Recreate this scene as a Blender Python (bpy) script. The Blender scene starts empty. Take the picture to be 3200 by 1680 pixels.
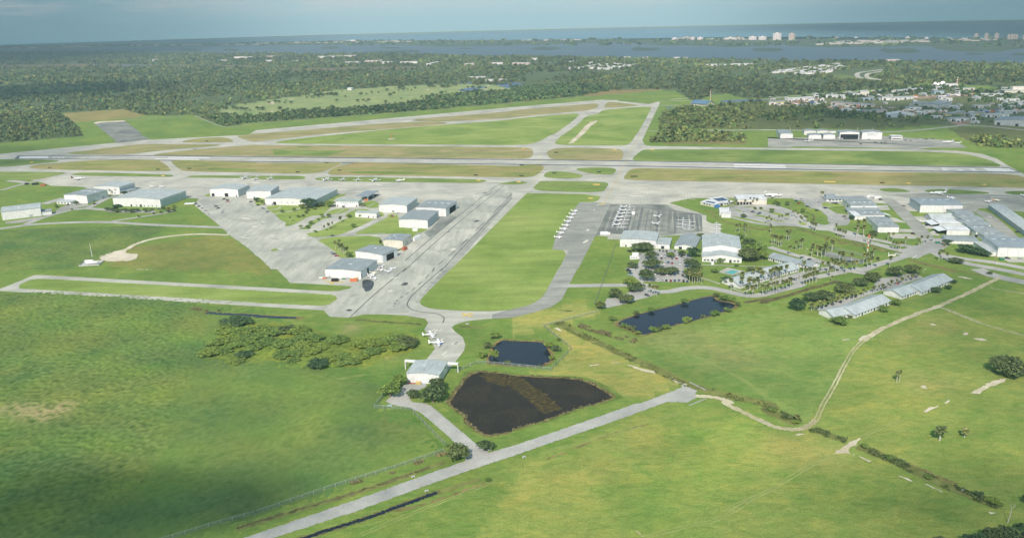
SUN_E, SKY_S = 5.0, 0.115
SKY_T, CLOUD, HORIZON, BANK = (0.68, 0.98, 1.10), (5.4, 7.0, 7.8), (1.1, 4.1, 5.7), (0.1, 1.7, 2.9)
HAZE, HAZE_C = 8.5e-5, (0.54, 0.90, 1.0, 1)
SHADE_CLOUDS = [(330, 1275, 115, 48, 0.85), (-20, 1300, 110, 70, 0.5), (2600, 1345, 100, 80, 0.5), (-60, 400, 260, 220, 0.5), (2600, 480, 200, 220, 0.5), (2590, 800, 110, 180, 0.35), (-5000, 8200, 3500, 6800, 0.97), (5200, 8200, 3500, 6800, 0.97), (2380, 290, 480, 300, 0.75), (60, 230, 620, 480, 0.9)]
import bpy, bmesh, math, random
import numpy as np
from mathutils import Vector, Matrix, noise as mnoise
random.seed(7); rng = np.random.default_rng(11)
SC = bpy.context.scene; C = SC.collection
# ------------------------------------------------------------------ camera: 28 mm lens, 220 m above a flat coast
FL, W, H, HZ = 2002.9, 2575.0, 1352.0, 220.0
AR = math.atan(0.0247); PT = math.atan((H/2-38.6)*math.cos(AR)/FL)
ca_q, sa_q, cp_q, sp_q = math.cos(AR), math.sin(AR), math.cos(PT), math.sin(PT)
def G(p, z=0.0):
    """survey helper: a measured photo position -> the point of the terrain (at height z) it shows"""
    u = p[0]-W/2; v = H/2-p[1]
    uu = u*ca_q+v*sa_q; vv = -u*sa_q+v*ca_q
    t = (z-HZ)/(vv*cp_q-FL*sp_q)
    return Vector((uu*t, (FL*cp_q+vv*sp_q)*t, z))
def PR(w):
    x, y, z = w[0], w[1], w[2]-HZ
    f = y*cp_q-z*sp_q; a = x; b = y*sp_q+z*cp_q
    uu = a/f*FL; vv = b/f*FL
    return (W/2+uu*ca_q-vv*sa_q, H/2-(uu*sa_q+vv*ca_q))
VW = {'F': (0, 0, 3200)}
for _c in range(4):
    for _r in range(4): VW['%d%d' % (_c, _r)] = (800*_c, 420*_r, 800)
VW.update(c=(1900, 700, 600), t=(2200, 560, 500), r=(2500, 700, 500), h=(2400, 260, 400), i=(2800, 230, 400), g=(800, 600, 400),
          d=(2280, 840, 300), n=(1000, 780, 300), m=(1180, 1100, 300), k=(1180, 1000, 300), p=(1700, 620, 450), o=(2650, 560, 550))
def P(s):
    out = []
    for seg in s.split(';'):
        k, rest = seg.split(':'); x0, y0, w = VW[k.strip()]; q = w/2575.0
        for tok in rest.split():
            x, y = tok.split(','); out.append(((x0+float(x)*q)*0.80469, (y0+float(y)*q)*0.80469))
    return out
def GP(s, z=0.0): return [G(p, z) for p in P(s)]
def height_at(base, top):
    """height of a vertical edge standing on base whose upper end is seen at top"""
    w = G(base); lo, hi = 0.0, 80.0
    for _ in range(40):
        m = (lo+hi)/2
        if PR((w.x, w.y, m))[1] > top[1]: lo = m
        else: hi = m
    return lo
# ------------------------------------------------------------------ colour and materials
def lin(c):
    return tuple(((v/255.0)/12.92 if v/255.0 <= 0.04045 else ((v/255.0+0.055)/1.055)**2.4) for v in c)
MAT = {}
def nd(nt, typ, **kw):
    n = nt.nodes.new(typ)
    for k, v in kw.items():
        if k in n.inputs: n.inputs[k].default_value = v
        else: setattr(n, k, v)
    return n
def base_mat(name, rough=0.8, spec=0.3):
    m = bpy.data.materials.new(name); m.use_nodes = True; nt = m.node_tree
    b = nt.nodes['Principled BSDF']; b.inputs['Roughness'].default_value = rough
    b.inputs['Specular IOR Level'].default_value = spec
    return m, nt, b
def ramp(nt, fac, stops):
    r = nt.nodes.new('ShaderNodeValToRGB'); e = r.color_ramp.elements
    while len(e) < len(stops): e.new(0.5)
    for k, (pos, col) in enumerate(stops):
        e[k].position = pos; e[k].color = (*col, 1) if len(col) == 3 else col
    nt.links.new(fac, r.inputs[0]); return r.outputs[0]
def wnoise(nt, scale, detail=4, stretch=None, rough=0.6, rot=0, dist=0.0):
    tc = nt.nodes.new('ShaderNodeNewGeometry'); src = tc.outputs['Position']
    if stretch:
        mp = nt.nodes.new('ShaderNodeMapping'); mp.inputs['Scale'].default_value = stretch; mp.inputs['Rotation'].default_value = (0, 0, rot)
        nt.links.new(src, mp.inputs[0]); src = mp.outputs[0]
    n = nd(nt, 'ShaderNodeTexNoise', Scale=scale, Detail=detail, Roughness=rough, Distortion=dist)
    nt.links.new(src, n.inputs['Vector']); return n.outputs['Fac']
def mix(nt, fac, a, b, mode='MIX'):
    m = nt.nodes.new('ShaderNodeMix'); m.data_type = 'RGBA'; m.blend_type = mode
    for sock, v in ((m.inputs[0], fac), (m.inputs[6], a), (m.inputs[7], b)):
        if hasattr(v, 'links'): nt.links.new(v, sock)
        else: sock.default_value = v if not isinstance(v, tuple) or len(v) == 4 else (*v, 1)
    return m.outputs[2]
def bump(nt, b, fac, strength, dist):
    bp = nd(nt, 'ShaderNodeBump', Strength=strength, Distance=dist)
    nt.links.new(fac, bp.inputs['Height']); nt.links.new(bp.outputs[0], b.inputs['Normal'])
def plain(name, col, rough=0.7, spec=0.3, var=0.12, scale=0.6, metal=0.0):
    if name in MAT: return MAT[name]
    m, nt, b = base_mat(name, rough, spec); b.inputs['Metallic'].default_value = metal
    tc = nt.nodes.new('ShaderNodeTexCoord')
    n = nd(nt, 'ShaderNodeTexNoise', Scale=scale, Detail=4.0); nt.links.new(tc.outputs['Object'], n.inputs['Vector'])
    lo = tuple(max(0, c*(1-var)) for c in col); hi = tuple(min(1, c*(1+var)) for c in col)
    nt.links.new(ramp(nt, n.outputs['Fac'], [(0.3, lo), (0.7, hi)]), b.inputs['Base Color'])
    MAT[name] = m; return m
def grass(name, c1, c2, c3, rot=0.2, streak=0.35, tan=None, mow=0.25):
    """mown turf: broad patches, mowing streaks and fine blades"""
    m, nt, b = base_mat(name, 0.9, 0.1)
    n1 = wnoise(nt, 0.011, 5, (1, 1, 1), 0.6, rot, 0.6); n2 = wnoise(nt, 0.05, 5, (0.3, 1.6, 1), 0.65, rot); n3 = wnoise(nt, 0.55, 4, (0.6, 1.2, 1), 0.7, rot)
    col = ramp(nt, n1, [(0.3, c1), (0.5, c2), (0.72, c3)])
    if tan:
        n4 = wnoise(nt, 0.02, 6, (0.5, 1.4, 1), 0.65, rot+0.5, 0.8)
        f = ramp(nt, n4, [(0.45, (0, 0, 0)), (0.68, (1, 1, 1))]); col = mix(nt, f, col, tan)
    s = ramp(nt, n2, [(0.28, (1-streak,)*3), (0.72, (1+streak*0.6,)*3)]); col = mix(nt, 1.0, col, s, 'MULTIPLY')
    s = ramp(nt, n3, [(0.3, (0.8, 0.82, 0.78)), (0.7, (1.16, 1.14, 1.1))]); col = mix(nt, 1.0, col, s, 'MULTIPLY')
    nt.links.new(col, b.inputs['Base Color']); bump(nt, b, n3, 0.5, 0.4)
    MAT[name] = m; return m
def paving(name, col, dark, light, rot=0.2, streak=(0.25, 2.0, 1), stain=0.5, grid=0.0):
    """old concrete or asphalt: mottled, stained, streaked along the traffic"""
    m, nt, b = base_mat(name, 0.88, 0.2)
    n1 = wnoise(nt, 0.018, 6, (1, 1, 1), 0.65, rot, 0.5); n2 = wnoise(nt, 0.09, 5, streak, 0.65, rot); n3 = wnoise(nt, 0.9, 4)
    c = ramp(nt, n1, [(0.3, dark), (0.5, col), (0.68, light)])
    s = ramp(nt, n2, [(0.3, (1-stain*0.6,)*3), (0.6, (1.04,)*3)]); c = mix(nt, 1.0, c, s, 'MULTIPLY')
    s = ramp(nt, n3, [(0.25, (0.84,)*3), (0.7, (1.08,)*3)]); c = mix(nt, 1.0, c, s, 'MULTIPLY')
    if grid:
        g = nt.nodes.new('ShaderNodeNewGeometry'); mp = nt.nodes.new('ShaderNodeMapping'); mp.inputs['Rotation'].default_value = (0, 0, rot)
        nt.links.new(g.outputs['Position'], mp.inputs[0])
        br = nd(nt, 'ShaderNodeTexBrick', Scale=1.0/grid); br.offset = 0.0
        br.inputs['Mortar Size'].default_value = 0.03; br.inputs['Color1'].default_value = (1, 1, 1, 1); br.inputs['Color2'].default_value = (0.95, 0.95, 0.95, 1); br.inputs['Mortar'].default_value = (0.8, 0.8, 0.8, 1)
        nt.links.new(mp.outputs[0], br.inputs['Vector']); c = mix(nt, 1.0, c, br.outputs['Color'], 'MULTIPLY')
    nt.links.new(c, b.inputs['Base Color']); MAT[name] = m; return m
def metal_sheet(name, col, rib=1.2, var=0.10, rough=0.55, axis=0, spec=0.4):
    """ribbed metal cladding, rain-streaked"""
    m, nt, b = base_mat(name, rough, spec)
    tc = nt.nodes.new('ShaderNodeTexCoord')
    wv = nd(nt, 'ShaderNodeTexWave', Scale=1.0/rib); wv.bands_direction = 'XYZ'[axis]; nt.links.new(tc.outputs['Object'], wv.inputs['Vector'])
    n = nd(nt, 'ShaderNodeTexNoise', Scale=0.12, Detail=6.0, Roughness=0.65); nt.links.new(tc.outputs['Object'], n.inputs['Vector'])
    mp = nt.nodes.new('ShaderNodeMapping'); mp.inputs['Scale'].default_value = (1.6, 0.12, 0.2) if axis == 0 else (0.12, 1.6, 0.2)
    nt.links.new(tc.outputs['Object'], mp.inputs[0]); n2 = nd(nt, 'ShaderNodeTexNoise', Scale=1.0, Detail=4.0); nt.links.new(mp.outputs[0], n2.inputs['Vector'])
    c = ramp(nt, n.outputs['Fac'], [(0.3, tuple(v*(1-var*1.5) for v in col)), (0.65, tuple(min(1, v*(1+var)) for v in col))])
    c = mix(nt, 1.0, c, ramp(nt, n2.outputs['Fac'], [(0.3, (0.76, 0.77, 0.75)), (0.62, (1.04,)*3)]), 'MULTIPLY')
    c = mix(nt, 1.0, c, ramp(nt, wv.outputs['Fac'], [(0.0, (0.93,)*3), (0.35, (1,)*3)]), 'MULTIPLY')
    nt.links.new(c, b.inputs['Base Color']); bump(nt, b, wv.outputs['Fac'], 0.25, 0.08)
    MAT[name] = m; return m
def leaf(name, dark, mid, light, attr=False, isl=1.0):
    m, nt, b = base_mat(name, 0.75, 0.15)
    g = nt.nodes.new('ShaderNodeNewGeometry'); oi = nt.nodes.new('ShaderNodeObjectInfo')
    n = wnoise(nt, 0.45, 3); 
    c = ramp(nt, n, [(0.3, dark), (0.5, mid), (0.72, light)])
    r = ramp(nt, g.outputs['Random Per Island'], [(0.0, (1-0.4*isl, 1-0.38*isl, 1-0.4*isl)), (0.6, (1.0, 1.0, 1.0)), (1.0, (1+0.5*isl, 1+0.42*isl, 1+0.2*isl))]); c = mix(nt, 1.0, c, r, 'MULTIPLY')
    r = ramp(nt, oi.outputs['Random'], [(0.0, (0.78, 0.84, 0.85)), (0.5, (1.0, 1.0, 1.0)), (1.0, (1.25, 1.12, 0.95))]); c = mix(nt, 1.0, c, r, 'MULTIPLY')
    if attr:
        at = nt.nodes.new('ShaderNodeAttribute'); at.attribute_name = 'Col'; c = mix(nt, 1.0, c, at.outputs['Color'], 'MULTIPLY')
    nt.links.new(c, b.inputs['Base Color'])
    MAT[name] = m; return m
def water(name, col, rough, spec, wave=0.3, wscale=0.4):
    m, nt, b = base_mat(name, rough, spec)
    n = wnoise(nt, 0.004, 5, (0.4, 1.5, 1), 0.65, 0.1)
    nt.links.new(ramp(nt, n, [(0.3, tuple(v*0.85 for v in col)), (0.7, tuple(v*1.12 for v in col))]), b.inputs['Base Color'])
    w = wnoise(nt, wscale, 3, (0.5, 1.2, 1)); bump(nt, b, w, wave, 0.3)
    MAT[name] = m; return m
# ------------------------------------------------------------------ objects
def tag(o, label=None, cat=None, group=None, kind=None):
    if label: o['label'] = label
    if cat: o['category'] = cat
    if group: o['group'] = group
    if kind: o['kind'] = kind
    return o
def link_mesh(name, verts, faces, mat, parent=None, smooth=False):
    me = bpy.data.meshes.new(name); me.from_pydata([tuple(v) for v in verts], [], faces)
    if mat is not None: me.materials.append(mat)
    if smooth: me.polygons.foreach_set('use_smooth', [True]*len(me.polygons))
    me.update(); o = bpy.data.objects.new(name, me); C.objects.link(o)
    if parent is not None: o.parent = parent
    return o
def empty(name, loc, rz=0.0, label=None, cat=None, group=None):
    o = bpy.data.objects.new(name, None); C.objects.link(o); o.empty_display_size = 1.0
    o.location = loc; o.rotation_euler = (0, 0, rz); return tag(o, label, cat, group)
def copy_thing(root, loc, rz, label, group=None, scale=None):
    r = root.copy(); C.objects.link(r); r.location = loc; r.rotation_euler = (0, 0, rz)
    if scale is not None: r.scale = scale if not isinstance(scale, (int, float)) else (scale,)*3
    tag(r, label, None, group)
    for ch in root.children:
        c = ch.copy(); C.objects.link(c); c.parent = r
        for g2 in ch.children:
            d = g2.copy(); C.objects.link(d); d.parent = c
    return r
class MB:
    """collects simple shapes; build() links them as one mesh"""
    def __init__(s): s.v = []; s.f = []
    def add(s, vs, fs):
        n = len(s.v); s.v += [Vector(v) for v in vs]; s.f += [tuple(i+n for i in f) for f in fs]; return s
    def box(s, x0, x1, y0, y1, z0, z1, M=None):
        vs = [Vector((x, y, z)) for z in (z0, z1) for x, y in ((x0, y0), (x1, y0), (x1, y1), (x0, y1))]
        if M is not None: vs = [M @ v for v in vs]
        return s.add(vs, [(3, 2, 1, 0), (4, 5, 6, 7), (0, 1, 5, 4), (1, 2, 6, 5), (2, 3, 7, 6), (3, 0, 4, 7)])
    def tube(s, pts, rad, n=6):
        pts = [Vector(p) for p in pts]; rs = rad if isinstance(rad, (list, tuple)) else [rad]*len(pts); rings = []
        for k, p in enumerate(pts):
            d = (pts[min(k+1, len(pts)-1)]-pts[max(k-1, 0)]).normalized()
            a = d.orthogonal().normalized(); b = d.cross(a)
            rings.append([p+(a*math.cos(2*math.pi*j/n)+b*math.sin(2*math.pi*j/n))*rs[k] for j in range(n)])
        vs = [v for r in rings for v in r]; fs = []
        for k in range(len(pts)-1):
            for j in range(n): fs.append((k*n+j, k*n+(j+1) % n, (k+1)*n+(j+1) % n, (k+1)*n+j))
        fs.append(tuple(range(n))[::-1]); fs.append(tuple((len(pts)-1)*n+j for j in range(n)))
        return s.add(vs, fs)
    def loft(s, secs, n=10):
        """body along x: sections (x, half width, half height, centre z)"""
        vs = []; fs = []
        for (x, w, h, zc) in secs:
            for j in range(n):
                a = 2*math.pi*j/n; vs.append((x, w*math.cos(a), zc+h*math.sin(a)))
        for k in range(len(secs)-1):
            for j in range(n): fs.append((k*n+j, (k+1)*n+j, (k+1)*n+(j+1) % n, k*n+(j+1) % n))
        fs.append(tuple(range(n))); fs.append(tuple((len(secs)-1)*n+j for j in range(n))[::-1])
        return s.add(vs, fs)
    def plate(s, pts, t):
        """thin prism: outline pts extruded by vector t"""
        t = Vector(t); n = len(pts); vs = [Vector(p) for p in pts]+[Vector(p)+t for p in pts]
        return s.add(vs, [tuple(range(n))[::-1], tuple(range(n, 2*n))]+[(j, (j+1) % n, (j+1) % n+n, j+n) for j in range(n)])
    def build(s, name, mat, parent=None, smooth=False): return link_mesh(name, s.v, s.f, mat, parent, smooth)
def chaikin(pts, it=2, closed=True):
    for _ in range(it):
        out = []; n = len(pts)
        for k in range(n if closed else n-1):
            a, b = Vector(pts[k]), Vector(pts[(k+1) % n]); out += [a*0.75+b*0.25, a*0.25+b*0.75]
        if not closed: out = [Vector(pts[0])]+out+[Vector(pts[-1])]
        pts = out
    return pts
def sheet(name, s, z, mat, smooth=0, kind='structure', label=None, cat=None, parent=None, rough=0.0):
    """a flat surface lying on the terrain, outlined by surveyed points"""
    pts = [G(p) for p in (P(s) if isinstance(s, str) else s)]
    if smooth: pts = chaikin(pts, smooth)
    if rough:
        out = []
        for k in range(len(pts)):
            a, b = pts[k], pts[(k+1) % len(pts)]; m = max(1, int((b-a).length/(rough*1.5)))
            for j in range(m): out.append(a.lerp(b, j/m)+Vector((random.uniform(-1, 1), random.uniform(-1, 1), 0))*rough*0.5)
        pts = out
    o = link_mesh(name, [(p.x, p.y, z) for p in pts], [tuple(range(len(pts)))], mat, parent)
    if o.data.polygons[0].normal.z < 0: o.data.flip_normals()
    return tag(o, label, cat, None, kind)
def spline(pts, m=8):
    out = []
    for k in range(len(pts)-1):
        p0, p1, p2, p3 = pts[max(k-1, 0)], pts[k], pts[k+1], pts[min(k+2, len(pts)-1)]
        for j in range(m):
            t = j/m; out.append(0.5*((2*p1)+(p2-p0)*t+(2*p0-5*p1+4*p2-p3)*t*t+(3*p1-p0-3*p2+p3)*t**3))
    return out+[pts[-1]]
def strip_verts(pts, w, off=0.0, jit=0.0):
    v = []
    for k, p in enumerate(pts):
        d = (pts[min(k+1, len(pts)-1)]-pts[max(k-1, 0)]); d.z = 0; d.normalize(); nrm = Vector((-d.y, d.x, 0))
        ww = w[min(k*len(w)//len(pts), len(w)-1)] if isinstance(w, (list, tuple)) else w
        v += [p+nrm*(off+ww/2+random.uniform(-jit, jit)), p+nrm*(off-ww/2+random.uniform(-jit, jit))]
    return v
def strip(name, s, w, z, mat, m=8, off=0.0, kind='structure', jit=0.0, dash=None):
    pts = spline(GP(s) if isinstance(s, str) else s, m); v = strip_verts(pts, w, off, jit)
    fs = [(2*k+1, 2*k+3, 2*k+2, 2*k) for k in range(len(pts)-1) if not dash or (k//dash[0]) % 2 == 0]
    o = link_mesh(name, [(p.x, p.y, z+0.0004*(k//2)) for k, p in enumerate(v)], fs, mat); return tag(o, kind=kind)
def inside(poly, X, Y):
    """even-odd test of many points against one polygon"""
    r = np.zeros(X.shape, bool); n = len(poly)
    for k in range(n):
        x1, y1 = poly[k][0], poly[k][1]; x2, y2 = poly[(k+1) % n][0], poly[(k+1) % n][1]
        if y1 == y2: continue
        c = ((y1 > Y) != (y2 > Y)) & (X < (x2-x1)*(Y-y1)/(y2-y1)+x1); r ^= c
    return r
ORD = 'first second third fourth fifth sixth seventh eighth ninth tenth eleventh twelfth thirteenth fourteenth fifteenth sixteenth seventeenth eighteenth nineteenth twentieth'.split()
def ordw(i):
    if i < 20: return ORD[i]
    t = ['twenty', 'thirty', 'forty', 'fifty', 'sixty', 'seventy', 'eighty', 'ninety'][(i+1)//10-2]; u = (i+1) % 10
    return (t+'-'+ORD[u-1]) if u else t[:-1]+'ieth'
# ------------------------------------------------------------------ palette
def al(*c): return tuple(min(0.9, v*k) for v, k in zip(lin(c), (1.08, 0.95, 1.12)))
def alp(*c): return tuple(min(0.9, v*k) for v, k in zip(lin(c), (1.05, 1.0, 0.95)))
grass('turf_green', al(96, 128, 58), al(122, 150, 72), al(150, 168, 92), 0.22, 0.3)
grass('turf_tan', al(126, 142, 80), al(148, 156, 94), al(168, 168, 112), 0.22, 0.3, al(172, 162, 114))
grass('turf_mixed', al(116, 138, 68), al(140, 154, 82), al(160, 164, 98), 0.22, 0.3, al(170, 160, 106))
grass('turf_lawn', al(112, 145, 62), al(136, 164, 78), al(156, 178, 94), 0.5, 0.25)
paving('concrete_pale', alp(184, 187, 176), alp(158, 162, 154), alp(203, 205, 193), 0.22, (0.25, 2.0, 1), 0.35)
paving('apron_concrete', alp(196, 198, 186), alp(170, 174, 166), alp(212, 213, 200), 0.22, (0.3, 1.8, 1), 0.3, 7.5)
paving('ramp_concrete', alp(180, 184, 173), alp(150, 156, 150), alp(202, 204, 192), -0.6, (2.2, 0.35, 1), 0.34)
paving('asphalt_dark', alp(138, 144, 138), alp(108, 116, 114), alp(164, 168, 158), 1.15, (0.5, 0.5, 1), 0.6)
paving('asphalt_mid', alp(160, 164, 156), alp(136, 142, 138), alp(178, 181, 172), 1.15, (0.2, 2.0, 1), 0.45)
paving('asphalt_black', alp(112, 116, 118), alp(90, 96, 98), alp(134, 138, 138), 0.22, (0.2, 2.5, 1), 0.4)
paving('asphalt_road', alp(172, 175, 170), alp(150, 154, 152), alp(190, 192, 186), 0.4, (1, 1, 1), 0.25)
paving('sand', alp(206, 200, 178), alp(180, 172, 144), alp(226, 220, 202), 0.2, (1, 1, 1), 0.3)
paving('rut_sand', alp(190, 184, 150), alp(164, 162, 118), alp(210, 204, 176), 0.2, (1, 1, 1), 0.5)
plain('white_paint', (0.78, 0.78, 0.74), 0.7, 0.2, 0.12, 0.3)
plain('worn_white', (0.60, 0.60, 0.56), 0.8, 0.2, 0.2, 0.2)
plain('yellow_paint', (0.62, 0.47, 0.16), 0.8, 0.2, 0.2, 0.3)
plain('tar', (0.10, 0.105, 0.105), 0.9, 0.2, 0.25, 0.2)
plain('ditch_soil', al(98, 100, 60), 0.95, 0.1, 0.4, 0.15)
plain('ditch_turf', al(116, 128, 66), 0.95, 0.1, 0.35, 0.1)
plain('bank_soil', al(126, 122, 72), 0.95, 0.1, 0.4, 0.12)
water('pond_water', (0.012, 0.018, 0.026), 0.16, 0.35, 0.2, 0.5)
water('river_water', al(80, 106, 110), 0.6, 0.12, 0.3, 0.02)
water('ocean_water', al(98, 150, 158), 0.75, 0.06, 0.3, 0.02)
water('pool_water', (0.10, 0.42, 0.36), 0.1, 0.4, 0.1, 0.8)
# ------------------------------------------------------------------ terrain: one sheet to the horizon, coloured by what grows there
ang = np.concatenate([np.arange(-36, 36.01, 0.16), np.arange(42, 319, 6)])*math.pi/180
rad = np.concatenate([[0.0, 60, 120, 180, 230], 260*1.0185**np.arange(0, 214)]); rad = np.append(rad[rad < 12900], 13000.0)
A, R = np.meshgrid(ang, rad); X = (np.sin(A)*R).ravel(); Y = (np.cos(A)*R).ravel()
def wn(x, y, s, seed=0.0): return np.array([mnoise.noise((a*s+seed, b*s, seed)) for a, b in zip(x, y)])
col = np.zeros((X.size, 3)); col[:] = al(116, 146, 68)
rgn = []
def paint(s, c, soft=0.0):
    m = inside(GP(s), X, Y); col[m] = al(*c)
# broad land cover (albedo)
FOREST = "F:-400,131 -80,132 200,132 640,135 1000,137 1290,142 1930,151 2300,156 2700,163 3000,168 3000,232 2700,228 2575,224 2406,212 2326,210 2256,221 2180,226 2060,235 1931,246 1880,250 1830,236 1787,240 1745,256 1700,230 1662,226 1600,225 1525,232 1462,242 1287,258 894,290 644,308 575,316 567,319 487,290 475,289 370,291 307,274 155,285 182,310 210,338 212,342 150,348 0,359 -80,362 -400,390"
GOLF = "10:-420,1100 -250,1060 0,1030 150,1000 400,970 850,900 1100,890 1500,860 1900,845 2200,850 2575,860;20:0,880 300,890 290,920 0,905;10:2200,930 1900,960 1850,1000 1500,1040 1100,1080 700,1100 500,1120 250,1140 0,1170 -200,1190 -330,1150"
MARSH = ["10:150,690 700,684 1700,668 1800,676 1500,694 700,712 300,706", "00:0,655 700,645 1300,650 900,672 0,690", "00:600,655 1200,648 2575,660 2575,690 1800,672"]
SCRUB = ["20:1475,1330 1500,1130 1620,1100 1900,1080 2100,1050 2575,1010;30:0,1070 560,1080 620,1130 1100,1160 1650,1190 1850,1230 1700,1255 1200,1300 0,1300;20:2575,1300 1830,1300",
         "21:1410,80 1500,0 2300,0 2360,40 2330,75 1800,70", "30:1820,1295 2000,1270 2575,1310 2900,1340;31:2900,160 2540,125 2350,135 2200,130 2100,110 1950,40"]
INDUS = "h:0,310 400,310 1000,220 1640,180 2040,190;i:0,300 600,250 1250,250 1700,330 2575,260 3000,260 3000,1140 2480,1120 1500,1040 900,1060 560,880 0,900;h:2380,690 1740,640 1200,590 860,500 250,490 0,460"
paint(FOREST, (90, 110, 72)); paint("F:-90,131 -90,95 1930,80 2690,85 2690,165 2575,160 1930,150 1287,140 640,134", (78, 98, 76)); paint(GOLF, (140, 164, 104))
for s in MARSH: paint(s, (112, 112, 82))
for s in SCRUB: paint(s, (98, 112, 66))
paint(INDUS, (104, 118, 76))
paint("20:690,970 800,930 1050,905 1600,905 1500,905 1050,945", (140, 132, 84))
paint("21:1440,75 1760,30 2340,30 2370,75 2330,100 1800,105", (128, 130, 80))
paint("00:625,1135 1230,1095 1470,1165 1300,1195 930,1222 730,1235", (144, 146, 88))
paint("00:700,790 900,800 1000,850 800,860 680,830", (124, 132, 86)); paint("00:1200,880 1600,890 1550,925 1250,905", (116, 130, 76))
paint("00:550,930 900,925 880,960 500,975", (112, 128, 74)); paint("00:200,1190 600,1170 640,1230 300,1260", (108, 124, 70))
paint("30:560,740 900,770 1200,800 1700,800 2000,840 1300,850 500,760", (112, 132, 70))
# fields
WEEDS = "02:-900,230 0,232 900,290 1500,330 2575,395;12:0,400 300,520 560,620 1000,1000 1500,1000 1270,1300;13:1180,60 1560,70 1890,440 0,1080;03:2575,1090 1700,1352 1500,1480 -900,1480"
paint(WEEDS, (98, 134, 62))
paint("01:-900,970 0,970 1000,900 1700,940 1500,1060 1000,1210 400,1352 -900,1352", (106, 138, 66))
paint("01:1300,1130 1980,1020 2330,1030 2575,1230;11:0,1230 150,1352;12:200,10 0,40;02:2575,40 1300,-10;01:1100,1330", (126, 140, 72))
paint("22:1320,720 1900,600 2575,420;32:0,340 700,560 1300,500 1400,480 900,780 560,1352;33:500,0 400,200 100,200;22:2575,1330 1600,900", (126, 156, 78))
paint("32:900,800 1800,400 2575,200 3200,0 3200,1352;33:3200,1400 -400,1400;23:-400,1400 200,550 1500,50 2150,60 2575,260;33:300,300 560,0", (134, 156, 76))
paint("22:0,430 700,350 950,450 400,560 0,690", (148, 162, 84)); paint("22:300,560 500,600 1400,1000 1700,1150 1500,1260 1150,1290 700,1090 0,1050 400,1010 600,800", (152, 162, 84))
# soft blotches
def blot(s, r, c, k=0.7):
    for p in GP(s):
        w = np.clip(k*np.exp(-((X-p.x)**2+((Y-p.y)*0.8)**2)/(r*r)), 0, 1)[:, None]; col[:] = col*(1-w)+np.array(al(*c))*w
blot("03:300,110 420,100 560,100", 10, (176, 160, 110), 0.75); blot("03:150,70 650,30", 9, (160, 155, 104), 0.5)
blot("03:200,300 500,360 1000,90 820,180", 16, (118, 158, 48), 0.6); blot("02:200,1200 900,1000 500,600 1500,1100", 20, (112, 150, 60), 0.5)
blot("03:1000,400 1600,560 2200,560", 30, (96, 140, 76), 0.5); blot("03:1300,950 1900,320 2000,350", 14, (104, 112, 50), 0.5)
blot("02:1100,560 1500,640 1600,760 900,900 1300,520", 10, (62, 100, 54), 0.55)
blot("01:250,1240 480,1180 620,1140 700,1210 1000,1130 1200,1060 400,1270 1330,1050 970,1060", 13, (60, 96, 52), 0.75)
blot("23:650,720 1350,330 900,620 1500,200 200,820", 14, (170, 174, 90), 0.5); blot("23:1500,1180 500,420 1300,900 2000,700 1700,250 2300,250", 17, (112, 152, 66), 0.5)
blot("33:500,560 150,450 620,520", 12, (160, 165, 92), 0.5); blot("32:1700,560 1350,700 1550,1150 1800,1140", 13, (160, 160, 96), 0.55)
blot("32:1500,900 2200,350 2300,420 2000,1300", 24, (110, 142, 64), 0.5); blot("33:900,800 600,900 2000,500 1700,1050", 17, (104, 136, 60), 0.5)
blot("22:1800,700 1400,720 2300,900 1900,950", 20, (142, 148, 92), 0.45); blot("22:1400,850 1750,900 2200,1100", 15, (108, 148, 70), 0.5)
blot("12:960,590 1350,840", 7, (178, 165, 118), 0.6); blot("12:850,780", 9, (140, 120, 74), 0.6)
n1 = wn(X, Y, 1/70.0, 3.1); n2 = wn(X, Y, 1/23.0, 8.2)
col *= (1+0.18*n1+0.12*n2)[:, None]; col[:, 0] *= 1+0.10*n1
# far land and sides fade into the same forest cover
nA = ang.size; nR = rad.size; idx = np.arange(nR*nA).reshape(nR, nA); nxt = np.roll(idx, -1, axis=1)
fs = np.stack([idx[:-1], nxt[:-1], nxt[1:], idx[1:]], -1).reshape(-1, 4)[:, ::-1]
me = bpy.data.meshes.new('ground'); me.from_pydata(np.stack([X, Y, np.zeros_like(X)], 1).tolist(), [], fs.tolist())
ca_ = me.color_attributes.new('Col', 'FLOAT_COLOR', 'POINT'); ca_.data.foreach_set('color', np.concatenate([np.clip(col, 0, 1), np.ones((X.size, 1))], 1).ravel())
m, nt, b = base_mat('field_grass', 0.92, 0.08)
at = nt.nodes.new('ShaderNodeAttribute'); at.attribute_name = 'Col'
a0 = wnoise(nt, 0.085, 5, (0.7, 1.3, 1), 0.65, 0.8, 0.8); a1 = wnoise(nt, 0.03, 6, (0.8, 1.2, 1), 0.65, 0.3, 1.0); a2 = wnoise(nt, 0.22, 5, (0.7, 1.3, 1), 0.7, -0.4, 0.6); a3 = wnoise(nt, 1.1, 4, None, 0.7)
c = mix(nt, 1.0, at.outputs['Color'], ramp(nt, a1, [(0.28, (0.80, 0.90, 0.82)), (0.5, (1, 1, 1)), (0.74, (1.22, 1.10, 1.04))]), 'MULTIPLY')
c = mix(nt, 1.0, c, ramp(nt, a0, [(0.3, (0.80, 0.95, 0.80)), (0.48, (1, 1, 1)), (0.70, (1.24, 1.08, 1.06))]), 'MULTIPLY')
c = mix(nt, 1.0, c, ramp(nt, a2, [(0.3, (0.72, 0.80, 0.70)), (0.55, (1.02, 1.02, 1.0)), (0.75, (1.24, 1.14, 1.06))]), 'MULTIPLY')
c = mix(nt, 1.0, c, ramp(nt, a3, [(0.3, (0.70, 0.74, 0.66)), (0.7, (1.26, 1.2, 1.2))]), 'MULTIPLY')
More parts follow.
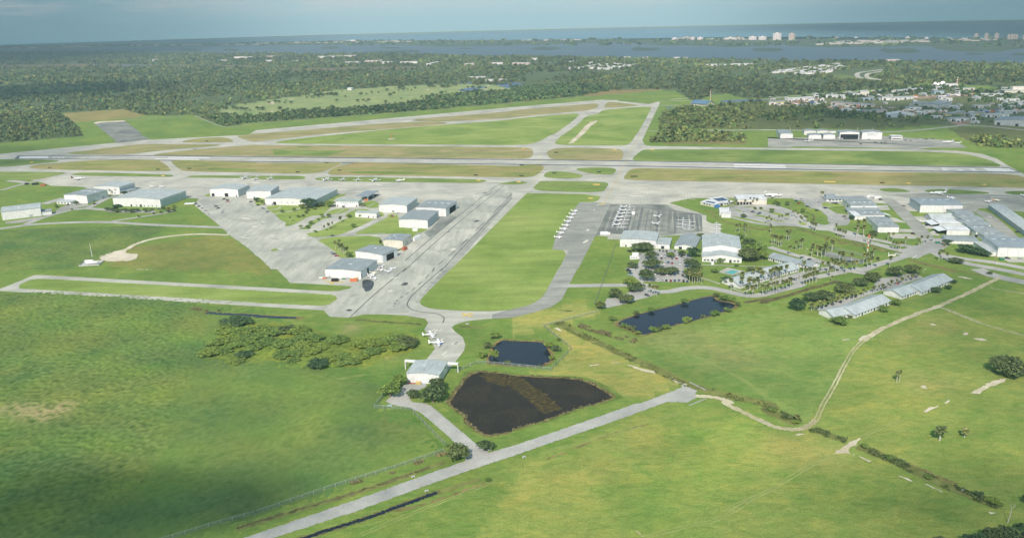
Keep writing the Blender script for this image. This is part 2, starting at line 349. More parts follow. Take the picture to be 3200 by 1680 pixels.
nt.links.new(c, b.inputs['Base Color']); bump(nt, b, a2, 0.6, 0.8)
me.materials.append(m); ground = bpy.data.objects.new('ground', me); C.objects.link(ground); ground['kind'] = 'structure'
if me.polygons[len(me.polygons)//2].normal.z < 0: me.flip_normals()
# ------------------------------------------------------------------ water and the barrier island
def ring(name, inner, outer, z, mat):
    return sheet(name, inner+outer, z, mat)
near = P("F:-500,129 -80,131;00:0,527 700,531 1700,536 2575,536;10:600,545 1190,548 1700,545 2575,565;20:500,570 1200,575 2000,590 2575,598;30:0,603 700,612 1400,622 2000,632 2575,640;F:2750,165 3100,172")
far = P("F:-500,125 -80,122;00:0,487 1200,470 2575,459;10:0,459 600,456 1200,446 1400,455 1700,466 2575,460;20:0,455 700,440 1180,432 1400,450 1500,462 1900,460 2150,478 2575,466;30:0,460 150,450 230,468 600,480 1000,475 1400,465 1650,470 1680,495 1900,520 2340,526 2420,505 2575,490;F:2750,122 3100,128")
sheet('river', near+far[::-1], 0.5, MAT['river_water'])
beach = P("F:-90,119;00:0,470 900,448 1600,442 2575,430;10:0,424 900,410 1700,405 2575,402;20:0,400 700,398 1500,386 2575,372;30:0,395 600,382 1200,380 2000,384 2575,388;F:2690,97")
sand_in = [(x, y+0.22+0.2*math.sin(x*0.11)) for x, y in beach]
oc = [G(p) for p in beach]; arc = [Vector((math.sin(t)*12300, math.cos(t)*12300, 0)) for t in np.linspace(math.radians(34.6), math.radians(-34.6), 60)]
o = link_mesh('ocean', [(p.x, p.y, 0.4) for p in oc+arc], [tuple(range(len(oc)+len(arc)))], MAT['ocean_water']); o['kind'] = 'structure'
if o.data.polygons[0].normal.z < 0: o.data.flip_normals()
sheet('beach', beach+sand_in[::-1], 0.6, plain('beach_sand', al(150, 156, 146), 0.9, 0.1, 0.3, 0.01))
plain('surf_foam', al(190, 214, 212), 0.9, 0.1, 0.2, 0.004)
sheet('surf', [(x, y-0.55) for x, y in beach]+beach[::-1], 0.7, plain('shoal_water', al(120, 172, 172), 0.8, 0.1, 0.12, 0.004))
plain('mangrove', al(70, 90, 70), 0.95, 0.1, 0.3, 0.01)
for s in ["00:1800,500 1850,494 1960,494 2050,505 1990,517 1850,517", "00:2230,505 2290,492 2380,494 2410,505 2380,516 2250,516", "00:1290,500 1340,496 1400,500 1380,506 1300,506",
          "10:600,452 760,446 940,444 1190,440 1190,458 1080,462 940,462 940,452 800,456", "10:640,480 700,465 800,466 850,480 800,495 660,495", "10:1240,482 1300,474 1440,478 1440,490 1300,494",
          "10:1000,535 1250,515 1480,506 1640,508 1650,525 1500,535 1240,546 1050,545", "10:1700,468 2000,458 2575,455 2575,462 1900,472", "10:2010,490 2100,483 2230,488 2120,498",
          "20:195,492 250,476 330,472 480,480 500,495 400,508 220,506", "20:1195,490 1270,474 1340,482 1470,482 1490,500 1400,514 1220,512", "20:2405,505 2450,488 2575,486;30:130,488 160,505 100,522 0,524;20:2450,520",
          "30:1110,515 1160,490 1260,496 1400,488 1490,498 1535,525 1400,538 1200,535", "30:1970,545 2050,536 2180,540 2170,552 2000,553", "30:2440,550 2500,538 2650,540 2650,560 2480,562"]:
    sheet('river_island', s, 0.9, MAT['mangrove'])
for s in ["00:1195,665 1300,655 1480,655 1660,660 1560,672 1250,678", "10:1940,833 2080,825 2200,832 2160,845 1990,842", "10:2020,905 2150,885 2320,870 2330,882 2180,900 2330,905 2250,915 2080,925", "10:2400,850 2480,832 2575,828;20:0,830 120,838 60,850 160,870 100,890 0,895;10:2480,875",
          "20:2090,1012 2180,1008 2575,1000 2575,1012 2180,1030 2095,1025", "20:1545,1080 1610,1076 1640,1084 1560,1092"]:
    sheet('lagoon', s, 0.3, plain('lagoon_water', al(84, 110, 126), 0.5, 0.2, 0.15, 0.02), 1)
# ------------------------------------------------------------------ airfield pavement
sheet('taxiway', "F:-300,420 -60,394 0,387 292,359 350,353 625,339 644,327.5 965,299 1287,270 1512,251 1550,252 1557,254.5 1632,262 1655,255.5 1660,259 1622,338 1615,353 1622,365.5 1637,367.5 1931,372 2289,375 2406,379 2469,387 2506,399 2541,420 2590,445 2760,530 2760,550 2456,521 2422,522 2290,518 2231,512 2200,510 2074,500 1990,497 1931,497 1830,496 1760,495 1740,498 1682,510 1767,538 1776,561 1790,562 1812,562 1812,590 1700,592 1580,600 1497,592 1454,676 1451,676 1427,723 1412,753 1387,771 1350,783 1287,798 1219,802 1174,807 1144,816 1136,823 1144,833 1164,848 1170,866 1167,881 1146,908 1120,940 1060,930 1074,901 1094,876 1086,861 1067,828 1077,811 1069,801 1019,793 961,790 914,790 879,798 829,796 814,780 644,770 250,745 0,731.5 0,726 87,691.5 105,691.5 644,721.5 824,732 851,731.5 879,725 886,720 864,718 731,711 696,676 684,676 644,640.5 615,615.5 587,598 575,589 562,574 552,567 490,517 496,505 500,500 480,498 390,500 300,490 220,474 210,470 127,467 107,458 140,445 175,435 0,432 -60,431 -300,432", 0.06, MAT['concrete_pale'])
sheet('old_runway', "00:940,1235 1000,1222 1245,1212 1440,1352;01:1400,5 1520,50 1330,75 1180,86 1085,0", 0.08, MAT['asphalt_dark'])
sheet('old_runway_end', "00:940,1235 1000,1222 1245,1212 1262,1222 1010,1236 960,1247", 0.10, MAT['sand'])
sheet('apron', "01:210,437 850,418 1500,428 1900,435 2575,442;11:0,456 470,452 640,467 1200,482 1500,480 2200,492 2440,505 2010,660 1900,740 1640,640 1240,640 850,590 600,560 300,515;01:2480,510 2100,600 1900,640 1400,560 840,528 510,515 430,485", 0.08, MAT['apron_concrete'])
sheet('apron', "21:1000,690 1110,520 1300,470 2575,490;31:0,495 1500,520 2575,545 2575,700 2200,720 1960,735 1280,705 570,650 0,640;21:2200,640 1800,640 1580,688 1920,800 1560,705", 0.08, MAT['apron_concrete'])
sheet('apron', "31:1560,590 2220,605 2700,600 2700,760 2205,712 1950,720 1440,640 1180,610", 0.10, MAT['asphalt_mid'])
sheet('ramp', "01:1990,665 2120,625 2470,640 2575,720;11:100,745 190,800 310,890 290,925 470,960 500,1000 700,1110 830,1235 690,1352;12:690,80 350,140 210,0;11:160,1352 0,1210;01:2460,1110 2300,1005 2210,915", 0.08, MAT['ramp_concrete'], rough=2.0)
sheet('ramp', "11:2440,505 2575,505 2575,640 1970,1352;12:1960,0 1650,315 1645,345 1525,440 1080,458 940,490 740,480 680,415 820,300 960,180 1060,100 1180,-20;11:1200,1300 1500,1130 1700,960 1900,800 2030,660", 0.085, MAT['ramp_concrete'])
sheet('shoulder', "11:2575,585 2575,640 1970,1352;12:1960,0 1650,315 1640,350 1610,345 1600,320 1900,0;11:1900,1352", 0.10, MAT['asphalt_mid'], rough=1.5)
sheet('worn_patch', "11:1900,800 2020,830 1960,890 1750,1040 1690,985 1760,950", 0.10, MAT['asphalt_dark'], rough=1.5)
sheet('tiedown_apron', "21:985,700 1560,708 1640,762 1910,808 1916,975 1640,1002 1560,1020 1000,1000 960,1012 842,1014", 0.10, MAT['asphalt_dark'])
sheet('tiedown_apron', "21:665,682 985,690 840,1015 665,1352;22:655,0 560,190 500,310 400,380 250,430 0,490 -200,500 -200,460 0,400 180,350 290,290 350,200 470,0;21:480,1352 570,1163 350,1158", 0.095, MAT['asphalt_mid'])
sheet('apron_edge', "21:1910,808 1955,815 1955,870 2015,900 2015,1000 1900,990 1850,990 1916,975", 0.11, MAT['concrete_pale'])
sheet('hangar_apron', "21:955,1055 975,1010 1110,1020 1085,1060", 0.11, MAT['concrete_pale'])
# tar lines ruled along the tie-down apron
tl = [(a, b) for a, b in zip(P("21:1000,720 1080,720 1160,720 1240,722 1320,722 1400,725 1480,726 1560,730 1640,770 1720,782 1800,795 1880,805"), P("21:890,1000 985,1000 1075,1000 1170,1002 1260,1004 1355,1006 1450,1008 1540,1008 1640,1000 1730,990 1820,985 1900,978"))]
plain('seam_light', alp(152, 156, 148), 0.9, 0.2, 0.3, 0.08); plain('seam_dark', alp(112, 118, 118), 0.9, 0.2, 0.3, 0.08)
for k in range(34):
    f = (k+random.uniform(-0.3, 0.3))/33.0*(len(tl)-1); f = min(max(f, 0), len(tl)-1.001); i = int(f); a = Vector(G(tl[i][0])).lerp(G(tl[i+1][0]), f-i); b = Vector(G(tl[i][1])).lerp(G(tl[i+1][1]), f-i); t0 = random.uniform(0.0, 0.28)
    strip('paving_seam', [a.lerp(b, t0), a.lerp(b, random.uniform(0.8, 1.0))], random.uniform(0.5, 2.2), 0.125+0.0006*k, MAT['seam_light' if k % 2 else 'seam_dark'], 10, jit=0.15)
strip('paving_seam', "21:950,785 1300,800 1650,800 1930,800", 1.2, 0.13, MAT['tar'], 2)
# ------------------------------------------------------------------ main runway with its paint
top = P("F:44,391.5 160,390.6 400,390.7 644,393.5 965,397 1287,400.5 1609,404 1931,409 2240,415.5 2536,421")
bot = P("F:36,400.5 160,400.3 400,404 644,407.5 965,411 1287,414.5 1609,419 1931,426 2240,430.5 2572,434.5")
def across(f): return [Vector(G(a)).lerp(G(b), f) for a, b in zip(top, bot)]
def rect_along(name, f0, f1, z, mat, s0=0.0, s1=1.0):
    A_, B_ = spline(across(f0), 8), spline(across(f1), 8); n = len(A_)-1
    def at(L, s): k = min(int(s*n), n-1); return L[k].lerp(L[k+1], s*n-k)
    ss = [s0+(s1-s0)*j/40 for j in range(41)]
    v = [at(A_, s) for s in ss]+[at(B_, s) for s in ss]
    o = link_mesh(name, [(p.x, p.y, z) for p in v], [(j, j+1, 42+j, 41+j)[::-1] for j in range(40)], mat); o['kind'] = 'structure'; 
    if o.data.polygons[0].normal.z < 0: o.data.flip_normals()
    return o
rect_along('runway', 0.0, 1.0, 0.12, MAT['asphalt_black'])
rect_along('runway_strip', 0.24, 0.80, 0.135, MAT['concrete_pale'], 0.02, 0.985)
rect_along('edge_line', 0.20, 0.235, 0.15, MAT['white_paint'], 0.03, 0.985); rect_along('edge_line', 0.80, 0.835, 0.15, MAT['white_paint'], 0.03, 0.985)
for k in range(26):
    s = 0.12+k*0.0302; rect_along('centre_line', 0.505, 0.53, 0.15, MAT['worn_white'], s, s+0.015)
for sA, sB in ((0.015, 0.085), (0.9655, 0.996)):
    for k in range(8): 
        f = 0.235+0.072*k+(0.012 if k > 3 else 0.0); rect_along('threshold_stripe', f, f+0.062, 0.152, MAT['white_paint'], sA, sB)
for sA, sB, f in ((0.232, 0.283, 0.33), (0.218, 0.27, 0.62), (0.748, 0.793, 0.33), (0.748, 0.794, 0.62)): rect_along('aiming_bar', f, f+0.13, 0.152, MAT['white_paint'], sA, sB)
def digits(s0, s1, text):
    """seven-bar numerals, read by a pilot coming in over the threshold; s runs along the runway, f across"""
    segs = {'1': 'bc', '2': 'abged', '3': 'abgcd', '0': 'abcdef'}
    out = []
    for k, ch in enumerate(text):
        f0 = (0.30 if k == 0 else 0.55); f1 = f0+0.17
        if s1 < s0: f0, f1 = 1-f0+0.04, 1-f1+0.04
        w = 0.045*(1 if f1 > f0 else -1); d = s1-s0; t = 0.16*d
        bars = {'a': (f0, f1, s1-t, s1), 'd': (f0, f1, s0, s0+t), 'g': (f0, f1, s0+0.42*d, s0+0.58*d), 'f': (f0, f0+w, s0+0.5*d, s1), 'e': (f0, f0+w, s0, s0+0.5*d), 'b': (f1-w, f1, s0+0.5*d, s1), 'c': (f1-w, f1, s0, s0+0.5*d)}
        for q in segs[ch]:
            a, b_, c_, e = bars[q]; rect_along('runway_numeral', min(a, b_), max(a, b_), 0.154+0.002*('abcdefg'.index(q)), MAT['white_paint'], min(c_, e), max(c_, e))
digits(0.094, 0.112, '12'); digits(0.957, 0.93, '30')
# ------------------------------------------------------------------ turf islands between the pavements
ISL = [("01:-1000,255 0,250 440,255 590,262 590,275 350,300 0,332 -1000,350", 'turf_green'),
 ("01:280,340 330,310 560,290 900,262 1100,258 1560,255 1600,262 1660,300 1725,362 1690,372 1100,366 500,354", 'turf_mixed'),
 ("01:640,190 900,160 1330,105 1500,97 2190,100 2220,108 2150,122 1700,155 1300,200 1100,206 750,203", 'turf_tan'),
 ("01:1810,76 1950,45 2150,32 2290,32 2355,72 2330,80 1880,84", 'turf_mixed'),
 ("01:1540,207 1620,190 1900,160 2300,125 2575,103;11:0,107 130,109 2575,129;21:0,131 165,133 205,150 215,185 207,220 150,247 0,248;11:2575,246 1300,236 0,219;01:2200,214 1560,213", 'turf_tan'),
 ("01:1710,272 1760,262 1900,258 2575,281;11:0,286 700,290 872,279 850,300 740,350 680,375 550,396 440,398 0,386;01:2575,384 1850,376 1790,340", 'turf_mixed'),
 ("11:718,392 760,345 860,310 1000,283 1060,281 2575,318;21:0,320 60,318 160,305 260,304 318,320 320,345 270,395 230,420 150,434 0,434;11:2575,433 1500,416 800,409 735,403", 'turf_mixed'),
 ("21:317,420 330,395 370,373 450,371 580,380 690,402 720,418 690,436 600,444 450,443 345,436", 'turf_green'),
 ("21:625,350 700,337 900,332 1030,339 1048,360 1030,392 980,406 870,404 760,391", 'turf_green'),
 ("21:345,180 385,158 440,139 600,134 1050,144 1115,160 1122,200 1110,247 1090,260 900,263 500,256 400,251 372,230", 'turf_tan'),
 ("21:1116,442 1150,395 1190,353 1260,341 1380,341 2575,359;31:0,364 1000,377 2450,394 2600,440 2800,520 2800,560 2575,537 1500,516 0,491;21:2575,486 1300,463 1160,456", 'turf_mixed'),
 ("21:1210,252 1225,225 1300,163 1360,149 2575,154;31:0,157 1450,171 1800,184 2000,199 2200,248 2345,307 2330,326 2200,323 1000,306 0,291;21:2575,279 1280,269 1225,264", 'turf_green'),
 ("21:186,560 270,480 300,467 880,477 950,484 974,500 945,545 910,584 500,579", 'turf_green'),
 ("21:0,475 60,471 140,477 157,488 120,501 0,506;11:2575,506 2440,502 2470,490", 'turf_green'),
 ("11:580,447 640,434 750,427 1000,429 2000,447 2280,454 2325,468 2280,483 2200,491 1500,479 1200,481 640,466", 'turf_green'),
 ("01:1875,427 1950,411 2575,419;11:0,417 420,417 480,422 508,436 470,451 420,454 0,456;01:2575,441 1900,436", 'turf_green'),
 ("01:690,407 790,384 1000,384 1700,404 1755,416 1720,429 1500,426 1000,419 850,416", 'turf_green'),
 ("01:-1000,372 0,374 690,381 600,400 480,440 300,462 0,463 -1000,470", 'turf_green'),
 ("11:175,86 300,58 700,15;10:900,1346 1500,1286 2575,1206;20:0,1196 600,1143 640,1143 695,1155 430,1352;21:400,0 280,70 180,101 0,109;11:2575,109 1200,101 250,93", 'turf_lawn'),
 ("01:2365,20 2450,4 2575,-6;10:100,1340 1300,1240 1700,1225 1880,1227 1935,1240 1860,1256 1300,1301 700,1347;11:600,6 100,61 0,73;01:2555,73 2480,60", 'turf_tan'),
 ("10:1550,1210 1700,1190 2575,1121;20:0,1111 600,1061 840,1039 875,1050 862,1080 800,1106 680,1121 0,1181;10:2575,1189 1900,1226 1600,1219", 'turf_tan'),
 ("20:916,1086 950,1034 990,1024 1050,1030 1270,1055 1285,1065 1000,1086", 'turf_tan'),
 ("20:900,1112 1040,1095 1300,1075 1392,1077 1403,1090 1260,1352;21:1247,0 1215,60 1170,101 1120,114 600,111 425,101 440,70 500,10;20:525,1352 680,1240 745,1165 870,1150", 'turf_lawn'),
 ("02:183,180 210,150 300,110 400,100 500,102 2575,215;12:0,220 700,255 790,264 822,290 800,320 740,356 690,369 620,371 0,343;02:2575,336 250,201 203,196", 'turf_lawn'),
 ("31:1113,558 1160,541 1300,541 1435,572 1420,582 1180,578", 'turf_green'), ("31:1555,566 1650,552 1900,555 2200,580 2225,592 2200,600 1900,600 1650,590", 'turf_green'), ("31:2350,580 2480,570 2800,572 2800,610 2450,606", 'turf_green')]
for s, mname in ISL: sheet('grass_island', s, 0.17, MAT[mname], 2, rough=1.1)
sheet('centre_field', "21:170,590 905,605 855,681 740,682 665,682 350,1157 567,1165 475,1352;22:462,0 350,220 300,290 200,355 100,385 0,403;12:2575,412 2300,430 1900,412 1760,400 1680,375 1645,345 1650,315 1700,260 1960,0;11:1970,1352 2575,740;21:0,740 140,600", 0.17, MAT['turf_lawn'], 1)
sheet('north_field', "11:160,155 420,155 930,163 700,218 230,210 190,208", 0.19, MAT['turf_green']); sheet('north_field', "11:420,118 550,122 530,135 415,130", 0.19, MAT['turf_green']); sheet('north_field', "11:640,112 870,114 820,128 630,122", 0.19, MAT['turf_green'])
sheet('mown_strip', "01:2075,350 2140,336 2400,342 2575,350 2575,365 2200,362", 0.19, MAT['turf_green']); sheet('mown_strip', "11:930,385 1020,372 1500,378 2100,398 1500,404 1000,394", 0.19, MAT['turf_green'])
sheet('sand_strip', "20:850,1215 790,1228 735,1268 665,1352;21:555,102 620,84 720,0;20:730,1345 790,1270 860,1225", 0.20, MAT['sand'], rough=3.0)
strip('crosswalk_taxiway', "21:180,575 500,584 905,597", 6.0, 0.20, MAT['concrete_pale'], 2)
strip('weed_line', "21:110,605 205,575", 2.0, 0.21, MAT['asphalt_mid'], 1)
# taxi lines: yellow paint and dark tar beside it
for s in ["21:1300,-20 1190,165 1090,390 1040,470 985,575 930,685", "21:1040,470 1090,515 1000,560", "21:1095,515 1500,520 2575,548;31:0,555 900,568", "21:1100,515 1340,525 1740,640", "21:380,318 300,380 200,490 60,560", "21:380,318 520,350 760,400 980,455 1090,515",
          "21:300,190 295,230 270,270", "01:1600,250 1700,320 1830,395 1820,415", "11:870,280 780,350 600,400 545,450", "31:1470,590 1500,565 1480,540"]:
    strip('taxi_line', s, 0.5, 0.215, MAT['yellow_paint'])
strip('taxi_line', "r:1880,505 1800,560", 0.6, 0.215, MAT['white_paint'], 1)
for s in ["11:2410,520 1900,930 1500,1270", "11:2500,510 1960,950 1510,1352;12:1500,0 1200,250 940,490", "11:2575,640 2200,1010 1880,1352;12:1870,0 1600,240 1530,330 1525,370 1570,410 1650,430 1750,440 1830,455 1890,490 1880,540"]:
    strip('tar_line', s, 0.8, 0.13, MAT['tar'], 10)
strip('tar_line', "11:2570,600 2130,1050 1800,1340;12:1790,10 1600,190 1430,310 1380,390", 0.9, 0.13, MAT['tar'], 12, dash=(2, 0))
strip('hold_line', "21:205,190 355,188", 1.2, 0.21, MAT['tar'], 1); strip('hold_line', "21:240,385 340,388", 1.2, 0.21, MAT['tar'], 1); strip('hold_line', "21:700,412 800,400", 1.2, 0.21, MAT['tar'], 1); strip('hold_line', "21:960,402 1130,404", 1.2, 0.21, MAT['tar'], 1)
strip('hold_line', "01:1680,325 1760,322", 1.2, 0.21, MAT['tar'], 1); strip('hold_line', "01:1940,145 1975,152", 2.0, 0.21, MAT['tar'], 1); strip('hold_line', "11:2330,490 2470,492", 1.2, 0.21, MAT['tar'], 1)
for a, b in (("12:2070,445 2180,480", "12:2070,480 2180,442"), ("21:870,698 950,704", "21:895,710 925,690"), ("n:140,850 640,870", "n:300,930 390,800")):
    strip('closed_cross', a, 2.4, 0.135, MAT['yellow_paint'], 1); strip('closed_cross', b, 2.4, 0.14, MAT['yellow_paint'], 1)
sheet('wet_patch', "n:1130,810 1330,800 1450,850 1440,960 1390,1060 1320,1110 1210,1130 1190,1060 1130,990", 0.13, plain('wet_asphalt', (0.055, 0.06, 0.058), 0.35, 0.4, 0.4, 0.1), 1, rough=0.8)
sheet('turf_tuft', "11:140,1170 170,1150 215,1148 230,1160 180,1176", 0.13, MAT['turf_lawn'], 1)
# ------------------------------------------------------------------ roads and yards
RD = MAT['asphalt_road']
for k, (s, w, z, m_) in enumerate([("01:-300,975 0,948 330,907 700,887 1050,882 1500,907 2000,928 2260,935", 8.5, 0.10, RD), ("01:260,905 420,840 700,762 880,738 1060,650 1200,590", 9, 0.11, RD), ("01:860,742 1050,757 1300,778 1560,782", 9, 0.105, RD), ("01:1100,882 1200,862 1400,832 1650,792 1760,765", 6, 0.115, RD),
   ("01:-200,560 0,560 160,520 280,490 520,430 720,385", 7, 0.12, RD), ("01:80,465 190,475 280,490", 10, 0.125, RD), ("01:440,700 650,640", 14, 0.12, RD),
   ("01:2300,1012 1980,1003 1700,1026 1500,1060 1350,1110 1270,1155 1100,1195 1010,1235", 5.5, 0.10, MAT['sand']),
   ("10:-1,1236 -30,1240;00:2270,1278 1950,1160", 2.5, 0.10, RD), ("00:1250,1211 1500,1192 1750,1177 1840,1178", 5, 0.10, MAT['asphalt_mid']),
   ("20:2700,975 2575,1000 2350,1020 2150,1032 2080,1040", 7, 0.10, RD), ("h:0,255 130,300 400,270 1000,220 1640,190 2000,130", 6, 0.12, RD), ("20:1380,1320 1480,1318", 5, 0.1, RD), ("20:1830,1312 2000,1312 2575,1308;30:0,1308 900,1318 1150,1330 1500,1310 1900,1268;i:1300,1045 1560,1045 2000,1080 2575,1140 3000,1180", 9, 0.11, RD),
   ("10:0,1236 1000,1165 1800,1108 2575,1040;20:0,1034 700,975 1500,908 1800,906 2130,918", 4, 0.10, plain('perimeter_track', al(150, 152, 110), 0.9, 0.1, 0.2, 0.03)), ("20:1600,1004 1980,962", 5, 0.1, MAT['sand']), ("20:1480,1022 1800,1012 1960,1005", 6, 0.1, RD), ("20:1480,1066 1700,1058 1860,1062", 7, 0.11, RD),
   ("32:-2500,170 -2300,175;c:480,820 560,880 680,908 850,900 1000,868 1200,850 1400,862 1560,895 1750,940 1900,962 2080,945 2350,875 2575,815;32:300,120 600,62 900,0;r:1000,745 1250,650 1500,580 1760,500 1900,470", 8.5, 0.10, RD),
   ("32:0,170 150,110 430,30 700,-20", 9.0, 0.105, RD), ("r:1080,800 880,770 650,720 600,680", 7, 0.10, RD), ("r:600,690 320,600 0,500;t:1900,1330 1500,1230 1050,1090", 8, 0.105, RD),
   ("t:1660,690 1900,760 2050,815 2300,900 2575,990;31:760,1030 1100,1105 1350,1165 1600,1150 1750,1225 2000,1298 2300,1352;32:2300,0 2700,80", 10, 0.10, RD), ("t:2060,800 2250,830 2575,925;31:760,983 1100,1062 1400,1123 1600,1140", 8, 0.11, RD), ("31:1500,1150 1900,1240 2250,1285 2575,1345 2900,1420", 9, 0.105, RD), ("31:1380,1225 1500,1170 1680,1110 1640,1040", 22, 0.108, RD), ("31:1180,640 1290,720 1400,830 1500,930 1590,1040 1680,1110", 15, 0.10, MAT['asphalt_mid']),
   ("31:2700,640 2050,740 2180,800 2360,950 2500,1100", 14, 0.10, MAT['asphalt_mid']), ("32:2100,0 2280,70 2560,130 2800,170", 13, 0.10, RD)]):
    strip('road', s, w, z+0.0007*k, m_)
sheet('road', "13:-300,1410 0,1310 1000,970 1700,720 2110,575;F:1180,1150 1287,1121.5 1422,1076 1600,1014 1610,1014;22:1500,1270 1660,1210 1710,1190 1700,1160 1680,1130 1780,1180 1865,1225 1845,1250 1850,1300 1760,1342 1560,1335;F:1667,1014 1537,1061 1425,1099 1287,1147 1144,1194 894,1285 691,1351 500,1420", 0.10, RD, rough=0.7)
sheet('driveway', "12:1300,1330 1400,1250 1520,1140 1710,1150 1720,1180 1590,1240 1540,1300 1580,1340;13:1700,0 1760,22 1900,140 2100,310 2250,440 2340,490 2400,515 2200,600 2112,590 2105,530 1960,350 1760,180 1650,90 1550,45 1370,10", 0.115, RD, rough=0.5)
sheet('yard', "01:60,900 50,880 260,852 410,830 520,800 560,770 600,740 700,700 860,690 900,715 760,745 560,800 400,852 200,890", 0.13, MAT['asphalt_mid'])
sheet('yard', "01:1050,765 1560,765 1560,790 1100,785", 0.13, MAT['asphalt_mid'])
sheet('sand_yard', "01:1000,1235 1100,1190 1260,1150 1290,1150 1275,1190 1380,1200 1385,1225 1350,1262 1280,1276 1100,1276 1040,1265", 0.13, MAT['sand'], 0, rough=3.5)
sheet('car_park', "c:640,335 890,340 1090,420 1200,560 1010,600 1090,780 640,772 470,775 480,835 560,880 690,895 690,925 560,975 330,1032 220,1075 0,1120 -70,1120 -20,1000 130,985 330,890 440,780 330,690 255,620 330,590 400,530 430,470 300,480 320,400 450,390 540,385", 0.10, RD, rough=0.8)
sheet('car_park', "t:390,470 380,440 640,410 1000,405 1180,420 1400,500 1560,560 1650,620 1640,680 1740,730 1950,735 2040,715 1995,680 1985,600 1870,500 1700,440 1620,400 1590,350 1440,330 1440,285 1960,305 2240,380 2230,430 1970,455 2130,550 2320,575 2350,640 2345,700 2300,742 2150,748 2060,802 2060,835 1850,820 1500,762 1280,747 1100,752 900,732 700,692 430,622 430,540", 0.12, RD)
for k, s in enumerate(["t:480,485 560,520 650,530 600,510 540,490", "t:620,442 700,434 780,435 860,445 700,452", "t:450,592 640,622 900,682 1020,702 1090,716 980,716 700,668 455,606", "t:740,588 900,568 1100,628 1200,678 1340,660 1260,690 1180,688 1060,642 880,592", "t:1030,510 1200,540 1400,608 1380,615 1050,546", "t:850,478 1000,505 1080,525 960,512", "t:1500,690 1570,680 1650,712 1650,742 1550,736", "t:1890,395 1960,368 2200,395 2235,440 2080,442 1940,442 1900,430", "c:440,765 640,775 640,770 470,772"][:8]):
    sheet('planted_island', s, 0.16, MAT['turf_lawn'], 1)
sheet('car_park', "32:480,410 700,320 900,270 1050,200 1100,95 1230,85 1380,50 1500,50 1560,90 1200,200 900,300 640,420", 0.11, RD)
for s in ["31:1090,715 1200,710 1230,760 1110,762", "31:1350,715 1440,712 1520,775 1360,775", "31:1390,825 1560,825 1640,890 1460,870", "31:1490,905 1640,905 1680,950 1540,950", "31:1560,985 1690,985 1740,1020 1600,1015", "31:1190,825 1280,840 1400,890 1260,880", "31:1320,950 1450,955 1490,985 1318,983", "31:1220,1000 1440,1000 1510,1030 1480,1050 1240,1045", "31:1640,1060 1740,1040 1800,1080 1690,1090", "31:2330,1235 2600,1245 2700,1290 2420,1285"]:
    sheet('hangar_pad', s, 0.12, MAT['concrete_pale'])
sheet('apron', "21:2575,30 2575,110;31:0,130 200,135 260,122 1290,140 1500,150 1640,135 2010,135 1850,60 1500,40 1100,15 0,40", 0.10, MAT['asphalt_mid'])
sheet('patio', "c:1475,645 1600,583 1840,635 1670,690", 0.13, MAT['concrete_pale']); sheet('pool', "c:1560,650 1660,617 1755,632 1670,672", 0.15, MAT['pool_water'])
sheet('tennis_court', "r:330,485 480,440 620,480 760,520 640,560 450,530", 0.13, MAT['asphalt_dark']); sheet('tennis_court', "r:640,565 780,520 1060,590 1000,625 870,650", 0.135, MAT['asphalt_dark'])
for a, b in (("r:400,480 620,505", "r:480,450 640,490"), ("r:740,560 900,600", "r:820,600 950,580")):
    for s in (a, b): strip('court_line', s, 0.5, 0.15, MAT['worn_white'], 1)
for s, w in (("g:275,360 400,345 470,320 490,300", 2.5), ("g:370,440 600,400 770,378 880,322", 3), ("g:1600,435 1780,335", 1.8), ("g:2260,290 2460,190", 1.5), ("c:1255,545 1500,555 2200,575 2300,550", 1.8), ("c:1240,715 1500,805", 1.8), ("d:80,520 350,615 580,540", 1.6), ("d:600,520 1300,330 1900,170 2100,130", 1.8), ("d:880,390 960,430", 1.6), ("d:1080,230 1290,330", 1.6), ("21:1750,640 1840,660", 2), ("11:1420,2 1300,0", 2)):
    strip('footpath', s, w, 0.19, MAT['concrete_pale'], 3)
# hangar lots on the left ramp
for s in ["g:-20,200 20,100 180,150 190,235 100,265 0,290", "g:175,305 330,275 860,200 1200,180 1640,60 1850,30 1760,80 1550,150 1500,320 1400,400 1380,440 1280,470 1080,480 850,610 700,680 570,686 615,620 480,560 390,455", "g:1415,440 1430,410 1560,350 1760,330 1905,345 1860,370 1700,440 1500,446",
          "g:840,745 930,735 1120,600 1280,500 1530,490 1500,520 1350,540 1180,640 1090,700 1110,740 1000,756", "g:985,835 1250,795 1430,725 1620,625 1800,528 2040,530 2400,535 2350,560 2200,640 2000,730 1850,795 1680,865 1480,893 1130,916",
          "g:1780,460 1950,370 2060,345 2240,345 2300,380 2420,390 2560,400 2575,510 2050,525 1830,528", "11:935,1010 1180,905 1320,838 1330,800 1430,790 1440,940 1740,948 1690,980 1610,995 1565,1050 1560,1005 1330,1000 1240,1005", "11:600,1055 850,1025 1240,1018 1280,1100 1290,1135 1390,1200 1480,1130 1470,1170 1000,1255 850,1250 820,1200 700,1110", "11:1085,675 1200,665 1245,700 1235,735 1140,742 1085,720", "01:2040,622 2115,590 2130,625", "11:2000,900 2001,900 2001,901"][:10]:
    sheet('hangar_lawn', s, 0.17, MAT['turf_lawn'], 1)
strip('footpath', "11:600,1043 820,1020 960,1000 1100,940 1320,828", 3.0, 0.19, RD, 5); strip('footpath', "11:900,1020 1100,1002 1300,995", 2.2, 0.195, RD, 3)
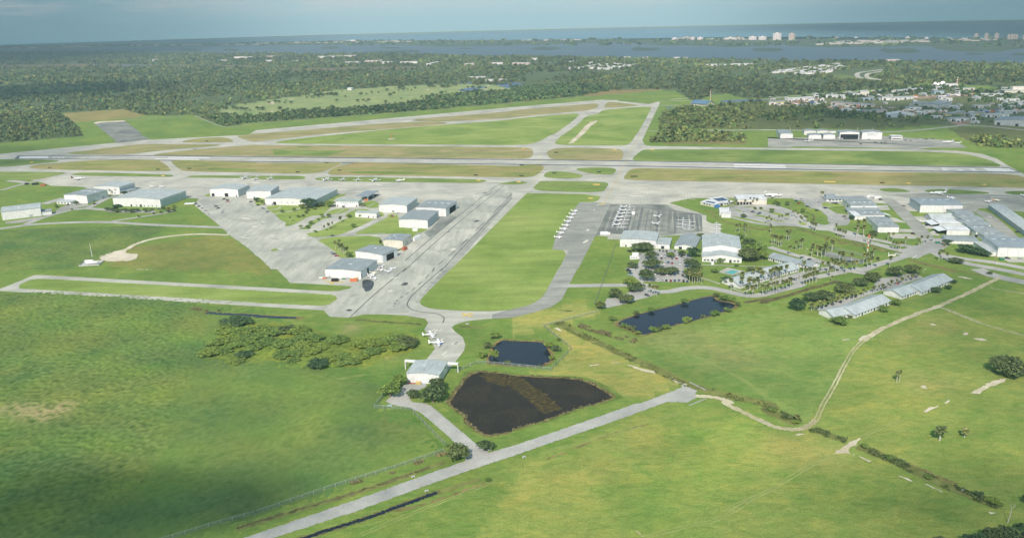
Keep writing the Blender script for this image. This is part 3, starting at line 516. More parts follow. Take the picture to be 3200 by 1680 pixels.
# ------------------------------------------------------------------ dirt tracks, bare sand, ditches, ponds
TR = "22:1850,1282 2050,1292 2200,1340;23:2150,0 2575,205;33:100,243 270,262 400,228 480,168 560,0;32:650,1200 780,950 860,820 960,720 1150,600 1500,450 1700,380 2000,250 2200,150 2330,90"
for off in (-0.95, 0.95): strip('dirt_track', TR, 0.9, 0.10, MAT['rut_sand'], 14, off, jit=0.25)
for s, w in (("22:1845,1278 2050,1292 2200,1340;23:2150,0 2575,205;33:100,243 270,262 400,228 480,168", 3.4), ("32:960,720 1150,600 1500,450 1700,380 2000,250 2200,150 2330,90", 3.6)):
    strip('sand_track', s, w, 0.09, MAT['sand'], 14, 0, jit=0.5); strip('track_verge', s, 0.9, 0.105, MAT['rut_sand'], 14, 0, jit=0.4)
for off in (-0.9, 0.9): strip('dirt_track', "32:1700,380 1780,402 2000,490 2250,580 2575,670 2900,760", 0.9, 0.10, MAT['rut_sand'], 10, off, jit=0.4); strip('dirt_track', "32:2230,190 2400,220 2575,250 2900,330", 0.9, 0.10, MAT['rut_sand'], 10, off, jit=0.4)
for s in ["32:2035,1245 2180,1170 2260,1120 2400,1100 2380,1130 2200,1200 2120,1255", "32:1760,1345 1820,1315 1830,1325 1790,1352", "33:1550,80 1620,45 1740,12 1700,40 1590,90", "33:650,500 740,450 800,400 920,350 935,365 850,430 800,470 820,500 740,505", "33:270,310 300,300 380,315 300,322", "33:830,508 880,512 870,520", "33:905,530 960,540 1035,580 1020,590 930,548", "33:1330,725 1450,775 1440,778 1325,730", "33:1570,800 1760,885 1740,890 1620,832", "33:2200,1080 2280,1095 2240,1105",
          "22:770,975 830,960 890,958 850,970 780,980", "22:1000,940 1090,940 1080,950 1010,945", "22:1160,958 1280,992 1440,1032 1440,1052 1300,1024 1180,972", "22:1575,1100 1620,1088 1685,1130 1760,1165 1720,1175 1650,1138", "22:425,595 470,593 512,625 480,624", "22:470,418 560,425 630,420 600,428", "32:740,710 820,705 820,715 750,720", "32:900,715 960,670 1040,650 1010,690 950,720", "32:1950,650 2000,640 2020,655 1980,665", "32:2050,700 2150,698 2200,715 2150,722", "32:1520,1180 1580,1170 1600,1205 1550,1200", "23:1240,1275 1280,1300 1340,1345 1300,1330", "12:1270,850 1330,825 1390,820 1400,835 1330,862", "32:1900,75 1980,80 2060,105 1980,98", "02:1350,0 1390,2 1620,10 1400,8", "32:1620,555 1660,550 1700,570 1650,565"]:
    sheet('bare_sand', s, 0.09, MAT['sand'], 0, rough=1.2)
for s, w, m_ in (("13:-200,1260 0,1200 500,1050 1000,900 1500,735 1900,585", 5.0, 'ditch_turf'), ("13:-200,1255 0,1195 500,1045 1000,893 1500,728 1750,640", 2.2, 'ditch_soil'), ("13:350,1400 480,1352 1000,1185 1300,1080 1700,930 1850,885 2250,760", 5.0, 'ditch_turf'), ("13:350,1405 480,1352 1000,1190 1300,1085 1700,935 1850,890", 3.2, 'ditch_soil'),
                 ("02:1950,430 2300,450 2575,468;12:0,470 250,485 480,497", 7.5, 'bank_soil'), ("12:1005,512 1300,532 1660,556", 3.5, 'ditch_soil'), ("12:2020,575 2300,590", 4.0, 'ditch_turf'),
                 ("22:450,540 900,760 1400,985 1900,1205 2575,1360;33:0,70 150,140 300,205", 9.5, 'ditch_turf'), ("22:560,590 900,748 1400,970 1900,1192 2575,1345", 3.4, 'bank_soil'), ("33:430,260 600,310 780,375", 7.5, 'ditch_turf'), ("33:900,430 1300,590 1600,740 1900,870 2330,1030", 9.0, 'ditch_turf'), ("33:1400,600 1600,690 1900,815", 3.0, 'bank_soil'),
                 ("r:-900,1260 -500,1200;d:860,912 1200,815 1800,640 2300,480;32:480,185 720,118", 6.0, 'ditch_soil'), ("t:0,500 120,545 230,640 600,760 1000,812 1400,790 1800,895 2200,1000 2575,1085;31:700,1010 1000,1090 1340,1195", 5.0, 'ditch_turf'), ("t:700,745 1000,782 1400,768 1800,872 2200,975 2575,1062;31:700,990 1000,1070", 2.2, 'ditch_soil'), ("t:1640,530 1770,590 1760,660 1850,720", 2.5, 'ditch_soil'), ("t:130,510 170,600 330,680 700,770 1000,810", 3.0, 'bank_soil'),
                 ("32:1500,-60 1900,20 2300,85", 7.0, 'ditch_turf'), ("13:1000,1160 1700,1010 2300,800", 1.5, 'bank_soil'), ("23:350,560 1000,310 1380,210", 1.2, 'bank_soil'), ("01:1330,1140 1700,1150 1820,1135", 2.5, 'bank_soil'), ("31:700,1090 1000,1120 1200,1180", 6.0, 'bank_soil'), ("r:1750,570 2100,660 2500,770", 6.0, 'bank_soil')):
    strip('ditch', s, w*0.78, 0.05+0.008*random.random(), MAT[m_], 18, 0, jit=0.9)
for s, w in (("02:2080,440 2300,455 2575,470;12:0,476 200,486 400,492", 4.5), ("13:420,1375 700,1280 1000,1188 1150,1140 1300,1085 1500,1012 1700,940 1820,895", 2.3)): strip('ditch_water', s, w, 0.075, MAT['pond_water'], 16, 0, jit=0.5)
m, nt, b = base_mat('marsh_water', 0.5, 0.12)
a1 = wnoise(nt, 0.06, 6, None, 0.65, 0, 0.8); a2 = wnoise(nt, 0.9, 5, (1, 1, 1), 0.7)
f = mix(nt, 1.0, ramp(nt, a1, [(0.45, (0.12,)*3), (0.72, (0.9, 0.9, 0.9))]), ramp(nt, a2, [(0.45, (0, 0, 0)), (0.75, (1, 1, 1))]), 'MULTIPLY')
nt.links.new(mix(nt, f, (0.026, 0.024, 0.017), al(112, 98, 58)), b.inputs['Base Color']); MAT['marsh_water'] = m
POND1 = "12:2190,1040 2110,1120 2040,1210 1960,1330;13:1955,0 2000,50 2120,120 2120,180 2250,280 2330,325 2575,285;23:0,265 330,170 650,50 840,5;22:880,1340 1010,1300 1000,1280 860,1190 760,1140 650,1110 450,1100 0,1075;12:2400,1045"
POND2 = "12:2500,715 2440,735 2390,790 2370,850 2330,905 2350,950 2450,962 2575,968;22:0,970 200,980 300,975 385,930 400,880 365,820 330,770 330,735 0,728"
POND3 = "22:1060,540 1150,500 1330,440 1600,380 1800,320 1960,280 2020,278 2060,320 2240,350 2240,390 2100,440 1900,500 1700,550 1500,600 1370,655 1290,660 1200,600 1080,575"
def grow(s, k):
    pts = P(s); cx = sum(p[0] for p in pts)/len(pts); cy = sum(p[1] for p in pts)/len(pts)
    return [(cx+(x-cx)*(1+k), cy+(y-cy)*(1+k)) for x, y in pts]
for s, k in ((POND1, 0.045), (POND2, 0.09), (POND3, 0.07)): sheet('pond_bank', grow(s, k), 0.07, MAT['bank_soil'], 1, rough=1.5)
for s, k in ((POND1, 0.12), (POND3, 0.15)): sheet('bank_turf', grow(s, k), 0.06, grass('turf_bank', al(98, 128, 56), al(112, 142, 62), al(128, 154, 72), 0.4), 1)
sheet('pond', POND1, 0.10, MAT['marsh_water'], 1, rough=1.0); sheet('pond', POND2, 0.10, MAT['pond_water'], 1); sheet('pond', POND3, 0.10, MAT['pond_water'], 1)
m, nt, b = base_mat('algae', 0.9, 0.1); a1 = wnoise(nt, 0.8, 5, None, 0.7)
nt.links.new(ramp(nt, a1, [(0.3, al(74, 70, 38)), (0.6, al(112, 106, 56))]), b.inputs['Base Color'])
tr = nt.nodes.new('ShaderNodeBsdfTransparent'); mx = nt.nodes.new('ShaderNodeMixShader')
a2 = wnoise(nt, 0.55, 6, (0.6, 1.5, 1), 0.75, 0.6); nt.links.new(ramp(nt, a2, [(0.42, (1, 1, 1)), (0.62, (0, 0, 0))]), mx.inputs[0])
nt.links.new(b.outputs[0], mx.inputs[1]); nt.links.new(tr.outputs[0], mx.inputs[2]); nt.links.new(mx.outputs[0], nt.nodes['Material Output'].inputs[0])
strip('algae', "12:2330,1050 2450,1120;22:0,1120 120,1190 260,1290;23:330,0 420,80", 13, 0.12, m, 6, 0, jit=1.5)

# ------------------------------------------------------------------ wear: rubber, repairs, stains, tyre tracks
for s0, s1, f0, f1 in ((0.12, 0.34, 0.40, 0.47), (0.14, 0.30, 0.55, 0.61), (0.72, 0.90, 0.40, 0.46), (0.70, 0.88, 0.56, 0.62)): rect_along('rubber_mark', f0, f1, 0.142, MAT['asphalt_mid'], s0, s1)
random.seed(77)
def wear(poly, n, size, mats, z, rot):
    g = GP(poly); xs = [p.x for p in g]; ys = [p.y for p in g]; c_ = 0; t_ = 0
    while c_ < n and t_ < 4000:
        t_ += 1; x, y = random.uniform(min(xs), max(xs)), random.uniform(min(ys), max(ys))
        if not inside(g, np.array([x]), np.array([y]))[0]: continue
        L_, w_ = size*random.uniform(0.5, 2.4), size*random.uniform(0.15, 0.6); u = Vector((math.cos(rot+random.gauss(0, 0.12)), math.sin(rot+random.gauss(0, 0.12)), 0)); v_ = Vector((-u.y, u.x, 0)); o_ = Vector((x, y, 0))
        q = [o_+u*(L_*a+random.uniform(-.1, .1)*L_)+v_*(w_*b_+random.uniform(-.2, .2)*w_) for a, b_ in ((-.5, -.5), (0, -.6), (.5, -.4), (.5, .5), (0.1, .45), (-.5, .5))]
        if not all(inside(g, np.array([p.x]), np.array([p.y]))[0] for p in q): continue
        o = link_mesh('pavement_patch', [(p.x, p.y, z+0.0005*c_) for p in q], [(0, 1, 2, 3, 4, 5)], MAT[random.choice(mats)]); o['kind'] = 'structure'; c_ += 1
plain('stain', alp(158, 160, 150), 0.9, 0.2, 0.25, 0.2); plain('patch_pale', alp(210, 211, 200), 0.9, 0.2, 0.1, 0.2); plain('patch_grey', alp(176, 180, 172), 0.9, 0.2, 0.15, 0.2)
wear("01:2120,680 2500,660;11:60,850 280,930 500,1010 760,1200 680,1300 200,1300;01:2480,1100 2300,960", 34, 7, ['stain', 'patch_pale', 'patch_grey', 'patch_grey'], 0.087, -0.6)
wear("11:2420,520 2560,520 2540,640 1900,1352;12:1800,30 1450,350 1080,440 940,480 750,470 700,420 850,290 1250,0;11:1300,1320 1700,960 2050,700", 34, 8, ['stain', 'patch_pale', 'patch_grey', 'tar'], 0.1215, 1.08)
wear("11:0,470 620,480 1500,500 2300,500 2000,620 1400,600 900,580 300,510;01:2000,600 1500,540 600,500 900,440 1900,450", 26, 9, ['stain', 'patch_pale', 'patch_grey'], 0.088, -0.4)
wear("21:1050,700 1200,540 2500,510;31:500,530 1500,560 2500,600 2500,680 1960,700 1300,680 600,620 0,600;21:1800,620", 26, 9, ['stain', 'patch_pale', 'patch_grey'], 0.109, -0.2)
wear("21:700,690 970,700 800,1100 640,1330 400,1150", 14, 5, ['patch_pale', 'stain', 'asphalt_dark'], 0.105, 1.15)
wear("12:1760,560 1980,600 2090,760 1900,920 1760,900 1850,780 1720,620", 10, 3, ['patch_pale', 'stain'], 0.09, 1.1)
plain('track_pale', al(140, 158, 84), 0.95, 0.1, 0.12, 0.1); plain('track_dark', al(112, 136, 62), 0.95, 0.1, 0.12, 0.1)
for s in ["33:-400,1050 0,880 400,640 700,520", "33:930,350 1100,260 1350,170", "23:300,500 900,330 1400,190 1700,90", "32:600,560 900,420 1300,330 1700,250", "22:1500,780 1900,900 2300,1100 2575,1300", "13:1050,1320 1600,1090 2150,880 2400,780", "12:150,1250 600,1150 1100,1060", "23:1300,1352 1700,1250 2100,1150 2400,960"]:
    for off in (-0.9, 0.9): strip('wheel_track', s, 0.7, 0.045, MAT['track_pale'], 10, off, jit=0.3)
# ------------------------------------------------------------------ building kit
metal_sheet('wall_white', (0.80, 0.80, 0.78), 1.0, 0.05); metal_sheet('wall_cream', (0.74, 0.70, 0.60), 1.0, 0.06); metal_sheet('wall_grey', (0.52, 0.56, 0.57), 1.0, 0.06); metal_sheet('wall_pink', (0.62, 0.52, 0.46), 1.0, 0.06)
metal_sheet('wall_yellow', (0.66, 0.60, 0.34), 1.0, 0.06); metal_sheet('wall_blue', (0.40, 0.52, 0.60), 1.0, 0.06)
for nm, cc in (('pale', (0.47, 0.52, 0.51)), ('white', (0.70, 0.72, 0.72)), ('grey', (0.32, 0.36, 0.365)), ('mid', (0.325, 0.37, 0.375)), ('blue', (0.30, 0.355, 0.385)), ('slate', (0.20, 0.24, 0.26)), ('brightblue', (0.13, 0.23, 0.34)), ('green', (0.42, 0.50, 0.46)), ('olive', (0.34, 0.36, 0.32))):
    metal_sheet('roof_'+nm, cc, 1.6, 0.10, 0.65, 0, 0.15)
plain('door_white', (0.70, 0.74, 0.75), 0.5, 0.3, 0.06); plain('door_grey', (0.50, 0.56, 0.58), 0.5, 0.3, 0.08); plain('trim_teal', (0.36, 0.52, 0.50), 0.5); plain('trim_grey', (0.42, 0.47, 0.48), 0.5)
plain('glass_dark', (0.03, 0.04, 0.045), 0.2, 0.5, 0.2); plain('opening_dark', (0.025, 0.027, 0.028), 0.9, 0.1); plain('skylight', (0.80, 0.82, 0.80), 0.4); plain('steel', (0.42, 0.43, 0.43), 0.5, 0.4); plain('wood_pole', (0.30, 0.26, 0.21), 0.9); plain('concrete', (0.50, 0.50, 0.47), 0.9)
plain('solar_panel', (0.04, 0.07, 0.13), 0.25, 0.5); plain('canvas_blue', (0.06, 0.20, 0.45), 0.7); plain('rust_red', (0.42, 0.14, 0.08), 0.8); plain('orange_paint', (0.62, 0.20, 0.08), 0.7); plain('dumpster_green', (0.05, 0.22, 0.14), 0.7); plain('black_paint', (0.02, 0.02, 0.022), 0.6)
FOOT = []   # footprints, kept clear of trees
def faces_doors(root, face, specs, Wd, D, hF):
    """specs: (kind, position 0..1 along the face, width m, height m, sill m)"""
    for (kind, s, w, h, z0) in specs:
        L = Wd if face in 'fb' else D; w = w if w > 0 else -w*L; x = s*L; mb = MB(); t = 0.12 if 'door' in kind else 0.07
        if face == 'f': B = (x-w/2, x+w/2, -t, 0.03)
        elif face == 'b': B = (x-w/2, x+w/2, D-0.03, D+t)
        elif face == 'l': B = (-t, 0.03, x-w/2, x+w/2)
        else: B = (Wd-0.03, Wd+t, x-w/2, x+w/2)
        mt = {'door': 'door_grey', 'whitedoor': 'door_white', 'opendoor': 'opening_dark', 'window': 'glass_dark', 'entrydoor': 'glass_dark', 'column': 'trim_teal', 'awning': 'canvas_blue', 'greydoor': 'trim_grey'}[kind]
        if kind == 'door' or kind == 'whitedoor':
            n = max(2, int(w/3.5))
            for k in range(n):
                a, b_ = k/n, (k+1)/n; o_ = 0.05*(k % 2)
                if face in 'fb': mb.box(B[0]+(B[1]-B[0])*a, B[0]+(B[1]-B[0])*b_-0.06, B[2]-(o_ if face == 'f' else 0), B[3]+(o_ if face == 'b' else 0), z0, z0+h)
                else: mb.box(B[0]-(o_ if face == 'l' else 0), B[1]+(o_ if face == 'r' else 0), B[2]+(B[3]-B[2])*a, B[2]+(B[3]-B[2])*b_-0.06, z0, z0+h)
        else: mb.box(*B, z0, z0+h)
        o = mb.build({'door': 'hangar_door', 'whitedoor': 'hangar_door', 'opendoor': 'open_doorway', 'window': 'window', 'entrydoor': 'entry_door', 'column': 'wall_column', 'awning': 'awning', 'greydoor': 'roll_door'}[kind], MAT[mt], root)
def shell(root, Wd, D, h, ridge, rise, wallm, roofm, x0=0.0, y0=0.0, z0=0.0, over=0.45, nm=('wall', 'roof'), wall=True):
    """gabled, single-slope or flat box; ridge 'd' runs front to back, 'w' along the front, 's' slopes down to the front, 'f' flat"""
    x1, y1 = x0+Wd, y0+D; o = over; t = 0.22; e = 0.03
    if ridge == 'd':
        wv = [(x0, y0, z0), (x1, y0, z0), (x1, y0, h), ((x0+x1)/2, y0, h+rise), (x0, y0, h)]; wv += [(a, y1, c) for a, b, c in wv]
        wf = [(0, 1, 2, 3, 4), (9, 8, 7, 6, 5), (1, 6, 7, 2), (0, 4, 9, 5)]; k = rise/(Wd/2)
        prof = [(x0-o, h-o*k+e), ((x0+x1)/2, h+rise+e), (x1+o, h-o*k+e)]; rv = []
        for y in (y0-o, y1+o): rv += [(x, y, z) for x, z in prof]+[(x, y, z+t) for x, z in prof]
    elif ridge in 'ws':
        ym = (y0+y1)/2 if ridge == 'w' else y1
        if ridge == 'w': pr = [(y0, h), (ym, h+rise), (y1, h)]
        else: pr = [(y0, h), ((y0+y1)/2, h+rise/2), (y1, h+rise)]
        wv = [(x0, y0, z0), (x0, y1, z0)]+[(x0, y, z) for y, z in pr[::-1]]; wv += [(x1, b, c) for a, b, c in wv]
        wf = [(0, 1, 2, 3, 4)[::-1], (5, 6, 7, 8, 9), (0, 5, 9, 4), (1, 2, 7, 6)]; k = rise/(D/2) if ridge == 'w' else rise/D
        prof = [(y0-o, h-o*k+e), (pr[1][0], pr[1][1]+e), (y1+o, pr[2][1]+(-o*k if ridge == 'w' else o*k)+e)]; rv = []
        for x in (x1+o, x0-o): rv += [(x, y, z) for y, z in prof]+[(x, y, z+t) for y, z in prof]
    else:
        wv = [(x, y, z) for z in (z0, h) for x, y in ((x0, y0), (x1, y0), (x1, y1), (x0, y1))]; wf = [(0, 1, 5, 4), (1, 2, 6, 5), (2, 3, 7, 6), (3, 0, 4, 7)]
        rv = None
    w = link_mesh(nm[0], wv, wf, MAT[wallm], root) if wall else None
    if rv is None:
        mb = MB().box(x0-o, x1+o, y0-o, y1+o, h+e, h+0.45); mb.box(x0-o+0.3, x1+o-0.3, y0-o+0.3, y1+o-0.3, h+0.46, h+0.50); r = mb.build(nm[1], MAT[roofm], root)
    else:
        rf = [(0, 1, 4, 3), (1, 2, 5, 4), (8, 7, 10, 11), (7, 6, 9, 10), (3, 4, 10, 9), (4, 5, 11, 10), (1, 0, 6, 7), (2, 1, 7, 8), (0, 3, 9, 6), (5, 2, 8, 11)]
        r = link_mesh(nm[1], rv, [f[::-1] for f in rf], MAT[roofm], root); bm = bmesh.new(); bm.from_mesh(r.data); bmesh.ops.recalc_face_normals(bm, faces=bm.faces); bm.to_mesh(r.data); bm.free()
    return w, r
def roof_z(Wd, D, h, ridge, rise, x, y):
    if ridge == 'd': return h+rise*(1-abs(x-Wd/2)/(Wd/2))+0.25
    if ridge == 'w': return h+rise*(1-abs(y-D/2)/(D/2))+0.25
    if ridge == 's': return h+rise*y/D+0.25
    return h+0.5
def building(name, label, cat, a, b, top, rear, ridge='d', rise=0.07, wall='wall_white', roof='roof_pale', side='r', group=None, sky=(), depth=None, h=None, spec={}, over=0.45, vents=0):
    """front corners a, b; 'top' the eave above the corner on the given side; 'rear' the far eave on that side"""
    A_, B_ = P(a)[0], P(b)[0]; pa, pb = G(A_), G(B_); cor = B_ if side == 'r' else A_
    hh = h if h is not None else height_at(cor, P(top)[0])
    u = (pb-pa); Wd = u.length; u.normalize(); n = Vector((-u.y, u.x, 0))
    D = depth if depth is not None else abs((G(P(rear)[0], hh)-Vector((pa.x, pa.y, hh))).dot(n))
    root = empty(name, pa, math.atan2(u.y, u.x), label, cat, group)
    FOOT.append([(pa-u*1.5-n*1.5)[:2], (pb+u*1.5-n*1.5)[:2], (pb+u*1.5+n*(D+1))[:2], (pa-u*1.5+n*(D+1))[:2]])
    rs = rise*(Wd/2 if ridge == 'd' else D/2 if ridge == 'w' else D) if ridge != 'f' else 0
    w, r = shell(root, Wd, D, hh, ridge, rs, wall, roof, over=over)
    for (sx, sy, lx, ly) in sky:
        x, y = sx*Wd, sy*D; z = roof_z(Wd, D, hh, ridge, rs, x, y); mb = MB()
        q = [(x-lx/2, y-ly/2), (x+lx/2, y-ly/2), (x+lx/2, y+ly/2), (x-lx/2, y+ly/2)]
        mb.add([(px, py, roof_z(Wd, D, hh, ridge, rs, px, py)+dz) for dz in (-0.1, 0.12) for px, py in q], [(3, 2, 1, 0), (4, 5, 6, 7), (0, 1, 5, 4), (1, 2, 6, 5), (2, 3, 7, 6), (3, 0, 4, 7)])
        mb.build('skylight', MAT['skylight'], r)
    for k in range(vents):
        x, y = random.uniform(0.15, 0.85)*Wd, random.uniform(0.15, 0.85)*D; z = roof_z(Wd, D, hh, ridge, rs, x, y)
        MB().tube([(x, y, z-0.3), (x, y, z+0.9)], [0.35, 0.4], 8).build('roof_vent', MAT['steel'], r)
    for face, sp in spec.items(): faces_doors(root, face, sp, Wd, D, hh)
    root['dims'] = (Wd, D, hh, rs); return root
def panels(n, h, kind='door', col=True, lo=0.04, hi=0.96, z0=0.05):
    """a wall filled by n sliding doors with columns between them"""
    out = []; st = (hi-lo)/n
    for k in range(n): out.append((kind, lo+st*(k+0.5), -(st*0.9), h, z0))
    if col:
        for k in range(n+1): out.append(('column', lo+st*k, 0.5, h+0.3, 0.0))
    return out
def row_windows(n, z=1.0, w=1.4, h=1.3, lo=0.06, hi=0.94): return [('window', lo+(hi-lo)*(k+0.5)/n, w, h, z) for k in range(n)]
# ------------------------------------------------------------------ hangars on the left of the field
HG = 'white metal hangars along the left ramp'
b = building('hangar', 'white hangar with pale roof and a grey lean-to at the left edge of the picture', 'hangar', '01:28,864', '01:420,818', '01:405,737', '01:395,688', 'w', 0.10, roof='roof_pale', spec={'f': [('greydoor', 0.73, 3.5, 3.2, 0.05)], 'r': [('whitedoor', 0.5, -0.7, 6, 0.05)]}, sky=[(0.45, 0.35, 1.0, 5)])
Wd, D, hh, rs = b['dims']; shell(b, 11, 9, 4.2, 's', 1.2, 'wall_white', 'roof_grey', Wd+0.1, 1.0, nm=('annex_wall', 'annex_roof'))
b = building('hangar', 'hangar with mid-grey roof, four skylights and a low office annex in front', 'hangar', '01:655,684', '01:885,695', '01:880,618', '01:1095,560', 'd', 0.06, roof='roof_mid', sky=[(0.45, 0.62, 5, 2), (0.62, 0.6, 5, 2), (0.80, 0.62, 5, 2), (0.28, 0.6, 5, 2)], spec={'r': [('entrydoor', 0.3, 1.2, 2.2, 0.05), ('greydoor', 0.75, 4, 4, 0.05)], 'f': [('whitedoor', 0.12, -0.16, 5, 0.05)]})
Wd, D, hh, rs = b['dims']; w, r = shell(b, 22, 9, 3.4, 's', 0.8, 'wall_white', 'roof_pale', -4, -9.2, nm=('annex_wall', 'annex_roof'))
for k in range(4): MB().box(-2+k*5, 0.2+k*5, -9.3, -9.15, 1.0, 2.3).build('window', MAT['glass_dark'], b)
b = building('hangar', 'pale-roofed hangar backing on the apron, with a lower lean-to at its right end', 'hangar', '01:952,598', '01:1212,604', '01:1210,530', '01:1370,482', 'd', 0.08, roof='roof_pale', spec={'r': panels(5, 7), 'f': [('window', 0.8, 1.5, 1.4, 1.0)]}, vents=2)
Wd, D, hh, rs = b['dims']; shell(b, 12, D*0.55, 4.0, 'f', 0, 'wall_white', 'roof_mid', Wd+0.2, D*0.05, nm=('annex_wall', 'annex_roof'))
building('hangar', 'long white gabled hangar with six tall grey doors behind a row of round trees', 'hangar', '01:1145,718', '01:1620,735', '01:1620,655', '01:1898,566', 'd', 0.05, roof='roof_pale', spec={'r': panels(6, 8.2), 'f': [('entrydoor', 0.38, 2.2, 2.6, 0.05), ('entrydoor', 0.58, 3, 3, 0.05)]+row_windows(6, 1.0, 1.6, 1.2, 0.45, 0.95)+[('greydoor', 0.5, 0.25, 6, 0.1)]}, vents=5)
building('hangar', 'white hangar with two dark doorways facing the parked cars on the cracked ramp', 'hangar', '01:2118,622', '01:2400,628', '01:2400,555', '01:2540,508', 'd', 0.07, roof='roof_pale', spec={'f': [('opendoor', 0.10, 4, 4, 0.05), ('opendoor', 0.58, 5, 4.5, 0.05), ('entrydoor', 0.93, 1.4, 2.4, 0.05)], 'r': panels(4, 8)}, vents=3)
building('hangar', 'white hangar between the one with two dark doorways and the vast vented one', 'hangar', '01:2485,645', '11:155,640', '11:150,572', '11:303,513', 'd', 0.07, roof='roof_pale', spec={'r': panels(5, 8), 'f': [('entrydoor', 0.3, 1.4, 2.4, 0.05)]}, vents=4)
building('hangar', 'vast pale-roofed hangar with roof vents and eight doors, dark tree at its corner', 'hangar', '11:95,706', '11:600,722', '11:597,660', '11:831,552', 'd', 0.045, roof='roof_pale', spec={'r': panels(8, 7.5), 'f': [('opendoor', 0.19, 4, 4, 0.05), ('entrydoor', 0.14, 1.2, 2.2, 0.05)]+row_windows(3, 3.2, 1.2, 0.9, 0.28, 0.6)}, vents=26)
b = building('office', 'flat-roofed white office with green fascia and high slit windows', 'office building', '11:808,725', '11:1032,729', '11:1032,672', '11:1084,650', 'f', 0, roof='roof_green', over=1.0, spec={'f': row_windows(8, 4.6, 0.9, 0.7, 0.2, 0.97)+[('entrydoor', 0.06, 1.2, 2.2, 0.05), ('entrydoor', 0.92, 1.4, 2.2, 0.05), ('awning', 0.45, 5, 0.5, 2.6)], 'r': row_windows(2, 1.2)})
building('office', 'small flat-roofed white outbuilding with shrubs, left of the white hangar', 'outbuilding', '11:1000,832', '11:1215,843', '11:1205,796', '11:1250,778', 'f', 0, roof='roof_pale', spec={'f': [('entrydoor', 0.62, 1.1, 2.2, 0.05), ('window', 0.2, 1.4, 1.2, 1.0), ('window', 0.85, 1.4, 1.2, 1.0)], 'r': row_windows(2)})
building('hangar', 'white hangar with pale green-white roof and four grey doors on its right side', 'hangar', '11:1240,780', '11:1520,787', '11:1520,715', '11:1633,640', 'd', 0.08, roof='roof_pale', spec={'r': panels(4, 7.5), 'f': [('window', 0.5, 3, 1.3, 0.6)]})
building('hangar', 'grey-roofed hangar with four white skylights and an open dark doorway', 'hangar', '11:1615,812', '11:1912,826', '11:1905,745', '11:2012,672', 'd', 0.035, roof='roof_grey', sky=[(0.2, 0.62, 3.2, 1.8), (0.42, 0.62, 3.2, 1.8), (0.64, 0.62, 3.2, 1.8), (0.86, 0.62, 3.2, 1.8)], spec={'r': [('opendoor', 0.6, -0.55, 7, 0.05), ('whitedoor', 0.17, -0.28, 7.4, 0.05), ('whitedoor', 0.94, -0.1, 7.4, 0.05)], 'f': [('greydoor', 0.12+0.19*k, 0.5, 0.7, 8.0) for k in range(5)]})
building('hangar', 'hangar with blue-grey single-slope roof beside the dark asphalt patch', 'hangar', '11:1440,935', '11:1730,943', '11:1725,862', '11:1863,770', 'd', 0.05, roof='roof_grey', spec={'r': panels(4, 8), 'f': [('greydoor', 0.1+0.19*k, 0.5, 0.7, 8.2) for k in range(5)]})
building('hangar', 'cream-walled hangar with three small roof lights behind the white semitrailer', 'hangar', '11:1285,1130', '11:1480,1141', '11:1480,1068', '11:1557,1008', 'd', 0.05, wall='wall_cream', roof='roof_mid', sky=[(0.25, 0.7, 2.2, 1.2), (0.2, 0.3, 1.6, 1.2), (0.55, 0.3, 1.2, 1.0)], spec={'f': [('greydoor', 0.4, 0.15, 6, 0.1)], 'r': [('greydoor', 0.5, 4, 4, 0.05)]})
building('hangar', 'white hangar with one bluish roof panel and wide open dark doorway', 'hangar', '11:1005,1250', '11:1278,1291', '11:1272,1212', '11:1378,1142', 'd', 0.05, roof='roof_mid', sky=[(0.42, 0.6, 3, 1.3)], spec={'r': [('opendoor', 0.5, -0.5, 6, 0.05), ('whitedoor', 0.13, -0.2, 6.5, 0.05), ('whitedoor', 0.88, -0.2, 6.5, 0.05)]})
building('hangar', 'nearest grey-roofed hangar of the left row, wrecked aircraft parts along its walls', 'hangar', 'n:150,725', 'n:1110,792', 'n:1120,580', 'n:1503,284', 'd', 0.05, roof='roof_mid', sky=[(0.5, 0.45, 3.2, 1.4)], spec={'r': [('opendoor', 0.42, 3, 6, 0.05)]+panels(5, 6.2, 'whitedoor', True, 0.5, 0.98)+[('whitedoor', 0.15, -0.25, 6.2, 0.05), ('opendoor', 0.03, 0.8, 5, 0.05)]})
b = building('hangar', 'lone white hangar with white door rails beside the two parked twins', 'hangar', 'm:797,802', 'm:1662,858', 'm:1648,612', 'm:1905,274', 'd', 0.10, roof='roof_pale', spec={'r': [('greydoor', 0.1, 2, 0.8, 5.2), ('greydoor', 0.4, 2, 0.8, 5.2), ('door', 0.3, 0.3, 5, 0.05), ('window', 0.75, 2, 0.9, 4.6)], 'f': [('whitedoor', 0.52, 5.5, 4.2, 0.05), ('whitedoor', 0.85, 2, 2.4, 0.05)], 'b': [('whitedoor', 0.5, -0.9, 6, 0.05)]})
Wd, D, hh, rs = b['dims']
for sgn, x0 in ((-1, 0.0), (1, Wd)):
    e = MB().box(min(x0, x0+sgn*7.5), max(x0, x0+sgn*7.5), D-1.2, D+0.8, hh-0.9, hh+0.1); x = x0+sgn*7.2
    e.box(x-0.25, x+0.25, D-1.0, D-0.5, 0, hh-0.9); e.box(x-0.25, x+0.25, D+0.1, D+0.6, 0, hh-0.9); e.build('door_rail_frame', MAT['white_paint'], b)
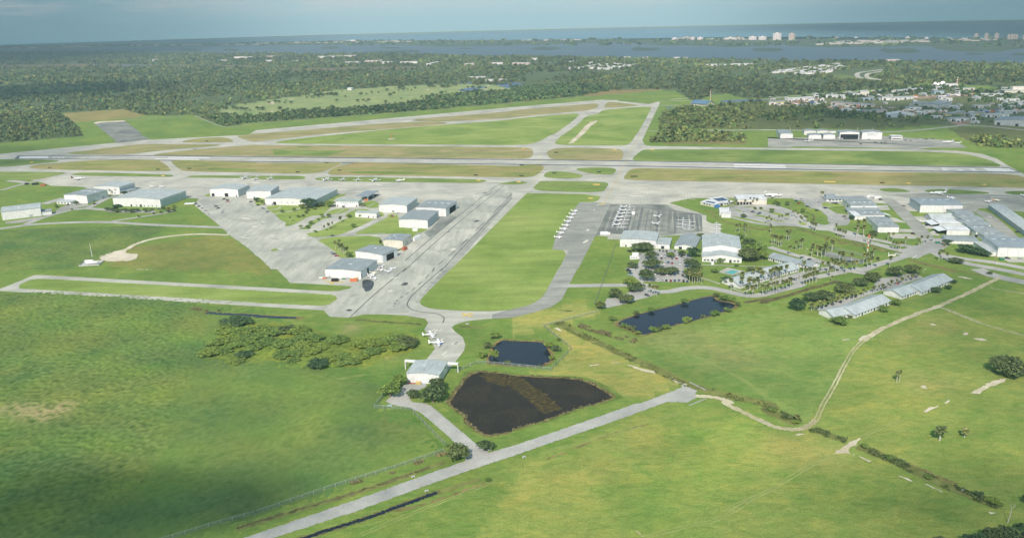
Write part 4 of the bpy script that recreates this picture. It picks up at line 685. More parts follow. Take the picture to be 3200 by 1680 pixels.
# open-sided canopy
pc = GP('11:1010,668 1130,672 1235,615 1085,600'); u = (pc[1]-pc[0]).normalized(); n = Vector((-u.y, u.x, 0)); Wd = (pc[1]-pc[0]).length; D = abs((pc[2]-pc[1]).dot(n))
b = empty('carport', pc[0], math.atan2(u.y, u.x), 'open canopy with flat blue-grey roof on posts, orange loader beneath', 'canopy')
MB().box(-0.5, Wd+0.5, -0.5, D+0.5, 6.0, 6.5).build('roof', MAT['roof_blue'], b)
for x in (0.3, Wd-0.3):
    for y in (0.3, D*0.5, D-0.3): MB().box(x-0.2, x+0.2, y-0.2, y+0.2, 0, 6.0).build('post', MAT['wall_white'], b)
FOOT.append([p[:2] for p in pc])
# ------------------------------------------------------------------ centre: school hangars, terminal
b = building('hangar', 'broad white hangar with pale roof beside the tie-down ramp, tree in front', 'hangar', '21:1085,1128', '21:1447,1146', '21:1450,1068', '21:1465,984', 'd', 0.05, roof='roof_pale', spec={'f': [('entrydoor', 0.17, 1.2, 2.3, 0.05)]}, side='r')
Wd, D, hh, rs = b['dims']; shell(b, 13, D*0.75, 4.6, 'f', 0, 'wall_white', 'roof_pale', Wd+0.2, 0.0, nm=('annex_wall', 'annex_roof')); MB().box(Wd+5, Wd+8, -0.1, 0.05, 0.1, 2.8).build('entry_door', MAT['glass_dark'], b)
building('hangar', 'narrow white gabled hall with grey ridge between the two big hangars', 'hangar', '21:1632,1150', '21:1838,1166', '21:1632,1119', '21:1640,1000', 'd', 0.22, roof='roof_mid', side='l', spec={'f': [('entrydoor', 0.3, 3, 2.6, 0.05)]})
b = building('hangar', 'big white two-tiered gabled hangar with a lower front hall', 'hangar', '21:1910,1278', '21:2308,1294', '21:1908,1229', '21:1907,1184', 'd', 0.16, roof='roof_pale', side='l', spec={'f': row_windows(2, 1.0, 1.8, 1.3, 0.03, 0.2)+row_windows(2, 1.0, 1.8, 1.3, 0.78, 0.96)+[('entrydoor', 0.26, 2, 2.6, 0.05), ('entrydoor', 0.72, 2, 2.6, 0.05), ('entrydoor', 0.33, 1, 2.2, 0.05)]})
Wd, D, hh, rs = b['dims']; D2 = 42; shell(b, Wd*0.985, D2, hh+5.0, 'd', rs, 'wall_white', 'roof_pale', Wd*0.0075, D+0.5, nm=('rear_wall', 'rear_roof'))
pp = b.matrix_basis; FOOT.append([(pp @ Vector(v))[:2] for v in ((0, D, 0), (Wd, D, 0), (Wd, D+D2, 0), (0, D+D2, 0))])
# terminal
b = building('terminal', 'white terminal hall with arched cream arcade facing the car park', 'terminal', 't:535,408', 't:1005,407', 't:1002,326', 't:880,264', 's', 0.05, wall='wall_cream', roof='roof_white', spec={'f': [('opendoor', 0.03+0.105*k, 2.6, 3.2, 0.05) for k in range(5)]})
b = building('terminal', 'low cream terminal wing with dark solar panels and blue end wall', 'terminal', 't:-60,405', 't:170,452', 't:170,412', 't:262,392', 's', 0.06, wall='wall_cream', roof='roof_white', spec={'f': row_windows(3, 1.2, 2.2, 2.0, 0.2, 0.75)}, depth=14)
Wd, D, hh, rs = b['dims']; r = [c for c in b.children if c.name.startswith('roof')][0]
MB().add([(Wd*0.2, 3, hh+0.55), (Wd*0.8, 3, hh+0.55), (Wd*0.8, 8, hh+0.85), (Wd*0.2, 8, hh+0.85)], [(0, 1, 2, 3)]).build('solar_panel', MAT['solar_panel'], r)
MB().box(Wd*0.98, Wd+5, -0.4, 4, 0, 3.0).build('blue_wall', MAT['canvas_blue'], b)
b = building('terminal', 'middle terminal block with curved porch and a blue solar roof', 'terminal', 't:265,430', 't:480,402', 't:480,365', 't:395,300', 's', 0.07, wall='wall_cream', roof='roof_white', spec={'f': [('opendoor', 0.08, 3, 3.2, 0.05)]+row_windows(4, 1.0, 2, 2.2, 0.25, 0.95)}, depth=24)
Wd, D, hh, rs = b['dims']; r = [c for c in b.children if c.name.startswith('roof')][0]
MB().add([(Wd*0.15, 8, hh+0.85), (Wd*0.92, 8, hh+0.85), (Wd*0.92, 20, hh+1.7), (Wd*0.15, 20, hh+1.7)], [(0, 1, 2, 3)]).build('solar_panel', MAT['solar_panel'], r)
b = building('outbuilding', 'blank white box building with stepped roof left of the terminal car park', 'outbuilding', '21:2105,836', '21:2200,839', '21:2196,795', '21:2178,760', 'f', 0, roof='roof_white', depth=9)
Wd, D, hh, rs = b['dims']; shell(b, Wd*1.0, 12, hh+1.2, 'f', 0, 'wall_white', 'roof_white', -2.0, D+0.7, nm=('rear_wall', 'rear_roof'))
# ------------------------------------------------------------------ right-hand hangars
b = building('office', 'long low grey-roofed flight office beside the palms and apron', 'office building', '31:585,675', '31:1000,672', '31:1000,652', '31:1000,622', 'f', 0, wall='wall_white', roof='roof_grey', spec={'f': row_windows(5, 1.0, 2.4, 1.5, 0.05, 0.45)}); Wd, D, hh, rs = b['dims']
MB().box(2, Wd*0.28, D*0.55, D*0.95, hh+0.5, hh+3.4).build('plant_room', MAT['roof_blue'], b)
b = building('hangar', 'grey-roofed hangar with lean-to porch right of the flight office', 'hangar', '31:825,768', '31:1095,768', '31:822,716', '31:768,657', 'w', 0.07, roof='roof_grey', side='l', sky=[(0.25, 0.4, 3, 1.6), (0.45, 0.4, 3, 1.6), (0.65, 0.4, 3, 1.6), (0.85, 0.4, 3, 1.6)], spec={'l': [('opendoor', 0.35, 2.5, 4, 0.05)], 'f': [('window', 0.5, 2, 1, 3.6)]}); Wd, D, hh, rs = b['dims']
shell(b, Wd*1.2, 9, 2.8, 's', 0.9, 'wall_grey', 'roof_grey', -Wd*0.2, -9.2, nm=('porch_wall', 'porch_roof'))
b = building('hangar', 'low hangar with grey roof between a white canopy and a white awning', 'hangar', '31:940,853', '31:1170,852', '31:937,810', '31:921,763', 'w', 0.07, roof='roof_grey', side='l', sky=[(0.25, 0.4, 2.6, 1.5), (0.52, 0.4, 2.6, 1.5), (0.8, 0.4, 2.6, 1.5)], spec={'f': [('window', 0.6, 2, 1, 2)]}); Wd, D, hh, rs = b['dims']
MB().add([(Wd+0.3, 4, hh), (Wd+8, 1, hh-1.8), (Wd+8, 12, hh-1.8), (Wd+0.3, 14, hh)], [(0, 1, 2, 3)]).build('awning', MAT['door_white'], b)
building('hangar', 'white flat canopy hangar against the tree, left of the low grey roof', 'hangar', '31:868,859', '31:957,859', '31:868,822', '31:820,770', 'w', 0.03, roof='roof_white', side='l')
RH = 'grey-roofed box hangars right of the ring road'
for lab, a, b_, tp, rr, rf, sk, sp in [
 ('grey-roofed white box hangar, rear one of the pair beyond the lone palms', '31:1050,920', '31:1257,920', '31:1050,880', '31:1004,830', 'roof_grey', [], {}),
 ('white box hangar with three skylights, front one of the pair beyond the lone palms', '31:1100,986', '31:1312,988', '31:1095,929', '31:1053,884', 'roof_grey', [(0.28, 0.6, 3, 1.3), (0.58, 0.6, 3, 1.3), (0.85, 0.6, 2, 1.3)], {'l': [('greydoor', 0.4, 3, 3.6, 0.05)]}),
 ('large ribbed hangar with slate roof, four skylights and dark doors facing left', '31:1525,786', '31:1950,788', '31:1525,709', '31:1452,642', 'roof_blue', [(0.25, 0.66, 4.5, 2), (0.45, 0.66, 4.5, 2), (0.62, 0.66, 4.5, 2), (0.8, 0.66, 4.5, 2)], {'l': panels(6, 8.5, 'greydoor'), 'f': [('greydoor', 0.07+0.095*k, 0.5, 1.0, 8.2) for k in range(10)]+[('greydoor', 0.15+0.2*k, 0.2, 7.5, 0.1) for k in range(5)]}),
 ('grey-roofed hangar topmost of the stepped column at right', '31:1890,850', '31:2065,847', '31:1888,802', '31:1834,753', 'roof_grey', [], {}),
 ('second grey-roofed hangar down the stepped column at right', '31:1955,911', '31:2165,908', '31:1950,860', '31:1904,802', 'roof_grey', [(0.35, 0.6, 3, 1.2), (0.75, 0.6, 3, 1.2)], {}),
 ('third grey-roofed hangar down the stepped column at right, two skylights', '31:2000,962', '31:2236,958', '31:1997,913', '31:1941,855', 'roof_grey', [(0.35, 0.66, 3.5, 1.8), (0.62, 0.66, 3.5, 1.8)], {}),
 ('fourth grey-roofed hangar down the stepped column, dark doorway in front', '31:2085,1032', '31:2316,1032', '31:2080,979', '31:2020,917', 'roof_grey', [(0.28, 0.66, 3.5, 1.8), (0.58, 0.66, 3.5, 1.8)], {'f': [('opendoor', -0.05+0.09, 2.5, 2.6, 0.05)]}),
 ('lowest grey-roofed hangar of the stepped column, against the biggest hangar', '31:2180,1078', '31:2420,1080', '31:2178,1032', '31:2114,986', 'roof_grey', [(0.25, 0.66, 3.5, 1.8), (0.52, 0.66, 3.5, 1.8)], {}),
 ('biggest blue-grey hangar at the right edge with three roof lights', '31:2302,1230', '31:2800,1238', '31:2302,1135', '31:2182,1034', 'roof_blue', [(0.14, 0.72, 4, 2), (0.34, 0.72, 4, 2), (0.55, 0.72, 4, 2)], {'f': [('greydoor', 0.2+0.22*k, 0.2, 8, 0.1) for k in range(4)]})]:
    building('hangar', lab, 'hangar', a, b_, tp, rr, 'w', 0.075, wall='wall_white', roof=rf, side='l', sky=sk, spec=sp, group=RH)
b = building('hangar', 'weathered pale quonset-like hangar with steep corrugated roof and grey gable', 'hangar', '31:1640,873', '31:1875,870', '31:1638,848', '31:1573,822', 'w', 0.42, wall='wall_grey', roof='roof_pale', side='l', depth=17)
for lab, a, b_, tp, rr, sp in [('white-roofed hangar with raised awning door, rear one of two', '31:1722,932', '31:1946,932', '31:1720,898', '31:1673,850', {'f': [('greydoor', 0.15+0.3*k, 0.5, 0.8, 3.6) for k in range(3)]}), ('white-roofed hangar with raised awning door, front one of two', '31:1795,1011', '31:2022,1013', '31:1793,960', '31:1746,913', {'f': [('greydoor', 0.15+0.3*k, 0.5, 0.9, 4.2) for k in range(3)]})]:
    b = building('hangar', lab, 'hangar', a, b_, tp, rr, 'w', 0.08, roof='roof_white', side='l', spec=dict(sp, l=[('opendoor', 0.5, -0.85, 4, 0.05)])); Wd, D, hh, rs = b['dims']
    MB().add([(-0.2, D*0.05, hh-0.3), (-0.2, D*0.95, hh-0.3), (-8, D*0.95, hh-1.6), (-8, D*0.05, hh-1.6), (-0.2, D*0.05, hh-0.1), (-0.2, D*0.95, hh-0.1), (-8, D*0.95, hh-1.4), (-8, D*0.05, hh-1.4)], [(3, 2, 1, 0), (4, 5, 6, 7), (0, 1, 5, 4), (1, 2, 6, 5), (2, 3, 7, 6), (3, 0, 4, 7)]).build('awning_door', MAT['door_white'], b)
building('hangar', 'low grey-roofed workshop with white front wall behind a round tree', 'workshop', '31:1800,1096', '31:2120,1108', '31:1798,1066', '31:1747,1012', 'w', 0.05, roof='roof_mid', side='l')
building('hangar', 'open-ended white lean-to with pale roof beside the biggest hangar', 'lean-to', '31:2215,1222', '31:2298,1222', '31:2212,1178', '31:2065,1088', 's', 0.03, roof='roof_pale', side='l')
# long T-hangar running away from the camera at the right edge
pa, pb, pc = G(P('31:2700,1112')[0]), G(P('31:2212,750')[0]), G(P('31:2375,703')[0], 6.5); u = (pb-pa); L = u.length; u.normalize(); n = Vector((u.y, -u.x, 0)); Wd = abs((pc-pb).dot(n))
b = empty('hangar', pa+n*Wd, math.atan2(-n.y, -n.x), 'very long low hangar with streaked pale roof running to the right edge', 'hangar'); b.location = pa; b.rotation_euler = (0, 0, math.atan2(n.y, n.x))
shell(b, Wd, L, 5.2, 'd', 0.8, 'wall_grey', 'roof_pale'); FOOT.append([pa[:2], (pa+n*Wd)[:2], (pb+n*Wd)[:2], pb[:2]])
for k in range(12): MB().box(-0.12, 0.03, L*(0.03+0.08*k), L*(0.095+0.08*k), 0.05, 4.6).build('hangar_door', MAT['trim_grey'], b)
# ------------------------------------------------------------------ hangars on the far side of the runway
for lab, a, b_, tp, rr, rd, sp in [
 ('white box hangar standing alone at the left of the far apron', 'h:245,1115', 'h:497,1115', 'h:245,1020', 'h:190,940', 'd', {}), ('rear white gabled hangar of the far left cluster', 'h:725,1042', 'h:965,1042', 'h:725,962', 'h:702,932', 'd', {}),
 ('rear middle white gabled hangar of the far cluster', 'h:985,1003', 'h:1222,1003', 'h:982,962', 'h:966,934', 'd', {}), ('smallest rear hangar of the far cluster, partly hidden', 'h:1232,1003', 'h:1366,1003', 'h:1232,966', 'h:1228,948', 'd', {}),
 ('front left white hangar of the far cluster', 'h:815,1118', 'h:1068,1120', 'h:815,1046', 'h:794,1010', 'd', {}), ('front right white hangar of the far cluster', 'h:1110,1120', 'h:1347,1120', 'h:1108,1040', 'h:1076,1008', 'd', {}),
 ('far hangar with its wide door raised, aircraft inside', 'h:1435,1128', 'h:1828,1128', 'h:1435,988', 'h:1366,952', 'd', {'f': [('opendoor', 0.5, -0.92, 8.5, 0.05), ('whitedoor', 0.5, -0.9, 0.6, 8.7)]}), ('far white hangar with a framed sign on its front', 'h:1882,1130', 'h:2287,1132', 'h:1893,992', 'h:1812,952', 'd', {})]:
    b = building('hangar', lab, 'hangar', a, b_, tp, rr, rd, 0.10, roof='roof_mid', side='l', spec=sp, group='white hangars on the far apron')
    if 'sign' in lab:
        Wd, D, hh, rs = b['dims']; e = MB()
        for q in ((0.25, 0.75, 6.2, 6.5), (0.25, 0.75, 11.0, 11.3)): e.box(Wd*q[0], Wd*q[1], -0.12, 0.02, q[2], q[3])
        for q in (0.25, 0.745): e.box(Wd*q, Wd*q+0.3, -0.12, 0.02, 6.5, 11.0)
        e.build('sign_frame', MAT['trim_grey'], b); e = MB()
        for k in range(4): e.box(Wd*0.29+k*2.3, Wd*0.29+k*2.3+1.7, -0.14, 0.02, 7.7, 9.9)
        e.box(Wd*0.5, Wd*0.72, -0.14, 0.02, 8.5, 8.9); e.build('sign_mark', MAT['trim_grey'], b)
building('office', 'white two-storey office with dark windows right of the far hangars', 'office building', 'h:2480,1140', 'h:2700,1140', 'h:2480,1070', 'h:2430,1045', 'f', 0, roof='roof_white', side='l', spec={'f': row_windows(6, 1.0, 2.4, 1.6)+row_windows(6, 5.0, 2.4, 1.6), 'l': row_windows(3, 1.2, 2, 1.6)})
building('pavilion', 'bright blue roofed building beside the red and white mast', 'building', '20:1800,1056', '20:1945,1068', '20:1945,1046', '20:1975,1030', 'w', 0.35, wall='wall_cream', roof='roof_brightblue', depth=34, over=2.0, spec={'f': row_windows(5, 1, 2.5, 2.4), 'r': row_windows(4, 1, 2.5, 2.4)})
# ------------------------------------------------------------------ long dormitory blocks
def dorm(name, label, a, b_, depth, h=3.0, rise=0.36, roof='roof_pale', nwin=8, back=0.0):
    pa, pb = G(P(a)[0]), G(P(b_)[0]); u = (pb-pa); Wd = u.length; u.normalize(); n = Vector((-u.y, u.x, 0)); pa = pa+n*back
    root = empty(name, pa, math.atan2(u.y, u.x), label, 'dormitory block', 'grey-roofed dormitory blocks'); FOOT.append([(pa-n*2)[:2], (pa+u*Wd-n*2)[:2], (pa+u*Wd+n*depth)[:2], (pa+n*depth)[:2]])
    shell(root, Wd, depth, h, 'w', rise*depth/2, 'wall_white', roof, over=0.7)
    for k in range(nwin):
        s = (k+0.5)/nwin*Wd; w = 0.9 if k % 4 != 2 else 1.6
        MB().box(s-w/2, s+w/2, -0.08, 0.03, 0.8 if w < 1 else 0.1, 2.2).build('window' if w < 1 else 'entry_door', MAT['glass_dark'], root)
    return root
dorm('dormitory', 'nearest dormitory segment of the diagonal row, round shrub at its gable', '32:655,518', '32:850,478', 15, nwin=6)
dorm('dormitory', 'longest dormitory segment of the diagonal row, second from the gable shrub', '32:868,497', '32:1232,358', 16.5, nwin=12)
dorm('dormitory', 'third dormitory segment of the diagonal row, bare white facade', '32:1340,308', '32:1522,246', 15.5, nwin=7)
dorm('dormitory', 'farthest dormitory segment of the diagonal row, shrubs before its end', '32:1540,268', '32:1850,140', 16.5, nwin=11)
dorm('dormitory', 'left dormitory behind the palm-lined loop road, shadows of palms on its roof', 'd:262,535', 'd:1060,300', 19, roof='roof_pale', nwin=10)
dorm('dormitory', 'right continuation of the palm-lined dormitory, nearer the parked cars', 'd:1100,262', 'd:1850,70', 18, roof='roof_pale', nwin=10)
dorm('dormitory', 'rear dormitory with dark window strip, left of the tennis courts', 't:1030,1300', 't:1480,1420', 15, roof='roof_mid', nwin=12)
dorm('dormitory', 'rear dormitory end block with white gable facing the tennis courts', 't:1500,1400', 'r:165,735', 14, roof='roof_mid', nwin=4)
# ------------------------------------------------------------------ vegetation
leaf('leaf_oak', (0.058, 0.090, 0.036), (0.105, 0.150, 0.060), (0.180, 0.225, 0.098)); leaf('leaf_bright', (0.105, 0.175, 0.035), (0.165, 0.25, 0.058), (0.25, 0.335, 0.095)); leaf('leaf_dark', (0.036, 0.078, 0.034), (0.066, 0.122, 0.052), (0.115, 0.175, 0.075))
leaf('leaf_palm', (0.095, 0.135, 0.042), (0.165, 0.195, 0.068), (0.27, 0.27, 0.115)); leaf('leaf_reed', (0.17, 0.15, 0.07), (0.24, 0.21, 0.10), (0.30, 0.27, 0.14)); leaf('leaf_weed', (0.12, 0.195, 0.055), (0.155, 0.235, 0.066), (0.20, 0.275, 0.085), False, 0.35); leaf('leaf_scrub', (0.085, 0.125, 0.04), (0.125, 0.165, 0.055), (0.18, 0.21, 0.08))
leaf('leaf_forest', (0.058, 0.098, 0.040), (0.092, 0.138, 0.056), (0.140, 0.185, 0.080), True)
plain('bark', (0.20, 0.17, 0.13), 0.95, 0.1, 0.3); plain('bark_pale', (0.52, 0.49, 0.43), 0.95, 0.1, 0.2)
def leaf_cloud(name, parent, mat, lobes, n, size, flat=0.6):
    """many small leaf clumps spread through the volume of several lobes (cx, cy, cz, rx, ry, rz)"""
    vol = np.array([l[3]*l[4]*l[5] for l in lobes])**0.7; pick = rng.choice(len(lobes), n, p=vol/vol.sum()); L = np.array(lobes)[pick]
    d = rng.normal(size=(n, 3)); d /= np.linalg.norm(d, axis=1)[:, None]; r = rng.uniform(0.45, 1.08, n)**0.6
    low = d[:, 2] < -0.35; d[low, 2] *= -0.4
    c = L[:, :3]+d*L[:, 3:]*r[:, None]
    nrm = d*0.8+rng.normal(size=(n, 3))*0.55; nrm[:, 2] += 0.35; nrm /= np.linalg.norm(nrm, axis=1)[:, None]
    a = np.cross(nrm, rng.normal(size=(n, 3))); a /= np.linalg.norm(a, axis=1)[:, None]; b = np.cross(nrm, a)
    s = size*rng.uniform(0.55, 1.4, n)[:, None]; bend = nrm*s*0.35
    v = np.stack([c-a*s, c-b*s*flat+bend*0.6, c+a*s, c+b*s*flat+bend*0.6], 1).reshape(-1, 3); f = np.arange(n*4).reshape(-1, 4)
    return link_mesh(name, v.tolist(), f.tolist(), mat, parent)
def make_tree(name, label, cat, w, h, mat, n=700, trunk=0.22, lobes=9, seed=0):
    random.seed(100+seed); root = empty(name, (0, 0, 0), 0, label, cat); th = h*trunk; mb = MB(); R = w/2
    mb.tube([(0, 0, -0.3), (0.05*R, 0, th*0.6), (0, 0.05*R, th*1.3), (0, 0, h*0.6)], [0.05*h+0.05, 0.04*h, 0.03*h, 0.012*h], 7)
    LB = [(0, 0, h*0.62, R*0.62, R*0.62, h*0.36)]
    for k in range(lobes):
        a = 2*math.pi*k/lobes+random.uniform(-0.3, 0.3); q = random.uniform(0.45, 0.72)*R; z = random.uniform(0.42, 0.74)*h; s = random.uniform(0.30, 0.46)*R
        LB.append((math.cos(a)*q, math.sin(a)*q, z, s, s, min(s*0.8, h*0.26))); mb.tube([(0, 0, th), (math.cos(a)*q*0.5, math.sin(a)*q*0.5, (th+z)*0.55), (math.cos(a)*q, math.sin(a)*q, z)], [0.022*h, 0.015*h, 0.006*h], 5)
    leaf_cloud('crown', root, MAT[mat], LB, int(n*1.5), 0.085*w**0.75*1.05); mb.build('trunk', MAT['bark'], root); return root
def make_palm(name, label, cat, h, rc, nf=22, lean=0.0, mat='leaf_palm', seed=0, droop=0.9):
    random.seed(300+seed); root = empty(name, (0, 0, 0), 0, label, cat)
    top = Vector((lean*h, 0, h)); MB().tube([(0, 0, -0.2), (lean*h*0.25, 0, h*0.35), (lean*h*0.6, 0, h*0.7), top], [0.30, 0.22, 0.20, 0.22], 7).build('trunk', MAT['bark_pale'], root)
    mb = MB()
    for k in range(nf):
        a = 2*math.pi*k/nf*2.4+random.uniform(-0.2, 0.2); el = math.radians(random.uniform(-50, 78)); L = rc*random.uniform(0.8, 1.1); d = Vector((math.cos(a), math.sin(a), 0)); side = Vector((-d.y, d.x, 0)); prev = None
        for j in range(5):
            t = j/4; ang = el-droop*t*t; p = top+d*(L*t*math.cos(el-droop*t*0.5))+Vector((0, 0, L*t*math.sin(el-droop*t*0.6))); w = rc*0.30*(0.25+math.sin(math.pi*min(1, t*0.9+0.05)))*(0.9 if t < 1 else 0.3)
            cur = (p-side*w-Vector((0, 0, w*0.35)), p, p+side*w-Vector((0, 0, w*0.35)))
            if prev: mb.add([prev[0], prev[1], cur[1], cur[0]], [(0, 1, 2, 3)]); mb.add([prev[1], prev[2], cur[2], cur[1]], [(0, 1, 2, 3)])
            prev = cur
    mb.build('fronds', MAT[mat], root); return root
TREE = {}
for k, (kind, w, h, mt, n, tr, lb) in enumerate([('oak1', 10, 8, 'leaf_oak', 800, 0.18, 9), ('oak2', 10, 8.5, 'leaf_oak', 800, 0.18, 8), ('oak3', 10, 7.5, 'leaf_oak', 700, 0.16, 10), ('dark', 10, 8.5, 'leaf_dark', 800, 0.15, 8), ('bright', 10, 8.5, 'leaf_bright', 800, 0.14, 9), ('bush', 4, 2.6, 'leaf_bright', 260, 0.1, 6), ('bushd', 4, 2.8, 'leaf_oak', 260, 0.1, 6), ('bigoak', 26, 14, 'leaf_oak', 1900, 0.2, 15)]):
    TREE[kind] = [make_tree('broadleaf_tree' if 'bush' not in kind else 'bush', '', 'tree' if 'bush' not in kind else 'bush', w, h, mt, n, tr, lb, k), w, h, False]
for k, (kind, h, rc, nf, le) in enumerate([('palm1', 9, 2.45, 26, 0.02), ('palm2', 9, 2.3, 24, -0.04), ('palm3', 5, 2.3, 24, 0.0)]):
    TREE[kind] = [make_palm('palm_tree', '', 'palm', h, rc, nf, le, seed=k), rc*2, h, False]
TREE['coco'] = [make_palm('palm_tree', '', 'palm', 10, 3.4, 16, 0.08, seed=9, droop=1.3), 6.8, 10, False]
def plant(kind, loc, label, group, w=None, h=None):
    t = TREE[kind]; s = Vector((1, 1, 1))
    if w: s = Vector((w/t[1], w/t[1], (h or t[2]*w/t[1])/t[2]))
    elif h: s = Vector((h/t[2],)*3)
    rz = random.uniform(0, 6.28)
    if not t[3]:
        t[3] = True; o = t[0]; o.location = loc; o.rotation_euler = (0, 0, rz); o.scale = s; tag(o, label, None, group); return o
    return copy_thing(t[0], loc, rz, label, group, s)
def sc_at(p):
    w = G(p); a, b = PR((w.x, w.y, 0)), PR((w.x+1, w.y, 0)); return w, math.hypot(a[0]-b[0], a[1]-b[1])
def grove(s, kind, label, group, w=None, h=None, zw=4.0):
    """trees at surveyed bases 'x,y' or 'x,y,width in survey units'; label may hold {n} for its place in the row"""
    k0, rest = s.split(':'); x0, y0, vw = VW[k0]; toks = rest.split(); kinds = kind.split('/')
    for i, tk in enumerate(toks):
        q = [float(v) for v in tk.split(',')]; pt = P('%s:%f,%f' % (k0, q[0], q[1]))[0]; loc, sc = sc_at(pt); ww = w; hh = h
        if len(q) > 2: ww = q[2]*vw/2575*0.80469/sc
        if len(q) > 3: hh = q[3]*vw/2575*0.80469/sc*1.02*0.8
        plant(kinds[i % len(kinds)], loc, label.format(n=ordw(i)), group, ww, hh)
random.seed(5)
# big single trees
loc, s_ = sc_at(P('32:2440,1085')[0]); plant('bigoak', loc+Vector((1.5, 3.0, 0)), 'big spreading dark oak at the right edge beside the bare sand strip', None, 23, 10.5)
grove('13:2030,560,270,215', 'oak1', 'dense round tree at the corner of driveway and main road, fence end behind it', None); grove('13:2310,470,180,140', 'oak2', 'smaller round tree across the driveway, beside the marsh pond', None); grove('13:2330,788,80,60', 'bush', 'lone small bush in the mown verge below the main road', None)
grove('12:1350,1285,230,200', 'bright', 'olive-green tree on the lawn left of the lone white hangar', None); grove('12:1440,1180,180,150', 'bright', 'olive-green tree touching the left front corner of the lone white hangar', None); grove('12:1780,1340,260,240', 'oak1', 'tall grey-green tree in front of the lone white hangar', None); grove('12:1830,1240,190,190', 'oak2', 'grey-green tree against the right side of the lone white hangar', None); grove('12:1580,1295,140,110', 'oak3', 'small round tree in the driveway island', None)
